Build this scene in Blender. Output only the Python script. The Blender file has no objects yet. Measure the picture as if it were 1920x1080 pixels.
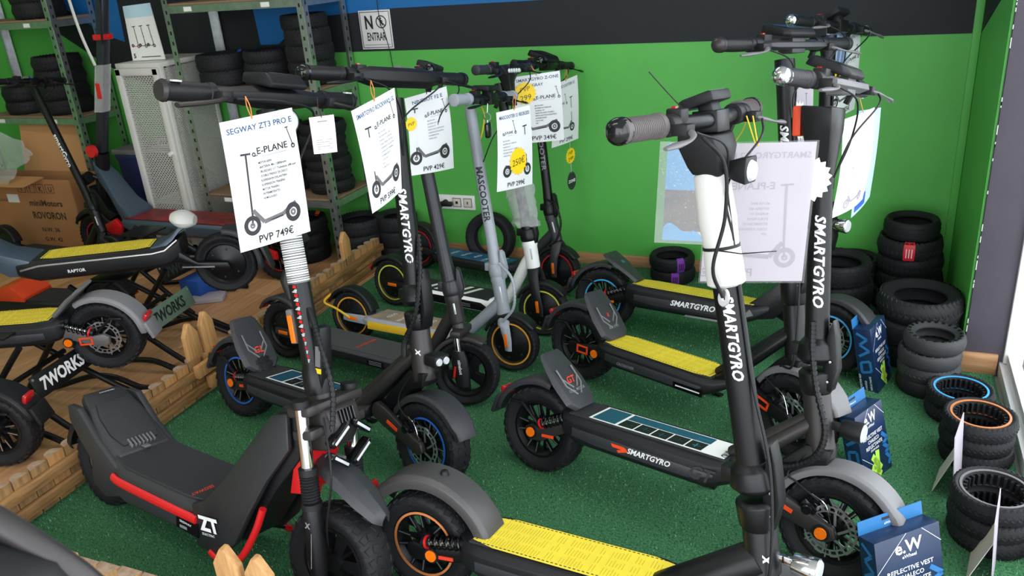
import bpy, bmesh, math, random
from mathutils import Vector, Matrix
random.seed(7)
PI = math.pi
R = math.radians
scene = bpy.context.scene
col = scene.collection

# ------------------------------------------------------------------ camera
CAM_F, PITCH, ROLL, YAW = 1534.286, R(22.4626), R(-4.5782), R(-24.4886)
cam_data = bpy.data.cameras.new('camera')
cam = bpy.data.objects.new('camera', cam_data)
col.objects.link(cam)
scene.camera = cam
cam_data.sensor_fit = 'HORIZONTAL'
cam_data.sensor_width = 36.0
cam_data.lens = CAM_F / 1920 * 36.0
cam_data.clip_start = 0.02
cam_data.clip_end = 100
_fw = Vector((math.sin(YAW) * math.cos(PITCH), math.cos(YAW) * math.cos(PITCH), -math.sin(PITCH)))
_r = Vector((math.cos(YAW), -math.sin(YAW), 0))
_u = _r.cross(_fw)
_r2 = _r * math.cos(ROLL) + _u * math.sin(ROLL)
_u2 = _u * math.cos(ROLL) - _r * math.sin(ROLL)
cam.matrix_world = Matrix(((_r2.x, _u2.x, -_fw.x, 0), (_r2.y, _u2.y, -_fw.y, 0), (_r2.z, _u2.z, -_fw.z, 1.5), (0, 0, 0, 1)))
cam_data.dof.use_dof = True
cam_data.dof.focus_distance = 2.0
cam_data.dof.aperture_fstop = 14

# ------------------------------------------------------------------ world, lights, exposure
world = bpy.data.worlds.new('overcast_sky')
scene.world = world
world.use_nodes = True
bgn = world.node_tree.nodes['Background']
bgn.inputs[0].default_value = (0.90, 0.95, 1.0, 1)
bgn.inputs[1].default_value = 5.4

def area(name, loc, rot, sx, sy, power, color=(1, 1, 1), portal=False):
    l = bpy.data.lights.new(name, 'AREA')
    l.shape = 'RECTANGLE'
    l.size, l.size_y, l.energy, l.color = sx, sy, power, color
    o = bpy.data.objects.new(name, l)
    o.location, o.rotation_euler = loc, rot
    col.objects.link(o)
    if portal:
        l.cycles.is_portal = True
    return o
area('window_portal', (0.56, 0.85, 1.3), (0, R(90), 0), 2.7, 4.0, 1, portal=True)
area('storefront_portal', (-.85, -1.42, 1.3), (R(90), 0, 0), 2.6, 2.4, 1, portal=True)
scene.view_settings.view_transform = 'Standard'
scene.view_settings.look = 'None'
scene.view_settings.gamma = 1
scene.view_settings.use_curve_mapping = False
scene.view_settings.exposure = 0.0

# ------------------------------------------------------------------ materials
def lin(c):
    return tuple(((x / 255) / 12.92 if x / 255 <= 0.04045 else ((x / 255 + 0.055) / 1.055) ** 2.4) for x in c)
MATS = {}
def mat(name, rgb, rough=0.5, metal=0.0, var=0.0, vscale=20.0, bump=0.0, bscale=200.0, spec=0.5, stretch=None, coat=0.0, rgb2=None, trans=0.0, alpha=1.0, emit=0.0, sub=0.0):
    if name in MATS:
        return MATS[name]
    m = bpy.data.materials.new(name)
    m.use_nodes = True
    nt = m.node_tree
    b = nt.nodes['Principled BSDF']
    c = lin(rgb) + (1,)
    b.inputs['Base Color'].default_value = c
    b.inputs['Roughness'].default_value = rough
    b.inputs['Metallic'].default_value = metal
    b.inputs['Specular IOR Level'].default_value = spec
    b.inputs['Coat Weight'].default_value = coat
    b.inputs['Transmission Weight'].default_value = trans
    b.inputs['Alpha'].default_value = alpha
    if emit:
        b.inputs['Emission Color'].default_value = c
        b.inputs['Emission Strength'].default_value = emit
    if sub:
        b.inputs['Subsurface Weight'].default_value = sub
    if var or bump or rgb2:
        tc = nt.nodes.new('ShaderNodeTexCoord')
        mp = nt.nodes.new('ShaderNodeMapping')
        nt.links.new(tc.outputs['Object'], mp.inputs[0])
        if stretch:
            mp.inputs['Scale'].default_value = stretch
    if var or rgb2:
        n = nt.nodes.new('ShaderNodeTexNoise')
        n.inputs['Scale'].default_value = vscale
        n.inputs['Detail'].default_value = 6
        nt.links.new(mp.outputs[0], n.inputs['Vector'])
        rp = nt.nodes.new('ShaderNodeValToRGB')
        rp.color_ramp.elements[0].position = 0.32
        rp.color_ramp.elements[1].position = 0.68
        if rgb2:
            rp.color_ramp.elements[0].color = lin(rgb2) + (1,)
            rp.color_ramp.elements[1].color = c
        else:
            rp.color_ramp.elements[0].color = tuple(x * (1 - var) for x in c[:3]) + (1,)
            rp.color_ramp.elements[1].color = tuple(min(1, x * (1 + var)) for x in c[:3]) + (1,)
        nt.links.new(n.outputs['Fac'], rp.inputs[0])
        nt.links.new(rp.outputs[0], b.inputs['Base Color'])
    if bump:
        n2 = nt.nodes.new('ShaderNodeTexNoise')
        n2.inputs['Scale'].default_value = bscale
        n2.inputs['Detail'].default_value = 3
        nt.links.new(mp.outputs[0], n2.inputs['Vector'])
        bp = nt.nodes.new('ShaderNodeBump')
        bp.inputs['Strength'].default_value = bump
        bp.inputs['Distance'].default_value = 0.002
        nt.links.new(n2.outputs['Fac'], bp.inputs['Height'])
        nt.links.new(bp.outputs[0], b.inputs['Normal'])
    MATS[name] = m
    return m

M_GREEN = mat('green_wall_paint', (80, 168, 72), 0.55, var=0.05, vscale=3, bump=0.15, bscale=60)
M_BLACKP = mat('black_wall_paint', (15, 19, 26), 0.7, var=0.08, vscale=3)
M_BLUEP = mat('blue_wall_paint', (10, 96, 160), 0.55, var=0.05, vscale=3)
M_PILLAR = mat('charcoal_pillar_paint', (74, 68, 78), 0.7, var=0.06, vscale=6, bump=0.2, bscale=80)
M_WHITEP = mat('white_paint', (225, 225, 222), 0.5)
M_CEIL = mat('ceiling_paint', (215, 215, 212), 0.8)
M_CONC = mat('pavement_concrete', (165, 163, 158), 0.9, var=0.1, vscale=5)
M_PINE = mat('pine_wood', (196, 150, 96), 0.6, rgb2=(166, 118, 68), vscale=9, stretch=(10, 10, 1), bump=0.25, bscale=40)
M_PINEH = mat('pine_wood_rail', (164, 122, 76), 0.6, rgb2=(116, 82, 46), vscale=9, stretch=(1, 10, 10), bump=0.3, bscale=40)
M_PINED = mat('weathered_pine', (172, 134, 88), 0.7, rgb2=(122, 92, 58), vscale=8, stretch=(8, 8, 1.2), bump=0.3, bscale=50)
M_CUT = mat('sawn_end_grain', (172, 146, 122), 0.8, rgb2=(140, 112, 92), vscale=60, bump=0.3, bscale=150)
M_LAM = [mat('laminate_board_' + w, c, 0.42, rgb2=c2, vscale=4, stretch=(14, 1.5, 2)) for w, c, c2 in (('light', (214, 166, 122), (194, 144, 100)), ('mid', (204, 156, 112), (182, 132, 90)), ('dark', (194, 146, 102), (170, 120, 80)))]
M_BASE = mat('wooden_skirting', (190, 146, 106), 0.5, rgb2=(160, 114, 76), vscale=6, stretch=(1, 8, 12))
M_RUB = mat('tyre_rubber', (24, 24, 27), 0.66, spec=.3, bump=0.15, bscale=300, var=0.1)
M_RUBG = mat('dusty_tyre_rubber', (40, 40, 42), 0.66, bump=0.2, bscale=200, var=0.15)
M_BLK = mat('black_plastic', (19, 19, 22), 0.5, spec=.35, bump=0.06, bscale=400)
M_BLKM = mat('satin_black_metal', (18, 18, 21), 0.38, 0.2, spec=.4, bump=0.04, bscale=500)
M_BLKG = mat('gloss_black', (14, 14, 17), 0.15)
M_CHAR = mat('charcoal_metal', (56, 52, 52), 0.42, 0.45, bump=0.05, bscale=400)
M_DGREY = mat('dark_grey_plastic', (44, 44, 48), 0.5, bump=0.06, bscale=300)
M_GREY = mat('mid_grey_plastic', (104, 102, 104), 0.5, bump=0.05, bscale=300)
M_LGREY = mat('light_grey_paint', (150, 155, 163), 0.38)
M_WHT = mat('white_gloss', (232, 232, 230), 0.3)
M_CHROME = mat('chrome', (225, 225, 228), 0.1, 1.0)
M_ALU = mat('machined_aluminium', (196, 196, 198), 0.3, 0.9)
M_GALV = mat('galvanised_steel', (170, 172, 172), 0.3, 0.85, var=0.12, vscale=30)
M_YEL = mat('yellow_label_film', (228, 206, 58), 0.5, var=0.04, vscale=12, bump=0.5, bscale=20)
M_YINK = mat('olive_ink', (196, 172, 34), 0.6)
M_YELSTK = mat('yellow_sticker', (248, 208, 20), 0.5)
M_ORNG = mat('orange_reflector', (236, 112, 14), 0.25, var=0.1, vscale=200, coat=0.5)
M_ORP = mat('orange_red_plastic', (226, 70, 24), 0.4)
M_RED = mat('red_plastic', (196, 26, 30), 0.35)
M_REDL = mat('red_lamp_lens', (176, 22, 28), 0.18, coat=0.6)
M_BLUER = mat('blue_rim_tape', (38, 98, 190), 0.4)
M_CYAN = mat('cyan_rim_tape', (70, 160, 215), 0.4)
M_YELR = mat('yellow_green_rim', (205, 205, 72), 0.4)
M_AMB = mat('amber_rim', (214, 152, 48), 0.4)
M_REDR = mat('red_rim', (170, 22, 36), 0.4)
M_COPR = mat('copper_rim', (196, 120, 70), 0.4)
M_SLATE = mat('slate_blue_metal', (70, 84, 98), 0.38, 0.2)
M_TEAL = mat('teal_print', (60, 150, 180), 0.5)
def paper(name, rgb, k=.4):
    m = mat(name, rgb, .5)
    nt = m.node_tree
    b = nt.nodes['Principled BSDF']
    t = nt.nodes.new('ShaderNodeBsdfTranslucent')
    t.inputs[0].default_value = lin(rgb) + (1,)
    x = nt.nodes.new('ShaderNodeMixShader')
    x.inputs[0].default_value = k
    nt.links.new(b.outputs[0], x.inputs[1])
    nt.links.new(t.outputs[0], x.inputs[2])
    nt.links.new(x.outputs[0], nt.nodes['Material Output'].inputs[0])
    return m
M_PAPER = paper('white_paper', (250, 250, 252), .3)
M_PAPERB = paper('paper_back', (216, 208, 217), .45)
M_INK = mat('black_ink', (24, 24, 28), 0.5)
M_INKG = mat('grey_ink', (120, 122, 126), 0.5)
M_INKF = paper('faint_show_through_ink', (186, 178, 190), .45)
M_INKB = mat('blue_ink', (30, 74, 118), 0.5)
M_INKW = mat('white_ink', (225, 225, 225), 0.5)
M_INKR = mat('red_ink', (214, 58, 30), 0.5)
M_CARD = mat('cardboard', (168, 118, 76), 0.8, var=0.06, vscale=6, bump=0.1, bscale=60)
M_CARDIN = mat('cardboard_inside', (184, 134, 88), 0.8)
M_CARPET = mat('artificial_turf', (78, 132, 88), 0.9, rgb2=(36, 80, 56), vscale=170, bump=1.0, bscale=330, spec=0.15)
M_FOAM = mat('white_foam', (206, 204, 200), 0.7, bump=0.1, bscale=80)
M_BOXB = mat('navy_box_print', (22, 44, 78), 0.32, rgb2=(16, 32, 60), vscale=4)
M_BOXL = mat('blue_box_print', (40, 104, 158), 0.35)
M_LIME = mat('lime_print', (176, 220, 80), 0.4)
M_PURP = mat('purple_label', (120, 50, 160), 0.45)
M_REDT = mat('red_label', (206, 30, 48), 0.45)
M_BLUET = mat('blue_label', (34, 84, 168), 0.45)
M_ORT = mat('orange_label', (224, 88, 40), 0.45)
M_SKY = mat('brochure_blue', (64, 158, 206), 0.4)
M_WOODS = mat('brochure_brown', (96, 66, 52), 0.5, rgb2=(50, 44, 40), vscale=40)
M_DARKBLUE = mat('navy_plastic', (26, 40, 88), 0.4)
M_STRING = mat('orange_string', (206, 130, 62), 0.7)
M_YTIE = mat('yellow_zip_tie', (226, 190, 30), 0.4)
M_SERR = mat('sticker_back', (232, 226, 212), 0.6)
M_LENS = mat('lamp_lens', (220, 222, 226), 0.12, 0.3)
M_BEIGE = mat('beige_card', (206, 198, 186), 0.7)

def thin_film(name, tint, gloss=0.12, rough=0.12, bump=0.0, cover=0.0, bscale=25.0):
    """clear sheet: transparent body, glossy surface, optional milky cover"""
    m = bpy.data.materials.new(name)
    m.use_nodes = True
    nt = m.node_tree
    nt.nodes.clear()
    out = nt.nodes.new('ShaderNodeOutputMaterial')
    tr = nt.nodes.new('ShaderNodeBsdfTransparent')
    tr.inputs[0].default_value = tint + (1,)
    gl = nt.nodes.new('ShaderNodeBsdfGlossy')
    gl.inputs['Roughness'].default_value = rough
    df = nt.nodes.new('ShaderNodeBsdfDiffuse')
    df.inputs[0].default_value = (0.85, 0.85, 0.87, 1)
    m1 = nt.nodes.new('ShaderNodeMixShader')
    m1.inputs[0].default_value = cover
    m2 = nt.nodes.new('ShaderNodeMixShader')
    m2.inputs[0].default_value = gloss
    nt.links.new(tr.outputs[0], m1.inputs[1])
    nt.links.new(df.outputs[0], m1.inputs[2])
    nt.links.new(m1.outputs[0], m2.inputs[1])
    nt.links.new(gl.outputs[0], m2.inputs[2])
    nt.links.new(m2.outputs[0], out.inputs[0])
    if bump:
        n = nt.nodes.new('ShaderNodeTexNoise')
        n.inputs['Scale'].default_value = bscale
        bp = nt.nodes.new('ShaderNodeBump')
        bp.inputs['Strength'].default_value = bump
        bp.inputs['Distance'].default_value = 0.01
        nt.links.new(n.outputs['Fac'], bp.inputs['Height'])
        nt.links.new(bp.outputs[0], gl.inputs['Normal'])
    return m
M_GLASS = thin_film('window_glass', (0.97, 0.98, 0.98), 0.06, 0.02)
M_BAG = thin_film('clear_plastic_film', (0.96, 0.97, 0.98), 0.08, 0.15, 0.25, 0.10)
M_BUBBLE = thin_film('bubble_wrap', (0.93, 0.95, 0.96), 0.24, 0.2, 0.8, 0.26, 90.0)
M_SLEEVE = thin_film('plastic_sleeve', (0.98, 0.98, 0.98), 0.05, 0.08, 0.05, 0.03)

# ------------------------------------------------------------------ mesh builder
class MB:
    def __init__(s):
        s.v, s.f, s.m = [], [], []
    def add(s, vs, fs, m=0):
        o = len(s.v)
        s.v += [tuple(v) for v in vs]
        s.f += [tuple(i + o for i in f) for f in fs]
        s.m += [m] * len(fs)
        return s
    def box(s, c, d, rot=None, m=0):
        c = Vector(c)
        vs = []
        for x in (-.5, .5):
            for y in (-.5, .5):
                for z in (-.5, .5):
                    p = Vector((x * d[0], y * d[1], z * d[2]))
                    if rot is not None:
                        p = rot @ p
                    vs.append(c + p)
        return s.add(vs, [(0, 1, 3, 2), (4, 6, 7, 5), (0, 4, 5, 1), (2, 3, 7, 6), (0, 2, 6, 4), (1, 5, 7, 3)], m)
    def loft(s, rings, m=0, caps=True, closed=False):
        n = len(rings[0])
        vs = [p for r_ in rings for p in r_]
        fs = []
        k = len(rings)
        for i in range(k if closed else k - 1):
            a, b = i * n, ((i + 1) % k) * n
            for j in range(n):
                j2 = (j + 1) % n
                fs.append((a + j, a + j2, b + j2, b + j))
        if caps and not closed:
            fs.append(tuple(range(n))[::-1])
            fs.append(tuple((k - 1) * n + j for j in range(n)))
        return s.add(vs, fs, m)
    def tube(s, pts, r, seg=12, m=0, caps=True, flat=1.0):
        pts = [Vector(p) for p in pts]
        rr = r if isinstance(r, (list, tuple)) else [r] * len(pts)
        rings = []
        t0 = (pts[1] - pts[0]).normalized()
        up = Vector((0, 0, 1)) if abs(t0.z) < 0.9 else Vector((0, 1, 0))
        nrm = t0.cross(up).normalized()
        for i, p in enumerate(pts):
            t = (pts[min(i + 1, len(pts) - 1)] - pts[max(i - 1, 0)])
            if t.length < 1e-9:
                t = t0
            t = t.normalized()
            nrm = (nrm - t * nrm.dot(t)).normalized()
            bn = t.cross(nrm)
            rings.append([p + (nrm * math.cos(2 * PI * j / seg) + bn * math.sin(2 * PI * j / seg) * flat) * rr[i] for j in range(seg)])
        return s.loft(rings, m, caps)
    def cyl(s, p0, p1, r0, r1=None, seg=20, m=0):
        return s.tube([p0, p1], [r0, r0 if r1 is None else r1], seg, m)
    def lathe(s, prof, c=(0, 0, 0), axis='y', seg=40, m=0, closed=True, a0=0.0, a1=2 * PI):
        full = abs(a1 - a0 - 2 * PI) < 1e-6
        rings = []
        for i in range(seg if full else seg + 1):
            a = a0 + (a1 - a0) * i / seg
            ca, sa = math.cos(a), math.sin(a)
            ring = []
            for r_, w in prof:
                if axis == 'y':
                    ring.append((c[0] + r_ * ca, c[1] + w, c[2] + r_ * sa))
                else:
                    ring.append((c[0] + r_ * ca, c[1] + r_ * sa, c[2] + w))
            rings.append(ring)
        n = len(prof)
        if closed:
            return s.loft(rings, m, caps=not full, closed=full)
        vs = [p for r_ in rings for p in r_]
        fs = []
        k = len(rings)
        for i in range(k if full else k - 1):
            a, b = i * n, ((i + 1) % k) * n
            for j in range(n - 1):
                fs.append((a + j, a + j + 1, b + j + 1, b + j))
        return s.add(vs, fs, m)
    def prism(s, poly, y0, y1, m=0, axis='y'):
        n = len(poly)
        if axis == 'y':
            vs = [(p[0], y0, p[1]) for p in poly] + [(p[0], y1, p[1]) for p in poly]
        elif axis == 'x':
            vs = [(y0, p[0], p[1]) for p in poly] + [(y1, p[0], p[1]) for p in poly]
        else:
            vs = [(p[0], p[1], y0) for p in poly] + [(p[0], p[1], y1) for p in poly]
        fs = [tuple(range(n)), tuple(range(2 * n - 1, n - 1, -1))]
        for j in range(n):
            k = (j + 1) % n
            fs.append((j, j + n, k + n, k))
        return s.add(vs, fs, m)
    def deck(s, st, m=0, ch=0.012):
        """stations (u, h_low, h_high, half_width) with chamfered edges"""
        rings = []
        for u, a, b, w in st:
            c = min(ch, (b - a) * 0.35, w * .4)
            rings.append([(u, -w + c, a), (u, w - c, a), (u, w, a + c), (u, w, b - c), (u, w - c, b), (u, -w + c, b), (u, -w, b - c), (u, -w, a + c)])
        return s.loft(rings, m)
    def build(s, name, mats, parent=None, bevel=0.0, M=None, ang=38, segs=2, tris=False):
        me = bpy.data.meshes.new(name)
        me.from_pydata(s.v, [], s.f)
        mats = mats if isinstance(mats, (list, tuple)) else [mats]
        for m in mats:
            me.materials.append(m)
        me.polygons.foreach_set('material_index', s.m)
        bm = bmesh.new()
        bm.from_mesh(me)
        bmesh.ops.recalc_face_normals(bm, faces=bm.faces)
        if bevel:
            es = [e for e in bm.edges if len(e.link_faces) == 2 and e.calc_face_angle(0) > R(28)]
            bmesh.ops.bevel(bm, geom=es, offset=bevel, segments=segs, profile=0.5, affect='EDGES', clamp_overlap=True)
        bm.to_mesh(me)
        bm.free()
        me.polygons.foreach_set('use_smooth', [True] * len(me.polygons))
        me.set_sharp_from_angle(angle=R(ang))
        me.update()
        o = bpy.data.objects.new(name, me)
        col.objects.link(o)
        if parent is not None:
            o.parent = parent
        if M is not None:
            o.matrix_local = M
        return o

def tag(o, label=None, cat=None, group=None, kind=None):
    if label: o['label'] = label
    if cat: o['category'] = cat
    if group: o['group'] = group
    if kind: o['kind'] = kind
    return o
def empty(name, M, label, cat, group=None):
    o = bpy.data.objects.new(name, None)
    col.objects.link(o)
    o.empty_display_size = 0.1
    o.matrix_world = M
    return tag(o, label, cat, group)
def lab(o, t):
    o['label'] = t
    return o
def inst(name, src, parent, M=None):
    o = src.copy()
    o.name = name
    col.objects.link(o)
    o.parent = parent
    o.matrix_local = M if M is not None else Matrix.Identity(4)
    return o
def meshobj(name, me, parent, M=None):
    o = bpy.data.objects.new(name, me)
    col.objects.link(o)
    if parent is not None:
        o.parent = parent
    if M is not None:
        o.matrix_local = M
    return o

# ------------------------------------------------------------------ lettering
_tc = {}
def glyphs(txt, bold=0.0, shear=0.0, spacing=1.0, sx=1.0):
    k = (txt, bold, shear, spacing, sx)
    if k in _tc:
        return _tc[k]
    cu = bpy.data.curves.new('lettering', 'FONT')
    cu.body = txt
    cu.size = 1.0
    cu.offset = bold
    cu.shear = shear
    cu.space_character = spacing
    cu.resolution_u = 2
    ob = bpy.data.objects.new('lettering', cu)
    me = bpy.data.meshes.new_from_object(ob)
    vs = [(v.co.x * sx, v.co.y) for v in me.vertices]
    fs = [tuple(p.vertices) for p in me.polygons]
    bpy.data.objects.remove(ob)
    bpy.data.curves.remove(cu)
    bpy.data.meshes.remove(me)
    w = max((v[0] for v in vs), default=0)
    _tc[k] = (vs, fs, w)
    return _tc[k]
def text_flat(mb, txt, org, X, Y, size, m=0, bold=0.01, shear=0.0, align='L', spacing=1.0, width=None, sx=1.0):
    vs, fs, w = glyphs(txt, bold, shear, spacing, sx)
    X, Y, org = Vector(X), Vector(Y), Vector(org)
    kx = size if width is None else width / max(w, 1e-6)
    off = {'L': 0, 'C': -w * kx / 2, 'R': -w * kx}[align]
    mb.add([org + X * (x * kx + off) + Y * (y * size) for x, y in vs], fs, m)
def text_cyl(name, txt, p_start, ax, radius, zero, side, size, material, parent, M=None, bold=0.02, shear=0.2, width=None, lift=0.0006, spacing=1.05):
    """letters run along ax from p_start, tops turn from zero towards side around the tube"""
    vs, fs, w = glyphs(txt, bold, shear, spacing)
    kx = size if width is None else width / w
    bm = bmesh.new()
    bv = [bm.verts.new((x * kx, (y - 0.35) * size, 0)) for x, y in vs]
    for f in fs:
        try:
            bm.faces.new([bv[i] for i in f])
        except ValueError:
            pass
    for i in range(-5, 6):
        bmesh.ops.bisect_plane(bm, geom=bm.verts[:] + bm.edges[:] + bm.faces[:], plane_co=(0, i * size / 11, 0), plane_no=(0, 1, 0))
    ax, zero, side, p_start = Vector(ax), Vector(zero), Vector(side), Vector(p_start)
    rr = radius + lift
    for v in bm.verts:
        a = v.co.y / rr
        v.co = p_start + ax * v.co.x + (zero * math.cos(a) + side * math.sin(a)) * rr
    me = bpy.data.meshes.new(name)
    bm.to_mesh(me)
    bm.free()
    me.materials.append(material)
    return meshobj(name, me, parent, M)

# ------------------------------------------------------------------ tyres, rims, common scooter parts
_me = {}
def tyre_mesh(Rt, W, Rr, style, rub=None, solid=False):
    k = (Rt, W, Rr, style, solid, rub.name if rub else '')
    if k in _me:
        return _me[k]
    mb = MB()
    Rc = (Rt + Rr) / 2 + 0.12 * (Rt - Rr)
    H = Rt - Rc
    w2 = W / 2
    prof = []
    ex = 0.75 if style in ('offroad', 'square') else 1.0
    for i in range(13):
        t = R(-115 + 230 * i / 12)
        c_, s_ = math.cos(t), math.sin(t)
        prof.append((Rc + H * math.copysign(abs(c_) ** ex, c_), w2 * math.copysign(abs(s_) ** ex, s_)))
    prof += [(Rr, w2 * .62), (Rr, w2 * .45), (Rr + .35 * (Rc - Rr), w2 * .42), (Rc + H * .35, 0) if not solid else (Rr + .006, 0), (Rr + .35 * (Rc - Rr), -w2 * .42), (Rr, -w2 * .45), (Rr, -w2 * .62)]
    mb.lathe(prof, seg=44)
    def blk(th, t, la, lc, hh, skew=0.0):
        ct, st = math.cos(t), math.sin(t)
        r_ = Rc + H * math.copysign(abs(ct) ** ex, ct)
        w = w2 * math.copysign(abs(st) ** ex, st)
        rad = Vector((math.cos(th), 0, math.sin(th)))
        tan = Vector((-math.sin(th), 0, math.cos(th)))
        yy = Vector((0, 1, 0))
        n = (rad * ct / max(H, 1e-4) + yy * st / w2).normalized()
        cr = n.cross(tan).normalized()
        p = rad * r_ + yy * w
        a = (tan * math.cos(skew) + cr * math.sin(skew)) * la / 2
        b = (cr * math.cos(skew) - tan * math.sin(skew)) * lc / 2
        q = [p - a - b - n * .004, p + a - b - n * .004, p + a + b - n * .004, p - a + b - n * .004]
        top = [x + n * hh - (x - p) * .18 for x in q]
        mb.add(q + top, [(0, 1, 5, 4), (1, 2, 6, 5), (2, 3, 7, 6), (3, 0, 4, 7), (4, 5, 6, 7)])
    if style == 'offroad':
        N = 30
        for i in range(N):
            th = 2 * PI * i / N
            for s_ in (-1, 1):
                o = (0.5 if s_ > 0 else 0) * 2 * PI / N
                blk(th + o, s_ * R(14), .020 * Rt / .13, W * .20, .005, s_ * .35)
                blk(th + o, s_ * R(44), .018 * Rt / .13, W * .20, .005, -s_ * .3)
                blk(th + o + PI / N, s_ * R(74), .013, W * .16, .003)
    elif style == 'square':
        N = 34
        for i in range(N):
            th = 2 * PI * i / N
            for j, t in enumerate((-50, -18, 18, 50)):
                blk(th + (j % 2) * PI / N, R(t), 2 * PI * Rt / N * .62, W * .2, .004)
    elif style == 'road':
        N = 40
        for i in range(N):
            th = 2 * PI * i / N
            for s_ in (-1, 1):
                blk(th + (s_ > 0) * PI / N, s_ * R(33), 2 * PI * Rt / N * .68, W * .58, .0028, s_ * .5)
    elif style == 'wave':
        N = 22
        for i in range(N):
            th = 2 * PI * i / N
            for s_ in (-1, 1):
                blk(th + (s_ > 0) * PI / N, s_ * R(48), 2 * PI * Rt / N * .6, W * .38, .0018, s_ * .35)
    elif style == 'slick':
        for w_ in (-.28, 0, .28):
            t = math.asin(w_ * 1.6)
            for s_ in (-1,):
                pr = [(Rc + H * math.cos(t) - .003, w2 * math.sin(t) - .0012), (Rc + H * math.cos(t) + .0012, w2 * math.sin(t) - .0012), (Rc + H * math.cos(t) + .0012, w2 * math.sin(t) + .0012), (Rc + H * math.cos(t) - .003, w2 * math.sin(t) + .0012)]
                mb.lathe(pr, seg=44)
    if solid:
        for i in range(26):
            th = 2 * PI * i / 26
            rt = Matrix.Rotation(-th, 3, 'Y')
            mb.box(rt @ Vector((Rr - .004, 0, 0)), (.012, W * .62, .006), rt)
    tmp = mb.build('tyre', rub or M_RUB, ang=45)
    me = tmp.data
    bpy.data.objects.remove(tmp)
    _me[k] = me
    return me

def disc_mesh(r_=.062):
    k = ('disc', r_)
    if k not in _me:
        mb = MB()
        mb.lathe([(r_ * .74, -.001), (r_ * .80, -.001), (r_ * .80, .001), (r_ * .74, .001)], seg=40)
        for i in range(20):
            a = 2 * PI * i / 20
            rt = Matrix.Rotation(-a, 3, 'Y')
            mb.box(rt @ Vector((r_ * .88, 0, 0)), (r_ * .2, .0018, .005), rt)
            mb.lathe([(r_ * .93, -.001), (r_ * (1.03 if i % 2 else .99), -.001), (r_ * (1.03 if i % 2 else .99), .001), (r_ * .93, .001)], seg=2, a0=a, a1=a + 2 * PI / 20 + .001)
        for i in range(6):
            a = 2 * PI * i / 6
            p0 = Vector((math.cos(a) * r_ * .3, 0, math.sin(a) * r_ * .3))
            p1 = Vector((math.cos(a + .45) * r_ * .78, 0, math.sin(a + .45) * r_ * .78))
            d = (p1 - p0)
            n = Vector((-d.z, 0, d.x)).normalized() * .003
            y = Vector((0, .001, 0))
            mb.add([p0 - n - y, p1 - n - y, p1 + n - y, p0 + n - y, p0 - n + y, p1 - n + y, p1 + n + y, p0 + n + y], [(0, 1, 2, 3), (7, 6, 5, 4), (0, 4, 5, 1), (1, 5, 6, 2), (2, 6, 7, 3), (3, 7, 4, 0)])
        t = mb.build('brake_disc', M_ALU)
        _me[k] = t.data
        bpy.data.objects.remove(t)
    return _me[k]

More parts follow.
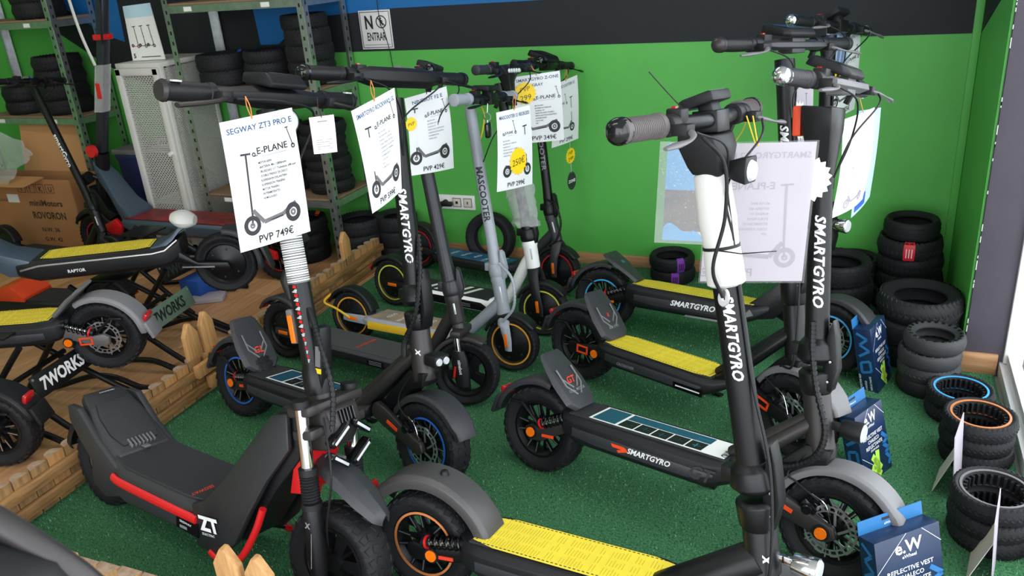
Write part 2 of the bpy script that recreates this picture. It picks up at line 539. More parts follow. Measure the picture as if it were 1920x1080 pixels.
def rim_mesh(Rr, W, kind):
    k = ('rim', Rr, W, kind)
    if k in _me:
        return _me[k]
    mb = MB()
    w = W * .36
    mb.lathe([(Rr + .004, -w), (Rr - .004, -w), (Rr - .014, -w * .55), (Rr - .014, w * .55), (Rr - .004, w), (Rr + .004, w)], seg=44, m=0)
    if kind == 'spoke':
        mb.lathe([(0.002, -w * .9), (.026, -w * .9), (.032, -w * .5), (.032, w * .5), (.026, w * .9), (.002, w * .9)], seg=28, m=0)
        for i in range(10):
            a = 2 * PI * i / 10
            for s_ in (-1, 1):
                a0, a1 = a - .05, a + .09 * (1 if i % 2 else -1)
                p0 = Vector((math.cos(a0) * .026, s_ * w * .62, math.sin(a0) * .026))
                p1 = Vector((math.cos(a1) * (Rr - .008), s_ * w * .8, math.sin(a1) * (Rr - .008)))
                d = (p1 - p0).normalized()
                n = Vector((-d.z, 0, d.x)).normalized() * .0045
                y = Vector((0, s_ * .004, 0))
                mb.add([p0 - n - y, p1 - n - y, p1 + n - y, p0 + n - y, p0 - n + y, p1 - n + y, p1 + n + y, p0 + n + y], [(0, 1, 2, 3), (7, 6, 5, 4), (0, 4, 5, 1), (1, 5, 6, 2), (2, 6, 7, 3), (3, 7, 4, 0)], 0)
                q0, q1 = p0 + (p1 - p0) * .35, p0 + (p1 - p0) * .98
                n2 = n * .38
                y2 = y * 1.08
                mb.add([q0 - n2 + y2, q1 - n2 + y2, q1 + n2 + y2, q0 + n2 + y2], [(0, 1, 2, 3)], 1)
    elif kind == 'star':
        mb.lathe([(0.002, -w * .9), (.024, -w * .9), (.03, 0), (.024, w * .9), (.002, w * .9)], seg=28, m=0)
        for i in range(5):
            a = 2 * PI * i / 5 + .3
            rt = Matrix.Rotation(-a, 3, 'Y')
            L = Rr - .03
            mb.add([rt @ Vector(q) for q in ((.022, -w * .6, -.012), (.022, w * .6, -.012), (.022, w * .6, .012), (.022, -w * .6, .012), (Rr - .01, -w * .6, -.02), (Rr - .01, w * .6, -.02), (Rr - .01, w * .6, .02), (Rr - .01, -w * .6, .02))],
                   [(0, 1, 2, 3), (4, 7, 6, 5), (0, 4, 5, 1), (1, 5, 6, 2), (2, 6, 7, 3), (3, 7, 4, 0)], 0)
    elif kind == 'hub':
        mb.lathe([(0.002, -w * 1.05), (.022, -w * 1.05), (.03, -w * .85), (Rr - .012, -w * .72), (Rr - .008, -w * .6), (Rr - .008, w * .6), (Rr - .012, w * .72), (.03, w * .85), (.022, w * 1.05), (.002, w * 1.05)], seg=36, m=0)
        for i in range(6):
            a = 2 * PI * i / 6
            for s_ in (-1, 1):
                c_ = Vector((math.cos(a) * Rr * .68, s_ * w * .75, math.sin(a) * Rr * .68))
                mb.cyl(c_, c_ + Vector((0, s_ * .004, 0)), .0045, seg=8, m=1)
    t = mb.build('rim', [M_BLKM, M_ALU if kind != 'hub' else M_CHAR])
    _me[k] = t.data
    bpy.data.objects.remove(t)
    return _me[k]
def stripe_mesh(Rr, W, m):
    k = ('stripe', Rr, W, m.name)
    if k not in _me:
        mb = MB()
        w = W * .36
        for s_ in (-1, 1):
            mb.lathe([(Rr - .005, s_ * (w - .001)), (Rr + .001, s_ * (w - .001)), (Rr + .001, s_ * (w + .0016)), (Rr - .005, s_ * (w + .0016))], seg=44)
        t = mb.build('rim_stripe', m)
        _me[k] = t.data
        bpy.data.objects.remove(t)
    return _me[k]

def wheel(root, name, u, h, Rt, W, Rr, style, kind, stripe=None, disc=0, M=None, spin=0.3):
    """tyre as the part, rim, stripe and disc as its sub-parts; disc = side it sits on"""
    mm = Matrix.Translation((u, 0, h)) @ Matrix.Rotation(spin, 4, 'Y')
    w = meshobj(name, tyre_mesh(Rt, W, Rr, style), root, (M or Matrix.Identity(4)) @ mm)
    meshobj('rim', rim_mesh(Rr, W, kind), w)
    if stripe:
        lab(meshobj('rim_stripe', stripe_mesh(Rr, W, stripe), w), 'coloured ring round the rim')
    if disc:
        meshobj('brake_disc', disc_mesh(Rr * .74), w, Matrix.Translation((0, disc * W * .5, 0)))
    return w

def fender(mb, c, Rf, w, a0, a1, drop=.02, th=.004, n=14, flare=0.0, m=0, lift=0.0):
    rings = []
    for i in range(n + 1):
        t = i / n
        a = R(a0 + (a1 - a0) * t)
        rr = Rf + lift * t * t
        e = Vector((math.cos(a), 0, math.sin(a)))
        ww = w * (1 + flare * t)
        if t > .93: ww *= .85
        pr = [(-ww, -drop), (-ww, -drop * .3), (-ww * .8, 0), (ww * .8, 0), (ww, -drop * .3), (ww, -drop), (ww - th, -drop), (ww - th, -drop * .35), (ww * .78, -th), (-ww * .78, -th), (-ww + th, -drop * .35), (-ww + th, -drop)]
        rings.append([Vector((c[0], 0, c[1])) + e * (rr + q) + Vector((0, v, 0)) for v, q in pr])
    return mb.loft(rings, m)

def spring(mb, p0, p1, r_, turns, wr, m=0, seg=9):
    p0, p1 = Vector(p0), Vector(p1)
    d = (p1 - p0)
    t = d.normalized()
    a = t.cross(Vector((0, 1, 0)))
    if a.length < .1: a = t.cross(Vector((1, 0, 0)))
    a.normalize()
    b = t.cross(a)
    n = turns * seg
    mb.tube([p0 + d * i / n + (a * math.cos(2 * PI * i / seg) + b * math.sin(2 * PI * i / seg)) * r_ for i in range(n + 1)], wr, 6, m)

def shock(root, p0, p1, M=None, r_=.016, acc=M_RED):
    p0, p1 = Vector(p0), Vector(p1)
    d = p1 - p0
    mb = MB()
    mb.cyl(p0, p0 + d * .3, r_ * .75, seg=14)
    mb.cyl(p0 + d * .2, p1, r_ * .45, seg=10, m=1)
    mb.cyl(p0 + d * .84, p1, r_ * .8, seg=14)
    s = mb.build('shock_absorber', [M_BLKM, M_CHROME], root, M=M)
    mb = MB()
    spring(mb, p0 + d * .16, p0 + d * .88, r_, 6, .0028)
    mb.build('spring', M_BLKG, s)
    mb = MB()
    mb.cyl(p0 + d * .88, p0 + d * .92, r_ * 1.05, seg=16)
    mb.build('preload_ring', acc, s)
    return s

def bez(pts, n=10):
    """smooth path through points (Catmull-Rom)"""
    P = [Vector(p) for p in pts]
    P = [P[0] * 2 - P[1]] + P + [P[-1] * 2 - P[-2]]
    out = []
    for i in range(1, len(P) - 2):
        for j in range(n):
            t = j / n
            a, b, c, d = P[i - 1], P[i], P[i + 1], P[i + 2]
            out.append(.5 * ((2 * b) + (c - a) * t + (2 * a - 5 * b + 4 * c - d) * t * t + (3 * b - a - 3 * c + d) * t ** 3))
    out.append(P[-2])
    return out
def cable(root, pts, r_=.0022, m=M_BLK, wrap=0.0, M=None, name='cable'):
    path = bez(pts, 8)
    mb = MB()
    mb.tube(path, r_, 8)
    if wrap:
        L = sum((path[i + 1] - path[i]).length for i in range(len(path) - 1))
        n = int(L / .012)
        dense = bez(pts, max(3, int(n / (len(pts) - 1)) + 1))
        for i, p in enumerate(dense[:-1]):
            t = (dense[i + 1] - p)
            if t.length < 1e-6: continue
            t.normalize()
            mb.tube([p - t * .004, p + t * .004], [r_ * 1.35, r_ * 1.35], 8)
    return mb.build(name, m, root, M=M)

def grip_mesh(L, r_, style):
    k = ('grip', L, r_, style)
    if k not in _me:
        mb = MB()
        n = int(L / .007)
        prof = [(.001, 0), (r_ * .8, 0), (r_ * 1.12, .003), (r_ * 1.12, .012), (r_ * .98, .014)]
        if style == 'rib':
            for i in range(n):
                x = .016 + (L - .032) * i / n
                prof += [(r_ * .9, x), (r_ * 1.04, x + .001), (r_ * 1.04, x + .004), (r_ * .9, x + .0048)]
        else:
            prof += [(r_, .016), (r_ * 1.05, L * .4), (r_ * .98, L - .016)]
        prof += [(r_ * 1.1, L - .014), (r_ * 1.12, L - .002), (r_ * .9, L), (.001, L)]
        mb.lathe(prof, axis='z', seg=22)
        t = mb.build('grip', M_DGREY if style == 'rib' else M_BLK)
        _me[k] = t.data
        bpy.data.objects.remove(t)
    return _me[k]

def handlebar(root, M, c, w=.3, gl=.12, gr=.0155, grip='rib', disp='box', sweep=.02, lever=True, barmat=None, bell=False, gripmat=None, rise=.0, tilt=.3, endcap=None, thick=.013, wide=0.0, levermat=None):
    """bar runs along v; forward = +u, right hand = -v"""
    barmat = barmat or M_BLKM
    levermat = levermat or M_CHAR
    T = Matrix.Translation((c[0], 0, c[1]))
    M = (M or Matrix.Identity(4)) @ T
    mb = MB()
    pts = [(-sweep, -w + .01, rise), (-sweep * .5, -w * .55, rise), (.008, -w * .2, 0), (.01, 0, 0), (.008, w * .2, 0), (-sweep * .5, w * .55, rise), (-sweep, w - .01, rise)]
    mb.tube(bez(pts, 5), thick, 14)
    if wide:
        mb.loft([[(x * k_ + .006, y, z * k_ * wide) for x, z in ((-.03, -.018), (.012, -.026), (.034, -.01), (.03, .012), (.0, .02), (-.03, .012))] for y, k_ in ((-w * .5, .6), (-w * .34, 1), (w * .34, 1), (w * .5, .6))])
    mb.box((.004, 0, -.004), (.05, .055, .04), Matrix.Rotation(-.1, 3, 'Y'))
    hb = mb.build('handlebar', barmat, root, bevel=.002, M=M)
    for s_ in (-1, 1):
        # grip axis from outer end inwards
        d = Vector((sweep * .5 / (w * .45) * 1.0, -s_ * 1.0, 0)).normalized()
        zax = d
        xax = Vector((0, 0, 1)).cross(zax).normalized()
        yax = zax.cross(xax)
        Mg = Matrix(((xax.x, yax.x, zax.x, -sweep), (xax.y, yax.y, zax.y, s_ * w), (xax.z, yax.z, zax.z, rise), (0, 0, 0, 1)))
        g = meshobj('grip', grip_mesh(gl, gr, grip), hb, Mg)
        if gripmat:
            g.data = g.data.copy()
            g.data.materials[0] = gripmat
        if endcap:
            mb = MB()
            mb.tube([(-sweep, s_ * (w + dy), rise) for dy in (.0125, .0115, .008, .003, -.003, -.016)], [gr * k_ for k_ in (.15, .5, .85, 1.06, 1.14, 1.14)], 20)
            lab(mb.build('end_cap', endcap, hb), 'end cap of the grip')
        if lever:
            y0 = s_ * (w - gl - .012)
            mb = MB()
            mb.cyl((-.002, y0 - .012 * s_, rise), (-.004, y0 + .014 * s_, rise), .0195, seg=18)
            mb.box((.022, y0, rise - .006), (.03, .032, .02))
            lv = mb.build('brake_lever_mount', M_BLK, hb, bevel=.002)
            mb = MB()
            mb.tube(bez([(.026, y0 - .006 * s_, rise - .006), (.046, y0 + .012 * s_, rise - .012), (.056, y0 + .04 * s_, rise - .018), (.054, y0 + .08 * s_, rise - .022), (.048, y0 + .115 * s_, rise - .026)], 5), [.006 + .002 * math.sin(i * .5) for i in range(21)], 10, flat=.6)
            mb.build('brake_lever', levermat, hb)
    if disp == 'box':
        rt = Matrix.Rotation(tilt, 3, 'Y')
        mb = MB()
        mb.box((-.01, 0, .034), (.07, .085, .02), rt)
        mb.box((.0, 0, .018), (.03, .04, .03), rt)
        d = mb.build('display', M_BLK, hb, bevel=.005)
        mb = MB()
        mb.box(Vector((-.01, 0, .034)) + rt @ Vector((0, 0, .0105)), (.056, .07, .001), rt)
        lab(mb.build('screen', M_BLKG, d), 'dark glossy screen')
    elif disp == 'visor':
        rt = Matrix.Rotation(tilt, 3, 'Y')
        mb = MB()
        mb.loft([[rt @ Vector((x * k_, y, z)) + Vector((-.012, 0, .036)) for x, z in ((-.055, -.012), (.05, -.01), (.055, .0), (.04, .012), (-.05, .012))] for y, k_ in ((-.065, .7), (-.05, 1), (.05, 1), (.065, .7))])
        d = mb.build('display', M_BLK, hb, bevel=.003)
        mb = MB()
        mb.box(Vector((-.012, 0, .036)) + rt @ Vector((-.004, 0, .0128)), (.074, .086, .001), rt)
        lab(mb.build('screen', M_BLKG, d), 'dark glossy screen')
    # thumb throttle and switch pod
    mb = MB()
    mb.cyl((-.004, w - gl - .05, rise), (-.004, w - gl - .026, rise), .021, seg=20)
    mb.box((-.012, w - gl - .036, rise - .026), (.012, .014, .03), Matrix.Rotation(.4, 3, 'Y'))
    mb.build('throttle', M_BLK, hb, bevel=.0015)
    mb = MB()
    mb.box((-.006, -(w - gl - .045), rise + .014), (.03, .032, .026))
    sp = mb.build('switch_pod', M_BLK, hb, bevel=.003)
    mb = MB()
    mb.box((-.012, -(w - gl - .045), rise + .0285), (.008, .01, .004))
    mb.build('switch_button', M_REDL, sp)
    if bell:
        mb = MB()
        mb.lathe([(.001, .022), (.009, .021), (.015, .015), (.018, .006), (.018, 0), (.001, 0)], c=(.012, -(w - gl - .085), .016), axis='z', seg=20)
        mb.cyl((.012, -(w - gl - .085), 0), (.012, -(w - gl - .085), .018), .006, seg=10)
        mb.build('bell', M_BLKG, hb)
    return hb

def steer_matrix(p, ax, phi):
    T = Matrix.Translation((p[0], 0, p[1]))
    return T @ Matrix.Rotation(phi, 4, Vector(ax)) @ T.inverted()
def place(x, y, yaw, lean, z=0.0, pitch=0.0):
    return Matrix.Translation((x, y, z)) @ Matrix.Rotation(R(yaw), 4, 'Z') @ Matrix.Rotation(R(-lean), 4, 'X') @ Matrix.Rotation(R(pitch), 4, 'Y')
def kickstand(root, u, h, lean):
    mb = MB()
    v1 = .17
    mb.tube([(u, .05, h), (u + .01, .08, h - .01), (u + .04, v1, v1 * math.tan(R(lean)) + .008)], [.008, .008, .007], 10)
    mb.box((u + .045, v1 + .005, v1 * math.tan(R(lean)) + .006), (.035, .02, .008))
    return mb.build('kickstand', M_BLKM, root)
def oval(p, r_, n=10, t=.002):
    """small round reflector facing +-v"""
    return None

def yellow_label(root, u0, u1, w, ht, sl=0.0):
    """printed protective film on the deck top with a dashed edge and fine print"""
    z = lambda u: ht(u) + .0015
    n = 8
    mb = MB()
    vs, fs = [], []
    for i in range(n + 1):
        u = u0 + (u1 - u0) * i / n
        ww = w * (.8 if i in (0, n) else 1)
        vs += [(u, -ww, z(u)), (u, ww, z(u)), (u, -ww, z(u) - .0015), (u, ww, z(u) - .0015)]
    for i in range(n):
        a = i * 4
        fs += [(a, a + 1, a + 5, a + 4), (a + 2, a + 6, a + 7, a + 3), (a, a + 4, a + 6, a + 2), (a + 1, a + 3, a + 7, a + 5)]
    mb.add(vs, fs)
    lb = lab(mb.build('deck_label', M_YEL, root), 'yellow printed film with a dashed border')
    mb = MB()
    L = u1 - u0
    k = int(L / .011)
    for i in range(k):
        u = u0 + .012 + (L - .024) * i / (k - 1)
        for s_ in (-1, 1):
            mb.box((u, s_ * (w - .006), z(u) + .0004), (.006, .0022, .0006), Matrix.Rotation(0, 3, 'Z'))
    k2 = int(w * 2 / .011)
    for i in range(k2):
        v = -w * .72 + 2 * w * .72 * i / (k2 - 1)
        for u in (u0 + .008, u1 - .008):
            mb.box((u, v, z(u) + .0004), (.0022, .006, .0006))
    tag(mb.build('dashed_border', M_INK, lb), kind='stuff')
    mb = MB()
    rr = random.Random(3)
    u = u0 + .03
    while u < u1 - .03:
        for s_ in range(3):
            a = -w * .8 + s_ * w * .55
            ln = w * rr.uniform(.25, .5)
            mb.box((u, a + ln / 2, z(u) + .0003), (.0016, ln, .0004))
        u += .0075 if rr.random() > .15 else .02
    tag(mb.build('fine_print', M_YINK, lb), kind='stuff')
    return lb
def white_sticker(root, u0, u1, w, ht, words='SMARTGYRO'):
    """instruction sticker: white frame, dark picture panels, printed end"""
    mb = MB()
    z = ht((u0 + u1) / 2)
    z0, z1 = ht(u0) + .0012, ht(u1) + .0012
    zz = lambda u: z0 + (z1 - z0) * (u - u0) / (u1 - u0)
    mb.add([(u0, -w, z0), (u1, -w, z1), (u1, w, z1), (u0, w, z0), (u0, -w, z0 - .001), (u1, -w, z1 - .001), (u1, w, z1 - .001), (u0, w, z0 - .001)], [(0, 1, 2, 3), (7, 6, 5, 4), (0, 4, 5, 1), (1, 5, 6, 2), (2, 6, 7, 3), (3, 7, 4, 0)])
    st = lab(mb.build('instruction_sticker', M_WHT, root), 'white instruction sticker with dark picture panels')
    mb, mt, mk = MB(), MB(), MB()
    L = u1 - u0
    def panel(q, a, b, lo, hi, m=0):
        ua, ub = u0 + L * a, u0 + L * b
        q.add([(ua, w * lo, zz(ua) + .0004), (ub, w * lo, zz(ub) + .0004), (ub, w * hi, zz(ub) + .0004), (ua, w * hi, zz(ua) + .0004)], [(0, 1, 2, 3)], m)
    panel(mt, .02, .20, -.92, .92)
    for i in range(5):
        a = .22 + i * .125
        panel(mb, a, a + .115, -.9, .05)
    panel(mt, .22, .84, .12, .92)
    for i in range(5):
        a = .22 + i * .125
        for j in range(2):
            panel(mk, a + .012, a + .1, .2 + j * .3, .26 + j * .3)
        panel(mk, a + .05, a + .06, -.7, -.2)
        panel(mk, a + .03, a + .09, -.5, -.44)
    mb.build('picture_panel', M_BLK, st)
    lab(mt.build('blue_panel', mat('deep_teal_print', (26, 74, 96), .4), st), 'deep teal printed panel')
    mk.build('printed_lines', M_TEAL, st)
    mb = MB()
    for vv, tx, sz in ((w * .1, words, w * .5),):
        text_flat(mb, tx, (u1 - L * .035, w * .85, zz(u1) + .0006), (0, -1, 0), (1, 0, 0), L * .075, bold=.03, shear=.3, width=w * 1.7)
    mb.build('lettering', M_INK, st)
    return st

def stem_frame(p0, p1):
    p0, p1 = Vector((p0[0], 0, p0[1])), Vector((p1[0], 0, p1[1]))
    ax = (p1 - p0).normalized()
    return p0, p1, ax

# ------------------------------------------------------------------ the off-road scooter family
def offroad(root, P):
    Rt, W, L = P.get('R', .135), P.get('W', .078), P['L']
    Rr = Rt * .64
    lean = P['lean']
    u0, u1, hb0, ht0, ht1 = P['deck']
    w = P.get('dw', .092)
    sd = P.get('side', -1)
    frame_m = P.get('frame', M_BLKM)
    arm_m = P.get('arm', M_CHAR)
    stem_m = P.get('stem_mat', M_BLKM)
    top = lambda u: ht0 + (ht1 - ht0) * (u - u0) / (u1 - u0)
    base = P['column']                     # (u,h) bottom and top of the head tube
    cb, ct = Vector((base[0], 0, base[1])), Vector((base[2], 0, base[3]))
    sb, st = Vector((P['stem'][0], 0, P['stem'][1])), Vector((P['stem'][2], 0, P['stem'][3]))
    ax = (st - sb).normalized()
    S = steer_matrix((cb.x, cb.z), ax, R(P.get('steer', 0)))
    sr = P.get('sr', .0265)
    # deck
    mb = MB()
    mb.deck([(u0 - .03, top(u0) - .05, top(u0) - .004, w * .55), (u0, hb0 + .012, top(u0), w * .86), (u0 + .05, hb0, top(u0 + .05), w), (u1 - .07, hb0, top(u1 - .07), w), (u1 - .02, hb0 + .02, top(u1), w * .84), (u1 + .03, hb0 + .05, top(u1) + .01, w * .5)], ch=.014)
    d = mb.build('deck', P.get('deck_mat', M_BLK), root, bevel=.003)
    mb = MB()
    zs = (hb0 + ht0) / 2
    for s_ in (-1, 1):
        mb.prism([(u0 + .04, zs - .012), (u0 + .12, zs - .02), (u1 - .12, zs - .02), (u1 - .05, zs), (u1 - .05, zs + .008), (u0 + .04, zs + .012)], s_ * (w - .004), s_ * (w + .003))
    mb.build('side_trim', M_DGREY if P.get('trim') is None else P['trim'], d, bevel=.0015)
    mb = MB()
    mb.deck([(u0 + .01, top(u0) - .004, top(u0) + .003, w * .72), (u1 - .03, top(u1) - .004, top(u1) + .003, w * .72)], ch=.002)
    mb.build('deck_mat', mat('deck_grip_rubber', (30, 30, 33), .8, bump=.5, bscale=250), root)
    topm = lambda u: top(u) + .003
    if P.get('top') == 'yellow':
        yellow_label(root, P['lab'][0], P['lab'][1], w * .74, topm)
    elif P.get('top') == 'sticker':
        white_sticker(root, P['lab'][0], P['lab'][1], w * .62, topm)
    for tx, uu, zz, sz, m_, sh in P.get('side_text', ()):
        mb = MB()
        X = (1, 0, 0) if sd < 0 else (-1, 0, 0)
        text_flat(mb, tx, (uu, sd * (w + .0042), zz), X, (0, 0, 1), sz, bold=.025, shear=sh)
        lab(mb.build('side_lettering', m_, d), 'lettering on the deck side')
    # rear end
    wheel(root, 'rear_wheel', 0, Rt, Rt, W, Rr, P.get('tyre', 'offroad'), P.get('rim', 'spoke'), P.get('stripe'), disc=sd if P.get('rdisc') else 0)
    for s_ in (-1, 1):
        mb = MB()
        y = s_ * (W / 2 + .012)
        z1 = (hb0 + top(u0)) / 2
        mb.prism([(-.028, Rt - .016), (-.012, Rt - .028), (.03, Rt - .022), (u0 + .0, z1 - .028), (u0 + .02, z1), (u0 - .005, z1 + .02), (.03, Rt + .018), (-.012, Rt + .022), (-.03, Rt + .01)], y - .008, y + .009)
        a = mb.build('swing_arm', arm_m, root, bevel=.004)
        if s_ == sd or True:
            mb = MB()
            yy = y + s_ * .009
            mk = P.get('mark', M_ORP)
            c_ = P.get('mark_u', .055)
            if P.get('mark_frame'):
                for a0, b0, c0, d0 in ((c_, Rt + .012, .05, .006), (c_, Rt - .012, .05, .006), (c_ - .022, Rt, .006, .024), (c_ + .022, Rt, .006, .024)):
                    mb.box((a0, yy, b0), (c0, .004, d0))
            else:
                mb.box((c_, yy, Rt + .002), (.042, .003, .009), Matrix.Rotation(-.12, 3, 'Y'))
            lab(mb.build('reflective_mark', mk, a), 'orange red mark on the arm')
            ru = P.get('refl_u', -.005)
            if ru is not None:
                mb = MB()
                mb.cyl((ru, yy - s_ * .002, Rt), (ru, yy + s_ * .008, Rt), .017, .0145, 20)
                mb.cyl((ru, yy - s_ * .002, Rt), (ru, yy + s_ * .005, Rt), .0205, .0195, 20, m=1)
                lab(mb.build('round_reflector', [M_ORNG, M_BLK], a), 'round orange reflector')
    if P.get('shock', True):
        for s_ in (-1, 1):
            shock(root, (u0 + .01, s_ * (w * .62), top(u0) - .012), (.02, s_ * (W / 2 + .02), Rt + .03), acc=P.get('acc', M_RED))
    fm = P.get('rfend_mat', M_DGREY)
    if P.get('rfend') == 'arch':
        mb = MB()
        Rf = P.get('rfR', .19)
        fender(mb, (0.015, Rt), Rf, W * .62, 20, 158, drop=.035, n=20, flare=.0)
        f = mb.build('rear_fender', fm, root, bevel=.002)
        mb = MB()
        mb.lathe([(.001, .014), (.009, .012), (.012, 0), (.001, 0)], c=(.05, 0, Rt + Rf * .97), axis='z', seg=16)
        mb.build('fender_button', M_BLK, f)
    else:
        mb = MB()
        a0, a1 = P.get('rf_ang', (75, 168))
        fender(mb, (0, Rt), Rt + .028, W * .55, a0, a1, drop=.02, n=14, flare=.15)
        mb.box((.0, 0, Rt * 2 + .02), (.05, W * .8, .012))
        f = mb.build('rear_fender', fm, root, bevel=.002)
        mb = MB()
        a = R(a1 - 3)
        p = Vector((math.cos(a), 0, math.sin(a))) * (Rt + .03) + Vector((0, 0, Rt))
        mb.prism([(p.x - .004, p.z + .03), (p.x + .012, p.z + .03), (p.x - .012, p.z - .035), (p.x - .024, p.z - .03)], -W * .5, W * .5)
        mb.build('mud_flap', fm, f, bevel=.003)
        for s_ in (-1, 1):
            mb = MB()
            mb.tube([(.02, s_ * (W / 2 + .012), Rt + .02), (-.05, s_ * (W / 2 + .014), Rt + .08), (-.09, s_ * (W / 2 + .012), Rt + .075)], .005, 8)
            mb.build('fender_stay', M_BLKM, f)
    a = R(P.get('lamp_a', 150))
    Rl = (P.get('rfR', .19) if P.get('rfend') == 'arch' else Rt + .028) + .008
    p = Vector((math.cos(a) * Rl, 0, Rt + math.sin(a) * Rl))
    mb = MB()
    mb.box(p, (.016, .05, .03), Matrix.Rotation(PI / 2 - a, 3, 'Y') @ Matrix.Rotation(.6, 3, 'Y'))
    mb.build('tail_light', M_REDL, f, bevel=.005)
    if P.get('kick'):
        ku, kh, kstyle = P['kick']
        zt = top(u0)
        rt = math.atan2(kh - zt, ku - (u0 - .0))
        Lk = math.hypot(kh - zt, u0 - ku)
        e = Vector((ku - u0, 0, kh - zt)).normalized()
        nn = Vector((-e.z, 0, e.x))
        if nn.z < 0: nn = -nn
        o = Vector((u0 + .02, 0, zt + .004))
        mb = MB()
        prof = ((0, .50), (.16, .80), (.6, .84), (.95, .74), (1.22, .62), (1.30, .50)) if kstyle != 'flat' else ((0, .45), (.3, .5), (.7, .7), (1.0, .78), (1.15, .7))
        rings = []
        for t, ww in prof:
            p = o + e * (Lk + .02) * t
            th = .012 if t < .9 else .007
            q = w * ww
            rings.append([p + Vector((0, -q, 0)), p + Vector((0, -q * .8, 0)) + nn * th, p + Vector((0, q * .8, 0)) + nn * th, p + Vector((0, q, 0)), p + Vector((0, q * .8, 0)) - nn * .006, p + Vector((0, -q * .8, 0)) - nn * .006])
        mb.loft(rings)
        k = mb.build('kick_plate', P.get('kick_mat', M_DGREY), root, bevel=.0015, ang=25)
        Y = e.copy()
        up = nn * .0136
        for tx, t0, sz, m_ in P.get('kick_text', ()):
            mb = MB()
            text_flat(mb, tx, o + e * (Lk * t0) + up, (0, 1, 0), e, sz, align='C', bold=.02, shear=.25)
            lab(mb.build('kick_lettering', m_, k), 'lettering on the kick plate')
        if kstyle != 'flat':
            mb = MB()
            for s_ in (-1, 1):
                for t_ in (.32, .5):
                    p0 = o + e * Lk * t_ + up + Vector((0, s_ * w * .1, 0))
                    p1 = o + e * Lk * (t_ + .25) + up + Vector((0, s_ * w * .42, 0))
                    p2 = o + e * Lk * (t_ + .5) + up + Vector((0, s_ * w * .42, 0))
                    mb.tube([p0, p1, p2], .003, 6)
            if not P.get('kick_plain'):
                mb.build('kick_ribs', M_GREY, k)
    # front frame
    mb = MB()
    n0, n1 = Vector((u1 - .04, 0, top(u1) - .02)), ct * .45 + cb * .55
    if P.get('neck', 'double') == 'double':
        for s_ in (-1, 1):
            mb.tube([n0 + Vector((0, s_ * .035, -.012)), n1 + Vector((-.01, s_ * .012, .012))], [.02, .018], 14)
        mb.tube([n0 + Vector((0, 0, .02)), n1 + Vector((0, 0, .035))], [.021, .019], 14)
    elif P.get('neck') == 'big':
        mb.tube([n0 + Vector((-.02, 0, -.02)), n1 + Vector((0, 0, .0))], [.045, .040], 22)
    else:
        mb.loft([[Vector((q[0], v, q[1])) for v, q in ((-.045, (u1 - .07, hb0 + .01)), (.045, (u1 - .07, hb0 + .01)), (.05, (u1 - .05, top(u1) + .002)), (-.05, (u1 - .05, top(u1) + .002)))],
                 [Vector((q[0], v, q[1])) for v, q in ((-.04, (u1 + .05, top(u1) - .04)), (.04, (u1 + .05, top(u1) - .04)), (.045, (u1 + .03, top(u1) + .07)), (-.045, (u1 + .03, top(u1) + .07)))],
                 [Vector((q[0], v, q[1])) for v, q in ((-.03, (cb.x - .01, cb.z + .02)), (.03, (cb.x - .01, cb.z + .02)), (.03, (ct.x - .02, ct.z - .02)), (-.03, (ct.x - .02, ct.z - .02)))]])
    mb.build('neck_frame', frame_m, root, bevel=.003)
    mb = MB()
    a_ = (ct - cb).normalized()
    r0 = P.get('cr', .031)
    LL = (ct - cb).length
    mb.tube([cb, cb + a_ * LL * .18, cb + a_ * LL * .2, cb + a_ * LL * .55, cb + a_ * LL * .57, ct], [r0 * 1.04, r0 * 1.04, r0, r0, r0 * .97, r0 * .97], 26)
    ht_ = mb.build('head_tube', P.get('head_mat', arm_m), root, bevel=.0012)
    if P.get('x_mark'):
        text_cyl('head_mark', P['x_mark'], cb + a_ * LL * .62, -a_, r0 * 1.02, (.5, -.86, 0), (.86, .5, 0), .03, M_INKW, ht_, bold=.03)
    # stem
    fo = Vector((1, 0, 0))
    mb = MB()
    j = sb + ax * .01
    mb.tube([ct - a_ * .012, ct, j + ax * .012, j + ax * .02], [r0 * .9, r0 * 1.1, r0 * 1.2, r0 * .95], 24)
    mb.tube([j + ax * .035, j + ax * .05, j + ax * .085, j + ax * .1], [r0 * .95, r0 * 1.35, r0 * 1.18, sr * 1.05], 24)
    mb.box(j + ax * .06 - fo * (r0 * 1.1), (.05, .03, .03))
    c2 = mb.build('folding_joint', P.get('joint_mat', stem_m), root, M=S, bevel=.002)
    mb = MB()
    q = j + ax * .05 + fo * (sr + .012)
    mb.prism([(q.x - .014, q.z - .07), (q.x + .012, q.z - .075), (q.x + .02, q.z - .02), (q.x + .006, q.z + .06), (q.x - .006, q.z + .1), (q.x - .014, q.z + .06)], -.02, .02)
    for t in (-.05, .0):
        mb.cyl((q.x + .002, -.024, q.z + t), (q.x + .002, .024, q.z + t), .005, seg=10, m=1)
    mb.build('folding_latch', [M_BLKM, M_ALU], root, M=S, bevel=.003)
    mb = MB()
    Ls = (st - sb).length
    mb.tube([sb + ax * .08, sb + ax * .16, sb + ax * (Ls * .62), st - ax * .06, st - ax * .05, st], [sr * 1.08, sr * 1.06, sr, sr * .98, sr * 1.08, sr * 1.05], 26)
    stem = mb.build('stem', stem_m, root, M=S)
